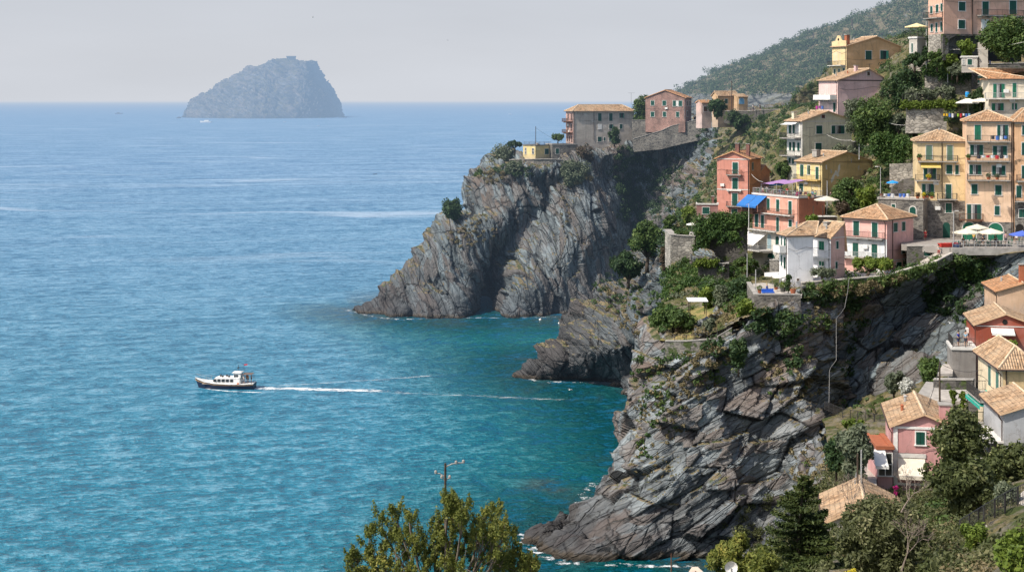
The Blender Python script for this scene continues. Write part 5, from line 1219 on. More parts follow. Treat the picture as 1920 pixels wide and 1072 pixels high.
wallrun('retaining_wall', 'lower garden wall topped by a clipped hedge under the ivy wall', 'wall', [(1309,496,250),(1367,494,249)], [545,545], M_STD, .8)
wallrun('retaining_wall', 'short tan stone wall beside the patio pergola', 'wall', [(1443,488,232),(1462,488,230)], [520,520], M_ST, .6)
wallrun('bastion', 'pale stone bastion with a small parasol terrace above the cliff trees', 'wall', [(1247,431,270),(1257,441,262),(1303,444,262),(1305,436,272)], [500,505,505,500], M_STW, 1.0)
wallrun('rock_wall', 'pale rubble retaining wall under the trailing green plants in the upper gardens', 'wall', [(1734,139,263),(1775,138,262),(1822,136,261)], [165,176,180], M_STW, 1.0, False)
wallrun('retaining_wall', 'long dark grey wall below the garden hut at upper right', 'wall', [(1822,121,259),(1930,119,257)], [168,170], M_STD, 1.0, True, [(1834,143,1843,156)])
wallrun('dry_stone_wall', 'pale dry stone wall under the wire fence in the upper gardens', 'wall', [(1700,199,256),(1769,200,255)], [229,230], M_STW, 1.0, False)
wallrun('dry_stone_wall', 'lower dry stone wall of large pale boulders below the wire fence', 'wall', [(1699,228,252),(1775,228,251)], [250,250], M_STW, 1.0, False)
wallrun('dry_stone_wall', 'rubble wall beside the street lamp left of the yellow houses', 'wall', [(1668,308,250),(1718,306,249)], [352,352], M_STW, 1.0, False)
wallrun('dry_stone_wall', 'dark sloping rubble wall behind the blue parasol', 'wall', [(1672,354,242),(1694,336,242),(1716,334,241)], [366,366,366], M_STD, .7, False)
wallrun('stair_wall', 'pale stone stair wall beside the round-topped street pole in the upper gardens', 'wall', [(1704,110,268),(1728,109,267),(1752,118,266),(1764,130,265)], [132,134,134,134], M_STW, .8, True)
wallrun('retaining_wall', 'vaulted stone substructure with dark hollow beneath the peach house', 'wall', [(1768,66,256),(1842,64,262)], [100,104], M_STD, 1.0, True)
wallrun('road_wall', 'dark stone wall with arched opening under the road beside the stairs', 'wall', [(1700,462,224),(1745,462,223),(1785,463,222)], [496,496,500], M_STD, 1.0, True, [(1733,470,1744,480)])
wallrun('stair_wall', 'curved stone parapet of the stairs above the recessed cliff', 'wall', [(1714,502,216.2),(1752,493,217),(1786,475,219)], [516,508,489], M_STG, .5, True, capm=M_PAVE)
wallrun('retaining_wall', 'dark stone wall behind the small yards below the grey block', 'wall', [(1750,712,165),(1825,713,163)], [745,744], M_STD, .6, True)
wallrun('retaining_wall', 'low dark wall with a gate beside the yellow and cream house', 'wall', [(1816,752,152),(1846,752,151)], [780,778], M_STD, .5, True)
# road, terraces, patios
ZRd = YT.O.z+.02
slab('road_terrace', [PZ(1780,465,ZRd),PZ(2040,466,ZRd),PZ(2040,440,ZRd),PZ(1690,440,ZRd),PZ(1690,458,ZRd)], .9, plain('road_surface', (.30, .275, .25), .95, var=.2, scale=.6))
dk = thing('road_viaduct', 'concrete deck carrying the restaurant terrace over the cliff on a pillar', 'bridge', PZ(1785,465,ZRd)); O = Vector(dk.location)
MB().box(-.1, 14, -.5, -.02, -1.0, -.02).build('deck_beam', M_CONC, dk); MB().box(8.3, 9.5, -.3, .8, -5.5, -1.02).box(7.9, 9.9, -.4, .9, -1.6, -1.02).build('pillar', M_CONC, dk)
rail('metal_railing', 'grey railing along the outer edge of the restaurant terrace', 'railing', [O+Vector((0,-.3,0)), O+Vector((14,-.3,0))], 1.05, M_GALV, .5, 1.6)
ZP = P(1420,553,208).z-.15
slab('patio', [P(1408,538,218)*1, PZ(1421,556,ZP), PZ(1503,556,ZP), PZ(1510,538,ZP), PZ(1425,533,ZP)][0:0]+[PZ(1421,555,ZP),PZ(1503,555,ZP),PZ(1509,534,ZP),PZ(1430,530,ZP),PZ(1408,532,ZP)], .3, M_PAVE)
ZL = P(1590,527,212).z-.5
slab('lower_terrace', [PZ(1503,536,ZL),PZ(1660,522,ZL),PZ(1715,508,ZL),PZ(1690,490,ZL),PZ(1503,510,ZL)], .3, M_PAVE)
ZT = P(1640,740,150).z
slab('yard', [P(1738,752,152),P(1812,752,152),P(1816,730,160),P(1748,730,160)], .3, M_PAVE); slab('yard', [P(1758,700,168),P(1786,700,168),P(1788,682,174),P(1768,682,174)], .3, M_PAVE)
slab('cottage_terrace', [P(1603,928,118),P(1644,930,118),P(1643,862,136),P(1612,862,136)], .4, M_PAVE)
slab('footpath', [P(1820,1010,84),P(1880,1005,84),P(1950,930,92),P(1935,905,96),P(1890,945,92)], .15, M_PAVE)
def stairs(label, a, b, w, n, mat=M_PAVE):
    a, b = Vector(a), Vector(b); e = thing('stone_stairs', label, 'stairs', a); d = b-a; hv = Vector((d.x, d.y, 0)).normalized(); sd = Vector((-hv.y, hv.x, 0))*w/2; m = MB()
    for i in range(n):
        p0 = d*(i/n); p1 = d*((i+1)/n); zt = p1.z; z0 = p0.z-.5
        c = [p0-sd, p0+sd, p1+sd, p1-sd]; m.hexa([(q.x, q.y, z0) for q in c]+[(q.x, q.y, zt) for q in c])
    m.build('steps', mat, e); return e
stairs('pale stone stairs climbing to the road beside the pink and white house', P(1737,492,219), P(1783,466,222.5), 2.2, 16)
stairs('steep stone steps between bushes above the small yards', P(1735,742,160), P(1752,716,168), 1.8, 10, M_CONC)
rail('wire_fence', 'grey mesh fence above the dry stone wall in the upper gardens', 'fence', [P(1692,198,257),P(1740,198,257),P(1790,197,256)], 2.0, M_IRON, .3, 2.5)
rail('wire_fence', 'fence along the cliff path below the shaded grass', 'fence', [P(1546,768,196),P(1580,782,186),P(1640,793,176),P(1665,798,170)], 1.1, M_IRON, .3, 2.5)
rail('wire_fence', 'wire fence beside the footpath at the lower right', 'fence', [P(1800,1025,82),P(1845,995,86),P(1885,970,89),P(1935,945,92)], 1.5, M_IRON, .25, 1.8)
rail('wire_fence', 'thin fence along the edge of the grassy cliff garden', 'fence', [P(1265,641,206.2),P(1305,641,205.6),P(1345,632,204.9),P(1372,616,204)], 1.0, M_IRON, .4, 1.6)
rail('handrail', 'dark handrail down the cliff path below the patio', 'railing', [P(1463,581,203.5),P(1500,588,201),P(1548,597,199),P(1566,598,199)], .9, M_IRON, .0, 2.0)
rail('metal_railing', 'fence along the promontory road beside the ochre house', 'railing', [P(1395,208,400),P(1440,205,396),P(1490,203,392)], 1.2, M_IRON, .5, 2.0)
rail('metal_railing', 'railing around the paved terrace below the pink cottage', 'railing', [P(1603,928,118)+Vector((0,0,.02)),P(1612,862,136)+Vector((0,0,.02)),P(1640,862,136)+Vector((0,0,.02))], 1.0, M_GALV, .2, 1.4)
rail('metal_railing', 'railing around the terrace on top of the grey rendered block', 'railing', [TB.W(-TB.wl+.1,4.5,TB.h+.3),TB.W(-TB.wl+.1,.1,TB.h+.3),TB.W(-.1,.1,TB.h+.3)], 1.0, M_IRON, .2, 1.4)
# ------------------------------------------------------------------ trees and shrubs
tree('round_tree','tall dome-shaped green tree between grey villa and brick house',1204,200,450,19,25,224,'green',2600,.42,shape='round')
tree('clipped_tree','clipped round dark tree in front of the ochre house',1344,199,388,17,15.5,216,'dark',2200,.34)
tree('lone_tree','lone round dark tree on the grassy ledge of the headland',850,389,428,21,18,408,'dark',2400,.40)
tree('umbrella_tree','small flat-topped tree beside the yellow flat-roofed cottage',965,271,445,16,9,284,'dark',1300,.34,shape='umbrella')
tree('shrub','big olive-brown bush on the headland rim left of the yellow cottage',936,290,446,25,25,312,'olive',2200,.38,cat='shrub')
tree('shrub','round green bush on the dry slope above the lone tree',902,328,444,20,15,342,'green',1400,.38,cat='shrub')
tree('shrub','spreading olive bush below the yellow flat-roofed cottage',968,314,436,26,14,328,'olive',1600,.38,cat='shrub')
tree('shrub','tall grey-green bush below the grey villa',1078,318,434,34,24,342,'olive',2800,.38,cat='shrub')
tree('shrub','brownish bush against the corner of the grey villa',1098,284,438,17,15,300,'brown',1100,.36,cat='shrub')
tree('shrub','dark bush growing over the wall of the grey villa',1152,252,438,17,13,268,'dark',1100,.36,cat='shrub')
tree('shrub','small green tree on the terrace left of the grey villa',1046,257,446,12,9,266,'green',900,.3,cat='shrub')
tree('shrub','wide dark bush on the rampart right of the brick house',1383,222,398,22,15,238,'dark',1500,.36,cat='shrub')
tree('maritime_pine','tall spreading pine with two stems above the middle cliff',1213,446,297,42,37,500,'green',5200,.34,nc=34,cr=.30,bark=M_BARK)
tree('maritime_pine','lower spreading pine leaning out over the sea',1178,497,300,34,28,530,'dark',3600,.34,nc=24,cr=.32)
tree('shrub','dry brown bush at the foot of the pale bastion',1250,480,276,14,26,505,'brown',1300,.30,cat='shrub')
tree('shrub','green bush sitting on top of the pale bastion',1277,438,264,15,9,447,'green',900,.26,cat='shrub')
tree('palm_shrub','spiky yellow-green bush left of the low dusty-pink annex',1290,398,296,14,13,415,'bright',800,.30,cat='shrub')
tree('shrub','bright green bushes above the pale bastion',1256,415,292,16,10,428,'green',900,.30,cat='shrub')
tree('umbrella_pine','broad dome-shaped pine in the grassy cliff garden',1264,600,213,44,30,640,'green',5200,.26,nc=34,cr=.36,shape='umbrella')
tree('garden_tree','round bright green tree on the lawn of the cliff garden',1324,554,224,15,16,574,'bright',1400,.24)
tree('garden_tree','silvery olive tree between round bright tree and dark tree in the cliff garden',1352,552,222,17,19,580,'olive',1600,.24)
tree('garden_tree','large dark green tree left of the patio wall',1386,541,221,26,23,578,'dark',3000,.26)
tree('shrub','yellow-green bush below the patio wall',1397,575,207,21,16,596,'bright',1500,.24,cat='shrub')
tree('shrub','small silvery bush by the lawn of the cliff garden',1330,607,208,13,11,620,'olive',800,.24,cat='shrub')
tree('shrub','dark bush with drooping leaves at the end of the garden wall',1385,655,202,18,28,690,'dark',1900,.26,cat='shrub')
tree('shrub','round green bush under the garden wall on the near cliff',1293,692,203.5,20,15,712,'green',1500,.24,cat='shrub')
tree('shrub','small green bush at the left end of the garden wall',1228,655,212,13,16,672,'green',900,.24,cat='shrub')
tree('terrace_tree','dense rounded dark tree against the yellow peeling gable',1587,362,257,36,31,396,'green',3800,.28,nc=20)
tree('shrub','bright green bushes right of the dense rounded dark tree',1628,366,254,21,22,396,'bright',1900,.27,cat='shrub')
tree('shrub','dry purple-brown bush below the dense rounded dark tree',1580,388,248,13,12,402,'brown',900,.25,cat='shrub')
tree('garden_tree','spreading tree left of the yellow front balcony',1467,315,290,19,14,335,'green',1500,.30)
tree('hedge_shrub','long silvery bush on the roof edge of the yellow gabled house',1583,281,283,38,11,298,'olive',2000,.30,cat='shrub')
tree('evergreen_tree','big dark evergreen right of the lavender house',1699,157,268,42,36,196,'dark',4600,.32,nc=22)
tree('fig_tree','broad bright tree covering the corner of the lavender house',1642,218,262,50,38,262,'green',4400,.30,nc=24)
tree('garden_tree','olive-toned tree against the lavender wall',1603,208,265,25,26,245,'olive',1900,.28)
tree('olive_tree','leftmost of the three rounded olive trees in the upper gardens',1712,177,259,18,13,194,'olive',1700,.26,group='rounded olive trees')
tree('olive_tree','middle of the three rounded olive trees in the upper gardens',1746,175,258,19,14,194,'olive',1800,.26,group='rounded olive trees')
tree('olive_tree','rightmost olive tree beside the street lamp in the upper gardens',1777,172,257,19,15,194,'olive',1800,.26,group='rounded olive trees')
tree('large_tree','large green tree in front of the peach apartment house',1888,72,246,52,40,104,'green',7600,.28,nc=36)
tree('garden_tree','dark tree under the cream parasol of the peach house',1744,84,262,25,21,112,'dark',2400,.28)
tree('vine','bright vine over the yard of the garden hut',1812,84,252,25,11,108,'bright',1500,.26,cat='vine')
tree('vine','trailing green vine left of the garden hut',1785,112,256,20,13,138,'bright',1400,.26,cat='vine')
tree('fruit_tree','dark fruit tree left of the cream villa',1834,184,250,21,18,210,'dark',2200,.26)
tree('garden_tree','green tree below the fig tree in the middle gardens',1655,246,261,30,24,272,'green',2200,.27)
tree('garden_tree','olive-green bush left of the dry stone wall',1685,224,259,17,15,245,'olive',1500,.26,cat='shrub')
tree('shrub','silvery bush between hedge and stone boulders',1708,246,254,22,11,260,'olive',1400,.25,cat='shrub')
tree('shrub','green shrub left of the yellow house eaves',1712,272,248,16,14,292,'green',1100,.25,cat='shrub')
tree('shrub','bright shrub on the ledge below the restaurant kiosk',1521,411,248,15,9,422,'bright',1000,.24,cat='shrub')
tree('flat_topped_pine','flat-topped bright pine with leaning trunk before the pink and white house',1634,495,216.5,40,15,518,'bright',4200,.24,nc=22,cr=.5,shape='umbrella',lean=-8)
tree('olive_tree','sparse yellowish olive tree in front of the white house',1541,512,213,27,13,530,'olive',1200,.22,shape='umbrella',cr=.5)
tree('cypress','little dark cypress on the patio beside the tall white house',1478,527,210,4.5,14,546,'dark',500,.18,nc=10,cr=.9)
tree('vine','green pergola vine left of the tall white house',1400,494,246,28,12,512,'green',2000,.25,cat='vine')
tree('shrub','bush of bright green leaves above the terrace of the grey block',1825,602,186,16,16,622,'bright',1500,.22,cat='shrub')
tree('rounded_tree','clipped bright dome tree in front of the red house',1878,646,158,29,14,668,'bright',2400,.19,shape='umbrella',nc=24)
tree('shrub','leafy green bush beside the steps in the small yards',1746,690,176,26,21,716,'green',2600,.22,cat='shrub')
tree('garden_tree','pale green tree at the edge of the shaded grass',1676,710,182,21,18,734,'olive',1900,.22)
tree('blossom_shrub','white-flowering bush above the pink cottage roof',1701,722,168,14,13,738,'white',1000,.18,cat='shrub')
tree('young_tree','small bright tree in the yard above the big foreground tree',1788,736,150,8,6,760,'bright',450,.18)
tree('young_tree','thin bright tree left of the low gate wall',1806,742,150,8,8,768,'bright',450,.18)
tree('loquat_tree','large dark loquat tree right of the pink cottage',1797,820,110,60,52,900,'loquat',6500,.19,nc=30,cr=.34)
tree('dark_tree','very dark spreading tree below the loquat tree',1805,915,98,74,60,1010,'loquat',8000,.18,nc=34,cr=.34)
tree('dark_tree','dark tree at the right edge below the grey-blue house',1892,872,106,44,44,950,'loquat',4200,.18,nc=22,cr=.34)
tree('shrub','grey-green bush between the two dark trees',1886,922,92,22,24,950,'olive',1800,.15,cat='shrub')
tree('olive_tree','grey olive tree left of the pink cottage',1607,835,124,42,38,905,'olive',4200,.19,nc=22,cr=.34)
tree('garden_tree','dark shrub tree clinging to the cliff left of the olive',1568,845,134,22,22,880,'dark',1700,.20)
tree('shrub','bright low bushes along the cliff path fence',1600,795,170,26,10,808,'bright',1500,.2,cat='shrub')
tree('tangled_tree','big tangled olive-green tree in the foreground centre right',1655,1010,76,112,88,1120,'tangle',18000,.115,nc=90,cr=.20)
tree('olive_tree','soft grey-green tree behind the fir and the satellite dish',1385,1042,84,66,40,1110,'mixed',6500,.13,nc=26,cr=.32)
tree('garden_tree','yellow-green bush at the foot of the fir tree',1436,1064,74,50,26,1110,'mixed',3200,.12,nc=20,cr=.4)
tree('citrus_tree','bright glossy citrus tree in the lower right corner',1905,1045,46,46,48,1150,'bright',3200,.11,nc=20,cr=.36)
tree('young_tree','light green young tree beside the footpath',1826,1000,72,28,24,1035,'bright',2600,.11,nc=18)
tree('flower_bush','bush with yellow flowers at the bottom edge',1600,1076,60,22,9,1110,'yellow',450,.06,cat='shrub')
tree('bougainvillea','magenta bougainvillea under the terrace of the pink cottage',1680,914,108,6,4,930,'bougain',300,.07,cat='shrub')

tree('shrub','dark bush at the foot of the pale rendered terrace block',1715,112,259,22,13,124,'dark',1500,.26,cat='shrub')
tree('shrub','green bush under the stone end of the peach apartment house',1757,106,256,20,15,122,'green',1500,.26,cat='shrub')
tree('shrub','leafy bush below the garden hut',1795,130,254,20,11,142,'olive',1200,.26,cat='shrub')
def lobed_tree():
    """foreground tree at the bottom edge: upright feathery sprays on thin visible limbs"""
    Y = 60.0; base = P(835,1230,Y); e = thing('feathery_tree','sunlit feathery tree at the bottom edge in front of the sea','tree',base); r = random.Random(5)
    sp = [(690,1030,26,34),(718,1000,24,36),(745,985,24,40),(770,1000,24,40),(700,1060,40,30),(742,1050,45,38),(790,1040,36,42),(812,1020,30,42),(835,1000,30,40),(850,960,16,30),(868,975,18,32),(872,1010,28,36),(905,975,22,30),(925,985,22,36),(945,1005,22,34),(960,1030,26,30),(975,1055,26,22),(905,1020,36,40),(930,1050,44,34),(870,1055,48,34),(815,1070,50,30),(995,1068,20,12),(720,1075,50,30),(780,1085,50,30),(900,1085,60,34),(960,1080,40,24),(660,1062,18,24),(838,945,9,16)]
    C = []; Rr = []; t = MB(); root = Vector((0, 0, 0)); s = F/Y
    for i, (x, y, rx, ry) in enumerate(sp):
        yy = Y+r.uniform(-1.6, 1.6); c = P(x, y, yy)-base; f = Vector((c.x*.25, r.uniform(-.3,.3), max(.8, c.z*.35)))
        mid = f.lerp(c, .6)+Vector((r.uniform(-.12,.12), r.uniform(-.1,.1), -.1)); tip = c+Vector((r.uniform(-.1,.1), 0, ry/s*.7))
        t.tube([root, f, mid, c, tip], [.16, .09, .05, .03, .008], 5)
        for k in range(13):
            w = Vector((r.gauss(0,.62)*rx/s, r.gauss(0,.7)*rx/s, r.uniform(-1.1,1.0)*ry/s)); tw = (1-.55*max(0, w.z/(ry/s)))
            p = c+Vector((w.x*tw, w.y, w.z)); up = Vector((r.gauss(0,.35), r.gauss(0,.35), 1)).normalized(); L = r.uniform(.28,.6)*(1 if k else 1.2)
            t.tube([mid.lerp(c, r.random()), p, p+up*L], [.018, .009, .003], 4)
            for q_ in range(6): f_ = q_/5; C.append(tuple(p+up*L*f_)); Rr.append(.17*(1.05-.75*f_)*r.uniform(.8,1.3))
    t.build('trunk', plain('grey_bark', (.16, .13, .10), .9, var=.3, scale=6), e, True)
    C = np.array(C); Rr = np.array(Rr); q, f = leaf_quads(C, Rr, 52000, .060, 77, inner=.05); np_mesh('crown', q, f, LEAF['mixed'], e)
lobed_tree()
def fir():
    Y = 88.0; base = P(1495,1100,Y); top = P(1508,888,Y); e = thing('fir_tree','dark ragged fir tree standing in front of the cliff','tree',base); r = random.Random(9)
    H = (top-base).z; t = MB().tube([(0,0,-1),(.1,0,H*.5),tuple(top-base)], [.22,.13,.02], 7); qs = []
    rg = np.random.default_rng(4); n0 = 0
    for i in range(74):
        f = (i/74.0)**.85; z = H*(.02+.96*f); L = (1-f)**.8*3.5*r.uniform(.7,1.15)+.16; a = r.random()*6.283; dx, dy = math.cos(a), math.sin(a)
        x0 = .1*min(1, 2*f)+(top-base).x*max(0, f-.5)*2
        p0 = Vector((x0, 0, z)); p1 = p0+Vector((dx*L*.55, dy*L*.55, -.05*L)); p2 = p0+Vector((dx*L, dy*L, .10*L)); t.tube([p0, p1, p2], [.035, .022, .006], 4)
        m = int(190*L+30); u = rg.random(m)**.8; w = (1-u*.65)*L*.30; off = rg.normal(size=m)*.5*w
        c = np.stack([p0.x+dx*L*u-dy*off, p0.y+dy*L*u+dx*off, p0.z+(-.10*u+.22*u*u)*L+rg.normal(size=m)*.06-.12*np.abs(off)], 1); qs.append(c)
    c = np.concatenate(qs); n = len(c); nn = rg.normal(size=(n,3))*.6; nn[:,2] += 1; nn /= np.linalg.norm(nn,axis=1,keepdims=True); a = np.cross(nn, rg.normal(size=(n,3))); a /= np.linalg.norm(a,axis=1,keepdims=True); b = np.cross(nn,a); sz = .11*(.6+.8*rg.random(n))[:,None]
    q = np.stack([c-a*sz, c-b*sz*.45, c+a*sz, c+b*sz*.45],1).reshape(-1,3)
    t.build('trunk', M_BARK, e, True); np_mesh('crown', q, np.arange(n*4).reshape(-1,4), leaf_mat('fir_needles', (0.022, 0.040, 0.014), (0.075, 0.100, 0.028), (0.20, 0.21, 0.06)), e)
fir()
def bare_tree(label, px, py, Y, topx, topy, spread, seed):
    base = P(px, py, Y); e = thing('bare_tree', label, 'tree', base); r = random.Random(seed); t = MB()
    def grow(p, d, L, rad, k):
        q = p+d*L; t.tube([p, p.lerp(q, .5)+Vector((r.uniform(-.06,.06)*L, r.uniform(-.06,.06)*L, 0)), q], [rad, rad*.8, rad*.6], 4, False)
        if k:
            for _ in range(3 if k > 1 else 4):
                nd = (d+Vector((r.gauss(0,.55), r.gauss(0,.5), r.gauss(.1,.35)))*spread).normalized(); grow(q, nd, L*r.uniform(.6,.85), rad*.6, k-1)
    d = P(topx, topy, Y)-base; grow(Vector((0,0,0)), d.normalized(), d.length*.36, .045, 5); t.build('branches', plain('dry_twigs', (.24, .19, .155), .9), e); return e
bare_tree('leafless grey branches sticking out above the tangled tree', 1690, 960, 74, 1728, 895, .7, 3)
bare_tree('leafless brown branches left of the pink cottage terrace', 1600, 990, 88, 1590, 905, .9, 8)
bare_tree('leafless pale twigs in the middle of the tangled tree', 1690, 1070, 71, 1720, 980, 1.0, 12)
# skyline trees of the far hill
for i, (x, y, rx, ry) in enumerate(((1346,160,8,6),(1371,148,6,5),(1388,133,9,6),(1417,121,8,7),(1436,117,7,6),(1499,84,12,7),(1514,78,6,5),(1530,80,14,8),(1576,64,10,9),(1592,57,8,6),(1559,72,6,6),(1620,44,8,6),(1652,28,10,7),(1690,22,9,6))):
    lab = ['rounded tree lowest on the skyline of the far hill','second skyline tree up the far hill ridge','dark wide skyline tree beside the bare scree','round bushy skyline tree standing alone','smaller skyline tree right of the lone round one','wide umbrella-shaped skyline tree on the far hill','small skyline tree joining the umbrella-shaped one','broad skyline tree above the green ridge','tall skyline tree left of the hill ruin','skyline tree just above the hill ruin','small skyline tree near the thin pole','skyline tree behind the tan house chimney','broad skyline tree above the peach house parasol','skyline tree nearest the top edge of the photo'][i]
    Yk = 1190-(x-1300)*.16
    tree('skyline_tree', lab, x, y+1, Yk, rx, ry, y+ry+2, 'far', 420, .95, nc=9, cat='tree', group='trees along the far hill skyline')
def far_scrub():
    G, N = SURF['far_hill']; r = np.random.default_rng(3); k = r.choice(len(G), 9000); g = G[k]
    px = CX+F*g[:,0]/g[:,1]; py = HY+F*(HC-g[:,2])/g[:,1]; dens = fbm(g/60.0, 3, 5); m = (g[:,2] > 42)&(py < 178)&(dens+r.random(len(g))*.35 > .46)&(px < 1960)&(py < 230)
    g = g[m]; rad = r.uniform(1.2, 4.2, len(g)); g = g+np.stack([r.normal(size=len(g))*3, r.normal(size=len(g))*3, rad*.3], 1)
    q, f = leaf_quads(g, rad, 26*len(g), .85, 5, .75); o = np_mesh('hillside_macchia', q, f, LEAF['far']); tag(o, 'dense green scrub covering the far hillside', 'scrub', None, 'stuff')
far_scrub()

def sc(name, label, cat, *a, **k):
    o = scrub(name, *a, **k)
    if o: tag(o, label, cat)
sc('dry_grass','tufts of dry golden grass on the cliff tops and ledges','grass',[(920,330,26,14,26,.7),(1085,335,30,16,26,.8),(1340,330,60,40,40,.7),(1300,390,50,30,40,.6),(1330,670,50,22,40,.5),(1230,740,35,60,24,.4),(1300,620,60,16,50,.4),(1370,590,40,20,30,.45),(1560,600,60,25,30,.5),(1480,720,60,60,40,.45),(1520,860,40,60,50,.4),(1240,780,50,60,46,.34),(1220,860,40,40,24,.3),(1290,720,60,30,36,.4),(1180,600,30,30,30,.4),(900,430,30,30,30,.5),(1060,400,10,40,14,.5),(1620,545,40,10,14,.4),(870,445,30,18,24,.6),(1155,560,30,30,20,.5),(1640,300,30,30,24,.5),(1440,640,20,50,14,.4),(1560,960,50,50,26,.35),(1660,260,60,60,40,.5)],'dry',.20,per=46,seed=3)
sc('shoulder_scrub','green and olive scrub on the stepped shoulder above the middle cliff','scrub',[(1280,520,40,30,60,.8),(1340,520,50,25,60,.8),(1240,580,24,40,40,.7),(1380,560,40,30,50,.7),(1200,690,16,40,14,.4),(1260,670,30,14,16,.5),(1225,760,30,40,22,.36),(1210,840,20,30,16,.32),(1200,560,40,30,24,.6),(1150,570,40,20,16,.5)],'ivy',.22,per=60,seed=33)
sc('cliff_scrub','low dark green scrub clinging to the cliffs','scrub',[(1200,360,45,70,90,1.5),(1260,430,40,50,50,1.3),(1170,330,30,40,24,1.3),(1240,300,30,30,22,1.2),(1330,250,40,30,28,1.0),(1300,340,60,50,40,1.0),(1340,290,40,30,16,.9),(1440,600,60,25,40,.9),(1560,560,70,18,50,.8),(1480,640,20,60,26,.8),(1640,530,60,10,50,.7),(1760,540,30,50,60,.8),(1820,520,30,40,50,.8),(1860,520,20,50,26,.8),(1610,560,20,60,24,.8),(1340,650,40,20,26,.7),(1440,460,25,20,0,.6),(1430,250,30,30,26,1.2),(1800,580,30,30,20,.7),(1590,640,14,70,20,.6),(970,320,50,12,30,.9),(1150,540,40,30,20,.8)],'dark',.30,per=60,seed=8)
sc('bright_scrub','patches of light green growth on ledges and garden slopes','scrub',[(1500,600,60,25,40,.6),(1240,720,30,50,30,.45),(1340,700,50,30,18,.5),(1280,560,60,40,26,.6),(1330,420,60,40,40,.8),(1440,300,60,40,20,.9),(1640,300,60,50,60,.8),(1700,270,50,50,50,.8),(1400,340,60,40,40,.8),(1480,700,60,60,16,.4),(1250,780,30,40,14,.4),(1420,440,60,40,30,.7),(1550,460,40,40,20,.7),(1690,330,40,40,40,.6),(1560,250,80,40,30,.9),(1700,900,200,100,90,.7),(1620,760,60,20,20,.4),(1780,760,60,30,30,.4)],'green',.22,per=55,seed=12)
sc('foreground_undergrowth','tangled olive undergrowth filling the lower right slope','undergrowth',[(1640,1000,300,90,170,.8),(1800,990,150,80,90,.6),(1560,930,60,60,50,.6),(1860,960,90,100,50,.5),(1800,850,150,70,50,.6)],'tangle',.13,per=120,seed=21)
sc('foreground_undergrowth','darker bushes in the undergrowth of the lower right slope','undergrowth',[(1640,1000,300,90,80,.8),(1800,990,150,80,60,.6),(1560,930,60,60,30,.6),(1800,850,150,70,40,.6)],'loquat',.13,per=120,seed=22)
sc('foreground_undergrowth','pale dry weeds in the undergrowth of the lower right slope','undergrowth',[(1700,1030,260,60,90,.45),(1840,1000,120,70,70,.4),(1560,900,50,60,30,.4)],'dry',.10,per=70,seed=23)
def hill_scrub(name, label, surf, leaf, cnt, rad, size, per, seed, thr, ok):
    G, N = SURF[surf]; r = np.random.default_rng(seed); k = r.choice(len(G), cnt); g = G[k]
    px = CX+F*g[:,0]/g[:,1]; py = HY+F*(HC-g[:,2])/g[:,1]; f = fbm(g/9.0, 3, seed); m = (f+r.random(cnt)*.3 > thr)&ok(px, py)&(px > 0)&(px < 1960)&(py > -30)&(py < 1110)
    g = g[m]+np.array([0, 0, rad*.3]); q, fc = leaf_quads(g, rad*r.uniform(.5, 1.4, len(g)), per*len(g), size, seed, .75); tag(np_mesh(name, q, fc, LEAF[leaf]), label, 'scrub', None, 'stuff')
okh = lambda x, y: ~((x > 1395)&(x < 1520)&(y > 515))&~((x > 1680)&(y > 430)&(y < 475))&~((x > 1230)&(x < 1425)&(y > 560)&(y < 640))
hill_scrub('hillside_bushes','green bushes growing between the houses of the village','village_hillside','green',1500,1.0,.26,75,5,.60,okh)
hill_scrub('hillside_bushes','dark bushes growing between the houses of the village','village_hillside','dark',1100,1.1,.28,75,6,.62,okh)
hill_scrub('garden_weeds','olive-coloured weeds of the village slope','village_hillside','olive',900,.7,.24,50,7,.60,okh)
hill_scrub('headland_bushes','dark bushes scattered over the top and gully of the headland','headland_cliff','dark',900,1.2,.36,55,9,.58,lambda x,y: (x>1130)&(x<1330)&(y>250)&(y<520)&(np.abs(x-1130-(y-250)*.25-60)<75))
def hang(name, label, top, bot, leaf, n, size, seed, thick=.5, gap=.0):
    """ivy hanging over a wall face between two pixel lines at given depth"""
    r = np.random.default_rng(seed); C = []; Rr = []
    for _ in range(n):
        t = r.random(); i = min(int(t*(len(top)-1)), len(top)-2); f = t*(len(top)-1)-i
        a = np.array(top[i])*(1-f)+np.array(top[i+1])*f; b = np.array(bot[i])*(1-f)+np.array(bot[i+1])*f; v = r.random()**1.3*(.55+.45*math.sin(t*17+seed)**2)
        q = a*(1-v)+b*v; p = P(*q); C.append((p.x, p.y-.3, p.z)); Rr.append(thick*r.uniform(.5,1.3))
    q, f = leaf_quads(C, Rr, n*55, size, seed); o = np_mesh(name, q, f, LEAF[leaf]); tag(o, label, 'ivy', None, 'stuff')
hang('ivy','dense ivy covering the shaded wall below the salmon tower',[(1303,405,263),(1350,404,262),(1402,406,261)],[(1310,490,263),(1345,440,262),(1402,425,261)],'ivy',150,.24,3,.9)
hang('ivy','ivy hanging from the ledge under the pink restaurant house',[(1325,434,260),(1390,440,260)],[(1330,452,260),(1390,462,260)],'ivy',40,.22,5,.6)
hang('ivy','ivy column running down the left of the shaded wall',[(1306,420,262),(1330,420,262)],[(1308,492,262),(1322,492,262)],'ivy',50,.24,6,.8)
hang('hedge','clipped green hedge on the lower garden wall',[(1304,490,249.5),(1345,489,249.5)],[(1304,498,249.5),(1345,498,249.5)],'bright',40,.22,7,.5)
hang('hedge','trailing hedge draped over the rubble wall in the upper gardens',[(1732,128,263),(1780,124,261),(1825,126,260)],[(1732,137,263),(1780,158,261),(1825,150,260)],'ivy',120,.24,8,.8)
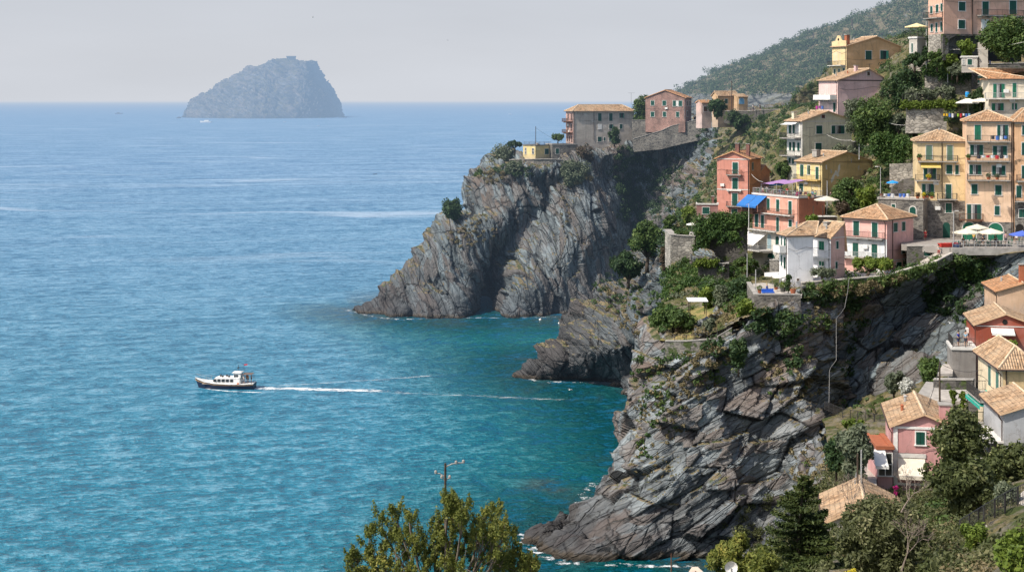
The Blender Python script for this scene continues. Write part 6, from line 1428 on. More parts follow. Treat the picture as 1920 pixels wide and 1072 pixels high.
hang('hedge','clipped green hedge under the wire fence',[(1692,193,256),(1790,193,255)],[(1692,203,256),(1790,201,255)],'bright',90,.22,9,.55)
hang('hedge','tall clipped hedge panels in the middle gardens',[(1638,257,254),(1672,257,254),(1700,262,252)],[(1640,290,254),(1668,312,254),(1700,296,252)],'ivy',150,.24,10,.9)
hang('ivy','creepers hanging from the road viaduct',[(1790,482,221),(1840,482,221)],[(1800,520,221),(1838,530,221)],'ivy',70,.24,11,.8)

hang('ivy','tufts and creepers hanging over the wall below the white houses',[(1515,534,211.2),(1590,528,211.7),(1660,520,213.7),(1715,504,215.7),(1755,494,216.6)],[(1515,556,211.2),(1590,548,211.7),(1660,536,213.7),(1715,520,215.7),(1755,506,216.6)],'green',70,.22,14,.6)
hang('ivy','dry plants growing from the wall below the white houses',[(1530,540,211.0),(1620,532,212.0),(1700,512,215.0)],[(1530,566,211.0),(1620,552,212.0),(1700,526,215.0)],'dry',50,.18,15,.45)
# ------------------------------------------------------------------ ferry and boats
def ferry():
    a = P(422, 730, YW(727)); e = thing('ferry', 'dark blue and white passenger ferry heading left across the bay', 'ferry', (a.x, a.y, 0), R_(176)); L = 12.6
    # bow toward +x (local)
    st = [(-1, .80, 1.15), (-.7, .95, 1.05), (-.2, 1.0, 1.05), (.3, .95, 1.15), (.65, .66, 1.40), (.88, .28, 1.75), (1.0, .02, 2.05)]; B = 1.85
    def hull(zf0, zf1, name, mat, grow=0.0, parent=e):
        m = MB(); ring = []
        for (t, w, sh) in st:
            x = t*L/2; x0 = x-(.9 if t > .8 else .3*max(0, t)); z0 = -.5 if zf0 < 0 else sh*zf0; z1 = sh*zf1
            wb = w*B*.72 if zf0 < 0 else w*B+grow
            ring.append([(x0 if zf0 < 0 else x, -wb, z0), (x, -w*B-grow, z1), (x, w*B+grow, z1), (x0 if zf0 < 0 else x, wb, z0)])
        for r0, r1 in zip(ring[:-1], ring[1:]):
            for i in range(4):
                j = (i+1) % 4; m.face([r0[i], r0[j], r1[j], r1[i]])
        m.face(ring[0]); m.face(ring[-1][::-1]); return m.build(name, mat, parent, False)
    hl = hull(-1, 1.0, 'hull', plain('navy_hull', (.012, .016, .045), .35, .5))
    hull(.80, .86, 'rubbing_strake', plain('tan_stripe', (.42, .26, .12)), .03, hl); hull(1.002, 1.07, 'gunwale', M_WHITE, .02, hl)
    MB().box(-L/2+.1, L/2-1.8, -1.5, 1.5, 1.06, 1.12).build('deck', plain('buff_deck', (.42, .36, .30)), e)
    cb = MB().hexa([(-3.4,-1.35,1.12),(2.6,-1.2,1.12),(2.6,1.2,1.12),(-3.4,1.35,1.12),(-3.4,-1.25,2.2),(1.9,-1.1,2.2),(1.9,1.1,2.2),(-3.4,1.25,2.2)]).build('cabin', M_WHITE, e)
    for sy in (-1, 1):
        for i in range(5):
            x = -2.0+i*.88; MB().hexa([(x, sy*1.30, 1.5), (x+.62, sy*1.30, 1.5), (x+.62, sy*1.36, 1.5), (x, sy*1.36, 1.5), (x, sy*1.25, 2.05), (x+.62, sy*1.25, 2.05), (x+.62, sy*1.31, 2.05), (x, sy*1.31, 2.05)]).build('window', M_GLASS, cb)
    MB().hexa([(-3.4,-1.3,2.21),(1.9,-1.15,2.21),(1.9,1.15,2.21),(-3.4,1.3,2.21),(-3.4,-1.25,2.4),(1.4,-1.0,2.4),(1.4,1.0,2.4),(-3.4,1.25,2.4)]).build('cabin_roof', M_WHITE, cb)
    wh = MB().hexa([(-3.6,-1.1,1.12),(-1.9,-1.1,1.12),(-1.9,1.1,1.12),(-3.6,1.1,1.12),(-3.5,-1.0,3.25),(-2.1,-1.0,3.25),(-2.1,1.0,3.25),(-3.5,1.0,3.25)]).build('wheelhouse', M_WHITE, e)
    MB().box(-3.7,-1.7,-1.15,1.15,3.26,3.37).build('wheelhouse_roof', M_WHITE, wh)
    for sy in (-1, 1):
        for x in (-2.5, -2.95): MB().box(x, x+.32, sy*1.07-.03, sy*1.07+.03, 2.5, 2.98).build('window', M_GLASS, wh)
        MB().tube([(-3.1, sy*1.4, 1.2), (-3.1, sy*1.75, 1.2)], .2, 8).build('life_ring', plain('orange_ring', (.7, .15, .04)), e)
    MB().tube([(-2.8,0,3.6),(-2.8,0,4.9)], .05, 5).box(-2.95,-2.65,-.4,.4,4.2,4.3).build('mast', M_IRON, e)
    fl = MB().face([(-4.0,0,4.6),(-4.75,0.05,4.7),(-4.75,0.05,4.95),(-4.0,0,4.85)]) or MB(); m = MB(); m.face([(-4.0,0,4.7),(-4.75,.06,4.82),(-4.75,.06,5.08),(-4.0,0,4.98)]); m.build('flag', plain('red_flag', (.6, .03, .04)), e); MB().tube([(-4.0,0,3.0),(-4.0,0,5.0)], .025, 4).build('flagstaff', M_IRON, e)
    for sy in (-1, 1):
        rr = MB(); rr.tube([(-6.0, sy*1.4, 2.0), (-3.7, sy*1.6, 2.0)], .03, 4); 
        for x in (-6, -5.2, -4.5): rr.tube([(x, sy*1.5, 1.1), (x, sy*1.5, 2.0)], .025, 4)
        rr.build('railing', M_GALV, e); rr = MB().tube([(2.4, sy*1.25, 2.2), (4.6, sy*.8, 2.5), (6.1, 0, 2.9)], .025, 4)
        for x in (3.2, 4.2): rr.tube([(x, sy*1.1, 1.5), (x, sy*.95, 2.45)], .02, 4)
        rr.build('railing', M_GALV, e)
    MB().box(-5.9,-3.8,-1.2,1.2,3.0,3.05).tube([(-5.8,-1.1,1.1),(-5.8,-1.1,3.0)], .03, 4).tube([(-5.8,1.1,1.1),(-5.8,1.1,3.0)], .03, 4).build('stern_canopy', plain('dull_canopy', (.16, .12, .10)), e)
    for i, (x, y) in enumerate(((-1.2,.4),(-.5,-.5),(.2,.3),(.8,-.4))):
        MB().box(x, x+.3, y, y+.5, 2.41, 2.7).build('deck_seat', M_IRON, e)
    R = e.matrix_basis
    cols = [((.55,.08,.05),'red shirt'),((.6,.25,.08),'orange shirt'),((.15,.15,.16),'dark shirt'),((.6,.55,.5),'pale shirt')]
    for i, (x, y) in enumerate(((-4.4,-.7),(-4.9,.2),(-5.4,-.6),(-4.2,.8))):
        ca, sa = math.cos(R_(176)), math.sin(R_(176)); person('passenger in %s standing at the stern of the ferry' % cols[i][1], (a.x+x*ca-y*sa, a.y+x*sa+y*ca, 1.12), i, cols[i][0])
ferry()
def small_boat(label, px, py, L, col, cabin=True, rz=0, dark=False):
    Y = YW(py); a = P(px, py, Y); e = thing('motor_boat', label, 'boat', (a.x, a.y, 0), R_(rz)); B = L*.16
    m = MB(); rg = [[(t*L/2, -w*B, .0-L*.02), (t*L/2*1.03, -w*B*1.15, h*L*.1), (t*L/2*1.03, w*B*1.15, h*L*.1), (t*L/2, w*B, -L*.02)] for t, w, h in ((-1,.85,1),(0,1,1),(.6,.7,1.2),(1,.03,1.6))]
    for r0, r1 in zip(rg[:-1], rg[1:]):
        for i in range(4): m.face([r0[i], r0[(i+1)%4], r1[(i+1)%4], r1[i]])
    m.face(rg[0]); m.build('hull', plain('boat_%d' % int(col[0]*99), col, .4), e)
    if cabin: MB().hexa([(-L*.3,-B*.7,L*.1),(L*.2,-B*.7,L*.1),(L*.2,B*.7,L*.1),(-L*.3,B*.7,L*.1),(-L*.28,-B*.6,L*.21),(L*.05,-B*.6,L*.21),(L*.05,B*.6,L*.21),(-L*.28,B*.6,L*.21)]).build('cabin', M_WHITE if not dark else M_IRON, e)
    return e
small_boat('white motor yacht moored below the island', 386, 230, 30, (.7,.7,.68), True, 170)
small_boat('dark trawler far out left of the island', 223, 214, 30, (.05,.06,.07), True, 10, True)
small_boat('dark boat just right of the island', 643, 221, 26, (.06,.07,.08), True, 185, True)
small_boat('small white boat near the horizon above the headland', 957, 215, 14, (.7,.7,.7), True, 20)
small_boat('tiny white boat in front of the island', 534, 229, 8, (.7,.7,.7), False, 0)
small_boat('tiny dark boat alone in the middle of the sea', 703, 327, 3.5, (.04,.05,.06), False, 40)
small_boat('tiny white boat right of the tiny one before the island', 597, 236, 7, (.7,.7,.7), False, 30)
def rock(label, px, py, w, hgt, seed, mat=None, name='sea_rock', cat='rock'):
    Y = YW(py); a = P(px, py, Y); V = []; Fc = []; n, k = 16, 28; g = np.zeros((n, k, 3))
    for i in range(n):
        th = (i/(n-1))*math.pi*.5
        for j in range(k): g[i, j] = (math.cos(th)*math.cos(2*math.pi*j/k)*w/2, math.cos(th)*math.sin(2*math.pi*j/k)*w*.35, math.sin(th)*hgt)
    q = g/max(w, 1)*4+seed*3.3; c, ed = cells(q*np.array([1.2, .9, .7]), seed); g *= (1+.35*(c-.5)+.5*(fbm(q*.6, 4, seed)-.5))[..., None]; g[..., 2] += g[..., 0]*.12-.4
    idx = np.arange(n*k).reshape(n, k); Fc = np.stack([idx[:-1], np.roll(idx, -1, 1)[:-1], np.roll(idx, -1, 1)[1:], idx[1:]], -1).reshape(-1, 4)
    o = np_mesh(name, g.reshape(-1, 3), Fc, mat or M_RA); o.location = (a.x, a.y, 0); tag(o, label, cat)
rock('rounded dark rock at the seaward foot of the headland', 745, 592, 7.5, 3.6, 2)
rock('low jagged rock at the tip of the near cliff', 1022, 1012, 7.0, 2.4, 4, M_RC); rock('sloping rock slab beside the tip of the near cliff', 1060, 1030, 7.0, 3.0, 5, M_RC)
rock('dark rocks between the middle cliff and the near cliff', 1205, 738, 8.0, 3.6, 6, M_RB); rock('low wave-washed rock below the middle cliff', 1160, 722, 5, 1.8, 7, M_RB); rock('slanting rock in the gap of the two cliffs', 1222, 712, 8, 6.5, 8, M_RB)
rock('small dark islet left of the island', 335, 222, 14, 5, 9); rock('brown rock at the foot of the headland cave', 960, 595, 4, 1.6, 11)

# ------------------------------------------------------------------ foam
def foam_mat(name, thr, scale, stretch=(1, 1, 1), amt=.95):
    s = NT(name); p = s.pos(); q = s.vm('MULTIPLY', p, stretch).outputs[0]; n = s.noise(q, scale, 7, .72); at = s.n('Attribute', attribute_name='edge')
    f = s.math('MULTIPLY', s.ramp(s.math('ADD', n, s.math('MULTIPLY', s.math('SUBTRACT', at.outputs['Fac'], 1.0), .42)), [(thr, 0), (thr+.10, amt)]), 1.0)
    b = s.bsdf((.80, .83, .84), .8); t = s.n('BsdfTransparent'); m = s.n('MixShader'); s.l(f, m.inputs[0]); s.l(t.outputs[0], m.inputs[1]); s.l(b.outputs[0], m.inputs[2]); return s.out(m.outputs[0])
def foam_strip(name, label, pts, mat, kind='stuff', z=.04, cat='foam'):
    """pts = [(px,py,half width m)] on the water"""
    V = []; Fc = []; E = []; c = [Vector(((px-CX)*YW(py)/F, YW(py), z)) for px, py, w in pts]; W = [w for _, _, w in pts]; N = 10; K = 8; rows = []
    for i in range(len(c)-1):
        for k in range(N):
            t = k/N; rows.append((c[i].lerp(c[i+1], t), W[i]*(1-t)+W[i+1]*t))
    rows.append((c[-1], W[-1]))
    for i, (p, w) in enumerate(rows):
        d = (rows[min(i+1, len(rows)-1)][0]-rows[max(i-1, 0)][0]).normalized(); n = Vector((-d.y, d.x, 0))
        for j in range(K+1):
            u = j/K*2-1; w = rows[i][1]*(1.7 if name == 'surf' else 1); V.append(tuple(p+n*w*u)); E.append((1-u*u)*min(1, 6*min(i+1.5, len(rows)-1-i)/len(rows)+.3))
    for i in range(len(rows)-1):
        for j in range(K): a = i*(K+1)+j; Fc.append((a, a+1, a+K+2, a+K+1))
    o = np_mesh(name, V, Fc, mat); at = o.data.attributes.new('edge', 'FLOAT', 'POINT'); at.data.foreach_set('value', np.array(E, dtype=np.float32)); tag(o, label, cat, None, kind)
FM = foam_mat('wake_foam', .40, .9, (.45, 1.2, 1)); FS = foam_mat('shore_foam', .50, .55, (1,1,1), .85); FT = foam_mat('thin_foam', .47, .8, (.3, 1.2, 1), .38)
foam_strip('boat_wake','white churned wake trailing behind the ferry',[(466,728,1.2),(500,728,2.4),(560,729,2.9),(640,731,2.7),(760,734.5,2.2)],FM)
foam_strip('boat_wake','fading thin end of the ferry wake',[(680,733,2.0),(780,737,2.2),(880,742,2.2),(980,746,2.2),(1130,752,2.4)],FT)
foam_strip('boat_wake','faint upper arm of the ferry wake',[(478,724,.5),(560,722,1.8),(640,716,2.2),(760,708,2.2),(860,700,2.0)],FT)
foam_strip('bow_wave','white bow wave along the near side of the ferry',[(368,722,.5),(395,730,.8),(430,733.5,.7),(470,735,.7),(520,737,.5)],FM)
for i, (lab, pts) in enumerate((('white surf at the seaward tip of the headland', [(645,580,1.2),(672,586,1.6),(715,596,1.4),(760,599,1.6),(830,597,.9)]),
    ('surf along the foot of the headland', [(820,596,.8),(870,596,1.2),(940,596,.6),(1010,595,.8),(1070,594,.6)]),
    ('surf at the tip of the middle cliff', [(960,700,1.4),(985,710,1.8),(1030,716,1.5),(1080,717,.6),(1150,718,1.2)]),
    ('surf around the submerged rock off the middle cliff', [(1005,658,1.2),(1022,660,1.8),(1035,662,.8)]),
    ('surf in the gap between middle and near cliffs', [(1140,716,1.2),(1175,728,1.8),(1200,742,1.8),(1180,752,1.2)]),
    ('surf along the left side of the near cliff', [(1150,880,.5),(1105,915,1.6),(1092,935,1.5),(1075,960,.9),(1040,985,1.2)]),
    ('white surf around the tip of the near cliff', [(1030,985,1.0),(985,1000,1.6),(990,1020,2.0),(1020,1038,2.2),(1060,1056,1.6),(1120,1060,1.2)]),
    ('thin surf along the shaded foot of the near cliff', [(1110,1056,1.2),(1200,1060,.8),(1300,1062,.8),(1400,1068,.6)]))):
    foam_strip('surf', lab, pts, FS)
small = [(1013,600,'small white buoy off the foot of the headland'),(1049,607,'lone white buoy in the teal bay'),(1160,603,'white buoy near the middle cliff')]
for x, y, lab in small[:2]:
    a = P(x, y, YW(y)); e = thing('buoy', lab, 'buoy', (a.x, a.y, 0)); MB().lathe([(0,-.2),(.3,-.1),(.38,.15),(.25,.42),(0,.5)], 8).build('float', M_WHITE, e); MB().lathe([(.05,.45),(.05,.75),(0,.78)], 5).build('stem', M_IRON, e)
def gull(label, p, s=.7):
    e = thing('seagull', label, 'bird', p, .6); V = [(-.28,0,0),(-.05,0,.02),(.2,0,.04),(.30,0,.06)]; me = bpy.data.meshes.new('body'); me.from_pydata([(x*s,y*s,z*s) for x,y,z in V], [(0,1),(1,2),(2,3)], []); o = bpy.data.objects.new('body', me); COL.objects.link(o); o.parent = e
    o.modifiers.new('skin','SKIN')
    for q, r in zip(me.skin_vertices[0].data, (.03,.10,.06,.03)): q.radius = (r*s, r*s)
    o.modifiers.new('sub','SUBSURF').render_levels = 1; me.materials.append(M_WHITE); w = MB()
    for sy in (-1, 1): w.face([(-.1*s,0,.04*s),(.12*s,0,.05*s),(.10*s,sy*.35*s,.18*s),(-.06*s,sy*.35*s,.16*s)]); w.face([(-.06*s,sy*.35*s,.16*s),(.10*s,sy*.35*s,.18*s),(-.02*s,sy*.8*s,.10*s)])
    w.build('wings', M_GALV, e)
a = P(1069,740,YW(740)); gull('white gull skimming the water in the bay', (a.x, a.y, 1.0), 1.2)
gull('dark gull high in the sky right of the island', P(586,33,400), 1.2); gull('dark gull in the sky near the far hill', P(839,76,420), .8); gull('pale gull gliding before the recessed cliff', P(1782,606,190), 1.0)

# ------------------------------------------------------------------ poles, lamps, wires
def lamp(label, px, pyb, pyt, Y, arm=.8, r=.05, side=-1):
    b = P(px, pyb, Y); H = (pyb-pyt)*Y/F; e = thing('street_lamp', label, 'street lamp', b)
    MB().tube([(0,0,-.3),(0,0,H*.6),(0,0,H)], [r*1.5, r*1.1, r], 6).build('post', M_GALV, e); MB().tube([(0,0,H-.05),(side*arm*.5,0,H+.18),(side*arm,0,H+.15)], r*.6, 5).build('arm', M_GALV, e)
    MB().box(min(side*arm, side*(arm+.5)), max(side*arm, side*(arm+.5)), -.1, .1, H+.08, H+.2).build('lamp_head', M_TRIM, e)
def pole(label, px, pyb, pyt, Y, r=.07, cross=False, mat=None, name='utility_pole', cat='pole', topx=None, spur=()):
    b = P(px, pyb, Y); t = P(topx if topx else px, pyt, Y)-b; e = thing(name, label, cat, b); MB().tube([(0,0,-.4), t*.5, t], [r*1.3, r*1.1, r], 6).build('post', mat or M_GALV, e)
    if cross: MB().box(t.x-.6, t.x+.6, -.04, .04, t.z-.4, t.z-.32).box(t.x-.5, t.x-.42, -.05, .05, t.z-.32, t.z-.1).box(t.x+.42, t.x+.5, -.05, .05, t.z-.32, t.z-.1).build('crossarm', M_IRON, e)
    return e, b, t
lamp('street lamp in the upper gardens above the rightmost olive tree', 1777, 187, 109, 257, .9); lamp('street lamp at the left end of the restaurant terrace', 1788, 466, 397, 222.5, .25, .07, 1)
lamp('grey street lamp beside the rubble wall left of the yellow houses', 1651, 362, 314, 243, .4)
pole('tall grey pole beside the dark tree of the upper gardens', 1737, 130, 40, 262, .10)
pole('thin pole rising from the flat roof of the yellow cottage', 1004.5, 267, 237, 438, .09, mat=M_BARK); pole('thin dark pole in front of the ochre house', 1372, 205, 152, 386, .10, mat=M_PIPE)
pole('thin pole carrying the end of the blue awning', 1404, 412, 382, 250, .05, mat=M_TRIM); pole('white pole at the corner of the white awning terrace', 1404, 430, 385, 249, .06, mat=M_TRIM)
pole('thin white mast at the right corner of the roof terrace', 1551, 383, 339, 256, .07, mat=M_GALV)
pole('pole standing in the garden left of the white awning', 1401, 515, 475, 240, .07); pole('tall pole on the patio beside the pergola vine', 1417, 545, 505, 216, .07)
pole('grey pole in the middle gardens left of the hedges', 1611, 295, 268, 262, .07)
pole('brown pole in the small yard above the big foreground tree', 1762, 752, 678, 152, .08, mat=M_BARK)
pole('grey pole beside the paved terrace of the pink cottage', 1615, 925, 843, 117, .06, mat=M_GALV); pole('second thinner pole beside the paved terrace', 1608, 925, 850, 118, .08, mat=M_BARK)
pole('short rusty rod standing on the cream flat-roofed building', 1258.5, 1078, 1037, 55, .02, mat=M_RUST)
pole('thin mast on the skyline of the far hill', 1525, 72, 64, 1150, .25, mat=M_IRON); pole('small cypress-like post on the far hill skyline', 1597.5, 48, 36, 1120, .5, mat=M_BARK)
e, b, t = pole('wooden utility pole with insulators rising out of the feathery tree', 835, 1010, 868, 62, .05, mat=M_BARK)
x = MB()
for (dx, dz, L) in ((.45,-.02,.5),(.75,.02,.3),(-.4,-.42,.45),(.18,-.62,.2),(-.15,-.62,.25)):
    x.tube([(0,0,t.z+dz-.15),(dx*.6,0,t.z+dz),(dx,0,t.z+dz)], .02, 4).lathe([(.0,-.02),(.05,0),(.06,.09),(.03,.13),(0,.14)], 6, (dx,0,t.z+dz))
x.build('insulators', M_CONC, e)
def antenna(label, px, pyb, pyt, Y, n=4, w=.5):
    b = P(px, pyb, Y); H = (pyb-pyt)*Y/F; e = thing('tv_antenna', label, 'antenna', b); MB().tube([(0,0,-.3),(0,0,H)], .035, 4).build('mast', M_IRON, e); m = MB().tube([(-w,0,H-.1),(w,0,H-.05)], .02, 4)
    for i in range(n): xx = -w+2*w*i/(n-1); m.tube([(xx,-.4,H-.1+.02*i),(xx,.4,H-.1+.02*i)], .015, 4)
    m.build('aerial', M_IRON, e)
antenna('tv antenna on the right end of the grey villa roof', 1183.5, 196, 174, 448, 4, 1.0); antenna('cross-shaped antenna on the brick house roof', 1292.5, 182, 173, 442, 4, .6); antenna('tv antenna against the pale green-cream gable', 1518.5, 290, 239, 283, 4, .6); antenna('tv antenna on the lavender house roof', 1630, 134, 120, 272, 5, .5)
antenna('small cross antenna on the road parapet right of the ochre house', 1509, 205, 180, 380, 3, .8)
def cable(label, pts, r=.03, mat=None, name='cable', sag=0):
    O = Vector(pts[0]); e = MB(); Q = []
    for a, b in zip(pts[:-1], pts[1:]):
        a, b = Vector(a)-O, Vector(b)-O; n = 8 if sag else 1
        for k in range(n): t = k/n; Q.append(a.lerp(b, t)-Vector((0,0,sag*4*t*(1-t))))
    Q.append(Vector(pts[-1])-O); o = e.tube(Q, r, 5).build(name, mat or M_IRON); o.location = O; tag(o, label, 'cable' if name == 'cable' else 'pipe')
def ZS(x, y): return (zx('S', x), zy('S', y))
pts = [(605,262,210),(598,330,207),(580,430,202),(560,460,200),(530,495,197),(530,600,196),(530,740,194),(500,780,193),(490,800,191),(487,990,187)]
cable('pale pipe running down the near cliff from the boundary wall', [P(*ZS(x,y), Y) for x,y,Y in pts], .04, plain('dull_pipe', (.17,.165,.155)), 'drain_pipe')
cable('sagging cable from the tan wall to the middle gardens', [P(zx('M',370),zy('M',310),284),P(zx('M',520),zy('M',345),272),P(zx('M',575),zy('M',335),263)], .03, M_TRIM, sag=.4)
cable('sagging cable over the middle garden trees', [P(zx('M',672),zy('M',190),262),P(zx('M',860),zy('M',250),255)], .03, M_TRIM, sag=.5); cable('cable crossing in front of the large tree at upper right', [P(1737,90,262),P(1925,78,240)], .03, M_TRIM, sag=.7)
cable('cable hanging between salmon tower and restaurant house', [P(zx('A',1720),zy('A',715),304),P(zx('A',1800),zy('A',770),270)], .04, M_TRIM, sag=.3)

# satellite dish
b = P(1371, 1075, 54); e = thing('satellite_dish', 'white satellite dish beside the cream flat-roofed building', 'satellite dish', b); d = MB().lathe([(0,-.10),(.12,-.085),(.2,-.03),(.235,.0)], 20); d.v = [(x, -z*1.0, y) for x, y, z in d.v]
d = d.build('dish', M_WHITE, e, True); d.location = (0,0,.22); MB().tube([(0,0,-.8),(0,.06,.2)], .02, 5).build('mount', M_GALV, e); MB().tube([(0,-.0,.0),(.02,-.22,.12)], .01, 4).box(0,.05,-.26,-.2,.1,.15).build('feed_arm', M_IRON, e)

# ------------------------------------------------------------------ parasols, restaurant terraces, people
parasol('large cream parasol on the restaurant terrace, leftmost of the cream ones', PZ(1812,461,ZRd), 2.7, 2.0, (.70,.64,.50)); parasol('large cream parasol on the restaurant terrace, next to the blue one', PZ(1858,461,ZRd), 2.7, 2.0, (.72,.66,.52)); parasol('middle cream parasol set back on the restaurant terrace', PZ(1832,455,ZRd), 2.9, 1.8, (.66,.60,.48))
parasol('deep blue parasol at the right end of the restaurant terrace', PZ(1917,463,ZRd), 2.5, 1.9, (.08,.14,.50))
parasol('bright blue parasol beside the dark sloping rubble wall', P(1674,362,243), 2.1, 1.0, (.03,.28,.70)); parasol('small white parasol on the pale bastion terrace', P(1297,440,265), 2.2, .95, (.75,.72,.66))
parasol('wide beige parasol over the kiosk beside the restaurant side wall', P(1550,402,252), 3.2, 2.1, (.62,.56,.46)); parasol('cream and yellow parasol on the balcony terrace of the peach house', P(1719,74,263.5), 2.9, 2.1, (.74,.62,.34))
parasol('white square parasol left over the laundry terrace', P(1815,212,250), 2.6, 2.6, (.72,.70,.62), square=True); parasol('white square parasol right over the laundry terrace', P(1838,211,249), 2.6, 2.2, (.72,.70,.62), square=True)
parasol('folded white parasol on the patio of the tall white house', P(1448,536,216), 2.0, 1.1, (.72,.70,.66)); parasol('magenta parasol below the stair wall of the upper gardens', P(1757,128,264), 1.3, .9, (.6,.02,.16))
parasol('pale blue parasol among the tables of the roof terrace', RH.W(-RH.wl+3.6,2.6,RH.h+.06), 2.3, 1.3, (.10,.36,.62)); parasol('small white parasol beside the patio kiosk', P(1461,540,214), 2.0, 1.0, (.72,.70,.64))
# kiosk
e = thing('kiosk', 'open wooden kiosk under the wide beige parasol', 'kiosk', P(1549,418,250)); MB().box(-2.3,1.8,0,2,-.5,1.0).build('counter', plain('dark_wood', (.06,.045,.035)), e); MB().box(-2.4,1.9,-.1,2.1,1.0,1.1).build('counter_top', M_TRIM, e)
q = MB()
for x in (-2.2, -.6, 1.6): q.box(x, x+.12, 0, .12, 1.1, 2.9)
q.build('posts', M_BARK, e)
e = thing('garden_shelter', 'white-roofed garden shelter on posts in the cliff garden', 'shelter', P(1309,592,211)); q = MB()
for x in (-1.2, 1.1):
    for y in (0, 1.8): q.box(x, x+.1, y, y+.1, 0, 2.0)
q.build('posts', M_BARK, e); MB().hexa([(-1.4,-.2,2.0),(1.4,-.2,2.0),(1.4,2.2,2.2),(-1.4,2.2,2.2),(-1.4,-.2,2.1),(1.4,-.2,2.1),(1.4,2.2,2.3),(-1.4,2.2,2.3)]).build('roof', M_WHITE, e)
# mauve canopy over the roof terrace
e = thing('canopy', 'mauve fabric canopy stretched over part of the roof terrace', 'canopy', RH.W(-RH.wl+6, 2.5, RH.h+.06), -RH.a); m = MB()
for i in range(8):
    x0, x1 = -4+i*1.15, -4+(i+1)*1.15; zz = lambda x: 2.5+.28*math.sin(x*1.5)*.4+x*.06
    m.face([(x0,-2.2,zz(x0)-.35),(x1,-2.2,zz(x1)-.35),(x1,2.2,zz(x1)+.25),(x0,2.2,zz(x0)+.25)])
m.build('canopy_cloth', plain('mauve_canvas', (.34, .20, .40), .9), e); q = MB()
for x in (-4, 0.5, 5):
    for y in (-2.1, 2.1): q.tube([(x,y,0),(x,y,2.2+x*.06)], .04, 4)
q.build('posts', M_GALV, e)
TG = 'tables on the roof terrace of the salmon restaurant'; CG = 'chairs on the roof terrace of the salmon restaurant'; r = random.Random(4)
for i in range(12):
    x = -RH.wl+1.6+(i//2)*3.0; y = 1.3+(i % 2)*2.6; b = RH.W(x, y, RH.h+.065)
    if x > -1: continue
    table('pale square table on the crowded roof terrace', b, TG, r.random(), (.62,.60,.56))
    for k in range(3):
        an = k*2.1+r.random(); chair('dark red-brown chair on the crowded roof terrace' if k else 'light metal chair on the crowded roof terrace', b+Vector((math.cos(an)*.75, math.sin(an)*.75, 0)), CG, an-1.57, (.22,.05,.04) if k else (.45,.45,.46))
rail('glass_railing', 'light railing around the roof terrace of the salmon restaurant', 'railing', [RH.W(-RH.wl+.05,RH.wr-1,RH.h+.3),RH.W(-RH.wl+.05,.05,RH.h+.3),RH.W(-.05,.05,RH.h+.3),RH.W(-.05,RH.wr-.3,RH.h+.3)], .9, M_GALV, .3, 2.0)
for i, (x, y, sh) in enumerate(((3,1.0,(.6,.58,.55)),(5.6,2.2,(.12,.2,.5)),(8.5,1.2,(.55,.08,.06)),(12,1.4,(.7,.7,.68)),(15,2.0,(.08,.08,.09)))):
    if x < RH.wl-1: person('guest in %s shirt on the crowded roof terrace' % ['a pale','a blue','a red','a white','a black'][i], RH.W(-RH.wl+x, y, RH.h+.065), i*1.3, sh)
TG2 = 'tables on the road terrace under the parasols'
for i in range(6):
    b = PZ(1805+i*20, 462-(i % 2)*4, ZRd); table('brown table under the parasols of the road terrace', b, TG2, .3*i, (.16,.09,.05))
    for k in range(2): chair('green chair under the parasols of the road terrace', b+Vector((.75*(1 if k else -1), .2, 0)), 'chairs under the parasols of the road terrace', 1.57*(1 if k else -1), (.02,.14,.09))
person('person in a white shirt standing by the flat-topped pine', P(1661,521,214.5)+Vector((0,0,-.35)), .4, (.7,.7,.7), (.3,.28,.25)); person('person in a grey top beside the one in white near the flat-topped pine', P(1667,521,214.8)+Vector((0,0,-.35)), -.5, (.45,.45,.48))
person('person in red walking on the road beside the stone house', PZ(1735,451,ZRd), .3, (.55,.03,.04), (.4,.03,.04)); person('person in blue seated on the terrace of the grey block', TB.W(-TB.wl*.62, 2.6, TB.h-.0+.05), .8, (.03,.06,.40), (.02,.03,.1), sit=False)
person('person in pale blue standing on the terrace of the grey block', TB.W(-TB.wl*.3, 2.8, TB.h+.05), -.6, (.25,.4,.5)); person('person in black crossing the road terrace', PZ(1843,458,ZRd), 1.2, (.04,.04,.05)); person('person in white sitting under the cream parasols', PZ(1868,459,ZRd), .5, (.68,.66,.62), sit=True)
person('person in a straw hat seated on the patio', P(1438,549,211), .9, (.04,.14,.5), hat=(.5,.38,.2), sit=True)
# patio furniture, pots, barrel
def pot(label, base, r=.28, h=.45, leaf='green', n=160, col=(.36,.12,.06), size=.12):
    e = thing('potted_plant', label, 'potted plant', base); MB().lathe([(r*.65,0),(r,h),(r*.85,h),(r*.8,h-.05),(0,h-.06)], 9).build('pot', plain('pot_%d' % int(col[0]*99), col), e)
    q, f = leaf_quads([(0,0,h+r*.9)], [r*1.3], n, size, int(base[0]*10) % 97); np_mesh('leaves', q, f, LEAF[leaf], e)
pot('large planter with green bush on the patio by the white wall', P(1468,547,210.5), .45, .6, 'bright', 320, (.08,.08,.07)); pot('terracotta barrel pot at the right end of the patio', P(1487,551,209.5), .45, .7, 'dry', 60)
pot('small potted plant at the left corner of the patio', P(1424,549,211), .3, .4); pot('potted plant by the patio steps', P(1455,543,213), .3, .4, 'green')
e = thing('rowing_dinghy', 'upturned white dinghy stored on the patio', 'boat', P(1449,521,222)+Vector((0,0,.3)), .5); m = MB()
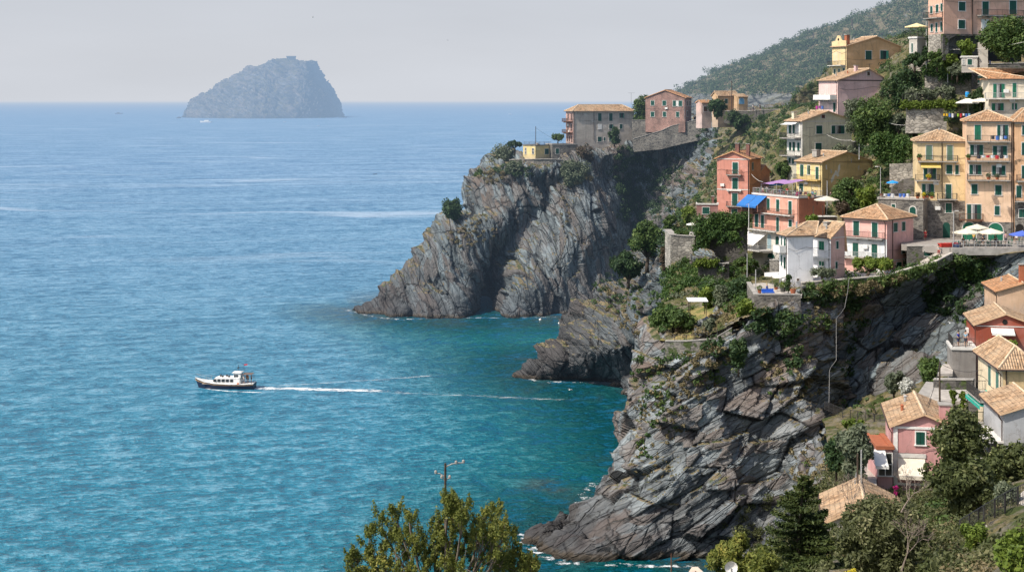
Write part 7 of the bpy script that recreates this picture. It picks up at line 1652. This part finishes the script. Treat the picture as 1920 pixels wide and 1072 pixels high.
for i in range(6):
    t0, t1 = -1+i/3, -1+(i+1)/3; w = lambda t: .62*(1-t**4*.9)
    for j in range(4): a0, a1 = math.pi*j/4, math.pi*(j+1)/4; m.face([(t0*1.6, w(t0)*math.cos(a0), .55*math.sin(a0)), (t1*1.6, w(t1)*math.cos(a0), .55*math.sin(a0)), (t1*1.6, w(t1)*math.cos(a1), .55*math.sin(a1)), (t0*1.6, w(t0)*math.cos(a1), .55*math.sin(a1))])
m.build('hull', M_WHITE, e); MB().box(-1.6,1.6,-.03,.03,.54,.62).build('keel', M_TRIM, e)
e = thing('patio_sofa', 'blue cushioned bench on the patio', 'bench', P(1440,553,209.3)+Vector((0,0,.1)), .1); MB().box(-.9,.9,-.35,.35,0,.22).build('bench_base', M_CONC, e); MB().box(-.85,.85,-.33,.33,.22,.38).box(-.85,.85,.2,.35,.38,.75).build('cushion', plain('blue_cushion', (.03,.12,.5)), e)
def dinghy(label, p, col, rz): 
    e = thing('dinghy', label, 'boat', p, rz); m = MB(); rg = [[(t*1.5,-w*.6,.05),(t*1.6,-w*.75,.55),(t*1.6,w*.75,.55),(t*1.5,w*.6,.05)] for t, w in ((-1,.8),(-.3,1),(.5,.8),(1,.1))]
    for r0, r1 in zip(rg[:-1], rg[1:]):
        for i in (0, 2, 3): m.face([r0[i], r0[(i+1)%4], r1[(i+1)%4], r1[i]])
    m.face(rg[0]); m.build('hull', plain('dinghy_%d' % int(col[0]*99), col, .4), e); MB().box(-.2,.1,-.6,.6,.4,.45).box(.6,.8,-.5,.5,.42,.47).build('thwarts', M_BARK, e)
dinghy('red dinghy parked by the street lamp on the road', PZ(1780,463,ZRd+.0), (.55,.04,.03), .2); dinghy('dark blue dinghy beside the red dinghy on the road', PZ(1793,462,ZRd), (.03,.05,.12), 1.2)
# laundry and clutter
def laundry(label, x0, x1, py, Y, cols, z='0', hgt=.8):
    a, b = P(zx(z,x0),zy(z,py),Y), P(zx(z,x1),zy(z,py),Y); e = thing('laundry_line', label, 'laundry', a); d = b-a; n = len(cols); q = MB().tube([(0,0,hgt),tuple(d+Vector((0,0,hgt)))], .012, 4); q.tube([(0,0,-.2),(0,0,hgt)], .025, 4).tube([d+Vector((0,0,-.2)), d+Vector((0,0,hgt))], .025, 4).build('line', M_IRON, e)
    for i, c in enumerate(cols):
        p0 = d*((i+.12)/n); p1 = d*((i+.88)/n); hh = hgt*random.uniform(.45,.9); m = MB(); pm = (p0+p1)/2+Vector((0,-.06,0))
        m.face([p0+Vector((0,0,hgt)), pm+Vector((0,0,hgt-.03)), pm+Vector((0,0,hgt-hh)), p0+Vector((0,0,hgt-hh*.95))]); m.face([pm+Vector((0,0,hgt-.03)), p1+Vector((0,0,hgt)), p1+Vector((0,0,hgt-hh*.95)), pm+Vector((0,0,hgt-hh))]); m.build('cloth', plain('cloth_%02d%02d%02d' % tuple(int(v*99) for v in c), c, .9), e)
W_, B_, D_, R1, Y1, G1 = (.65,.65,.66), (.08,.18,.5), (.05,.05,.06), (.5,.04,.05), (.7,.42,.03), (.3,.5,.05)
laundry('colourful laundry and towels on the terrace below the square parasols', 1768, 1820, 222, 246, [Y1,Y1,B_,W_,D_,G1,R1,W_,B_,(.2,.45,.6)])
laundry('laundry on the roof of the grey rubble stone house', 700, 890, 712, 228.5, [(.2,.1,.08),W_,B_,W_,D_,B_,(.1,.2,.6),W_], 'M'); laundry('laundry on the middle balcony of the tallest yellow house', 1310, 1510, 472, 230, [D_,W_,R1,W_,R1,D_,W_], 'M')
laundry('clothes hanging beside the garden hut', 1265, 1360, 172, 252, [R1,W_,D_,B_], 'U'); laundry('bright pink and blue washing beside the lavender house', 40, 110, 925, 266, [(.5,.05,.3),(.3,.05,.3),B_], 'T'); laundry('towels on the top balcony of the tallest yellow house', 1400, 1505, 350, 230, [D_,B_,W_,B_], 'M')
for i, (x, y, Y, lf, lab) in enumerate(((1385,592,229.5,'olive','trailing potted plant on the third balcony of the tallest yellow house'),(1440,592,229.5,'olive','second trailing plant on the third balcony of the tallest yellow house'),(1010,595,233,'yellow','yellow flowers on the balcony of the yellow house'),(1260,470,229.5,'green','potted plant at the left end of the middle balcony'),(950,470,233.5,'green','small plant at the left end of the upper left balcony'))):
    pot(lab, P(zx('M',x), zy('M',y), Y), .3, .35, lf, 200)
for i, (x, y) in enumerate(((980,712),(1000,708),(940,712),(1030,712))): pot(['terracotta pot plant at the corner of the stone house roof','second pot plant on the stone house roof','leafy pot in the middle of the stone house roof','pot plant beside the doorway of the yellow house'][i], P(zx('M',x), zy('M',y), 231.5), .3, .4, ['yellow','green','brown','bright'][i], 180)
# water tank and barrel near upper gardens
e = thing('water_barrel', 'bright blue plastic barrel in the upper gardens', 'barrel', P(1814,182,252)); MB().lathe([(0,0),(.35,.02),(.4,.4),(.35,.85),(0,.87)], 10).build('barrel_body', plain('blue_plastic', (.02,.28,.65), .4), e); MB().lathe([(.36,.86),(.36,.92),(0,.93)], 10).build('lid', M_GALV, e)

# more life on the terraces
gc = [((.7,.68,.64),'an off-white'),((.5,.05,.06),'a crimson'),((.05,.12,.4),'a navy'),((.10,.10,.11),'a charcoal'),((.65,.45,.1),'a mustard'),((.2,.45,.6),'a sky blue'),((.1,.3,.15),'a dark green'),((.5,.3,.35),'a dusty pink')]
pl8 = ['at the seaward end','near the mauve canopy','beside the pale blue parasol','at the front railing','near the yellow house','in the middle row','at the back row','beside the right corner mast']
for i in range(8): person('guest in %s shirt seated %s of the roof terrace' % (gc[i][1], pl8[i]), RH.W(-RH.wl+1.5+i*2.2, 1.2+(i*1.7)%3.0, RH.h+.065), i*1.9, gc[i][0], sit=True)
for i in range(6): person('guest in %s top %s' % (gc[(i+3)%8][1], ['seated left under the first cream parasol','standing by the green arched door','seated at the railing of the road terrace','standing beside the blue parasol','walking past the orange-yellow corner house','seated between the two large cream parasols'][i]), PZ(1806+i*20, 460-(i*3)%9, ZRd), i*2.3, gc[(i+3)%8][0], sit=i in (0,2,5))
person('stroller in white on the promontory road', P(1412,208,396), .5, (.7,.7,.68)); person('stroller in black on the promontory road', P(1425,207.5,395), .9, (.05,.05,.05)); person('stroller in red shorts climbing the stone stairs', P(1760,481,220.8), .2, (.6,.58,.55), (.4,.05,.05))
for i, (lab, a, b, sg) in enumerate((('long cable from the tall grey pole to the tan-orange house', P(1737,42,262), P(1690,88,318), .8), ('cable from the upper street lamp to the large tree', P(1777,112,257), P(1850,100,250), .6), ('cable from the rubble wall lamp to the yellow house', P(1651,316,243), P(1716,300,236), .4),
  ('cable between the salmon tower and the cream-green house', P(1425,290,304), P(1480,262,290), .6), ('cable from the patio pole to the tall white house', P(1417,507,216), P(1462,470,217), .4), ('cable from the brown yard pole to the yellow and cream house', P(1762,680,152), P(1850,690,147), .6), ('cable from the brown yard pole to the pink cottage', P(1762,680,152), P(1738,760,130), .5), ('cable sagging from the promontory pole towards the grey villa', P(1005,240,438), P(1062,270,442), .5))): cable(lab, [a, b], .025, M_IRON, sag=sg)
for i, (x, y, lf) in enumerate(((1.0,.35,'green'),(3.4,.35,'bright'),(6.2,.35,'olive'),(9.4,.35,'green'),(12.5,.35,'bougain'),(15.6,.35,'bright'))): pot(['potted shrub at the seaward corner of the roof terrace','bright potted plant on the front edge of the roof terrace','silvery potted plant on the front edge of the roof terrace','green potted plant in the middle of the roof terrace front','flowering pot on the front edge of the roof terrace','bright potted plant near the right corner of the roof terrace'][i], RH.W(-RH.wl+x, y, RH.h+.065), .28, .4, lf, 150)
# ------------------------------------------------------------------ light, sky, camera
SUN_AZ_VEC = Vector((-0.85, -0.50, 0)).normalized(); SUN_EL = R_(49)
def light():
    w = bpy.data.worlds.new('World'); scene.world = w; w.use_nodes = True
    nt = w.node_tree; nt.nodes.clear()
    sky = nt.nodes.new('ShaderNodeTexSky'); sky.sky_type = 'NISHITA'; sky.sun_disc = False
    sky.sun_elevation = SUN_EL
    sky.sun_rotation = math.atan2(SUN_AZ_VEC.x, SUN_AZ_VEC.y)
    sky.altitude = 60; sky.dust_density = 3.0; sky.air_density = 1.0; sky.ozone_density = 1.2
    # sea haze whitens the lowest part of the sky
    geo = nt.nodes.new('ShaderNodeTexCoord'); sp = nt.nodes.new('ShaderNodeSeparateXYZ'); nt.links.new(geo.outputs['Generated'], sp.inputs[0])
    mr = nt.nodes.new('ShaderNodeMapRange'); mr.interpolation_type = 'SMOOTHSTEP'; mr.inputs[1].default_value = 0.06; mr.inputs[2].default_value = 0.40; mr.inputs[3].default_value = 1.0; mr.inputs[4].default_value = 0.0
    nt.links.new(sp.outputs[2], mr.inputs[0])
    g = nt.nodes.new('ShaderNodeValToRGB'); cr = g.color_ramp
    cr.elements[0].position = 0.0; cr.elements[0].color = (0.645, 0.672, 0.725, 1)
    cr.elements[1].position = 0.10; cr.elements[1].color = (0.585, 0.62, 0.68, 1)
    e = cr.elements.new(0.35); e.color = (0.52, 0.60, 0.74, 1)
    e = cr.elements.new(0.03); e.color = (0.625, 0.65, 0.70, 1)
    nt.links.new(sp.outputs[2], g.inputs[0])
    tn = nt.nodes.new('ShaderNodeTexNoise'); tn.inputs['Scale'].default_value = 5.0; tn.inputs['Detail'].default_value = 4
    mpn = nt.nodes.new('ShaderNodeVectorMath'); mpn.operation = 'MULTIPLY'; mpn.inputs[1].default_value = (1, 1, 5)
    nt.links.new(geo.outputs['Generated'], mpn.inputs[0]); nt.links.new(mpn.outputs[0], tn.inputs['Vector'])
    tm = nt.nodes.new('ShaderNodeMapRange'); tm.inputs[1].default_value = 0.3; tm.inputs[2].default_value = 0.7; tm.inputs[3].default_value = 0.97; tm.inputs[4].default_value = 1.03
    nt.links.new(tn.outputs[0], tm.inputs[0])
    hv = nt.nodes.new('ShaderNodeVectorMath'); hv.operation = 'SCALE'; nt.links.new(g.outputs[0], hv.inputs[0]); nt.links.new(tm.outputs[0], hv.inputs['Scale'])
    bg = nt.nodes.new('ShaderNodeBackground'); bg.inputs[1].default_value = 0.15; nt.links.new(sky.outputs[0], bg.inputs[0])
    bh = nt.nodes.new('ShaderNodeBackground'); bh.inputs[1].default_value = 1.0; nt.links.new(hv.outputs[0], bh.inputs[0])
    mx = nt.nodes.new('ShaderNodeMixShader'); nt.links.new(mr.outputs[0], mx.inputs[0]); nt.links.new(bg.outputs[0], mx.inputs[1]); nt.links.new(bh.outputs[0], mx.inputs[2])
    o = nt.nodes.new('ShaderNodeOutputWorld'); nt.links.new(mx.outputs[0], o.inputs[0])
    L = bpy.data.lights.new('sun', 'SUN'); L.energy = 5.0; L.angle = R_(0.5); L.color = (1.0, 0.93, 0.83)
    ob = bpy.data.objects.new('sun', L); COL.objects.link(ob)
    d = Vector((SUN_AZ_VEC.x*math.cos(SUN_EL), SUN_AZ_VEC.y*math.cos(SUN_EL), math.sin(SUN_EL)))
    ob.rotation_euler = d.to_track_quat('Z', 'Y').to_euler(); ob.location = (0, 0, 200)
light()
cam = bpy.data.cameras.new('camera'); co = bpy.data.objects.new('camera', cam); COL.objects.link(co)
co.location = (0, 0, HC); co.rotation_euler = (R_(90), 0, 0)
cam.sensor_fit = 'HORIZONTAL'; cam.sensor_width = 36.0; cam.lens = F*36.0/1920.0
cam.shift_y = -(536-HY)/1920.0
cam.clip_start = 0.5; cam.clip_end = 120000
scene.camera = co
scene.view_settings.view_transform = 'Standard'; scene.view_settings.look = 'None'; scene.view_settings.exposure = 0
scene.cycles.use_denoising = True
scene.cycles.max_bounces = 6; scene.cycles.diffuse_bounces = 3; scene.cycles.transparent_max_bounces = 12
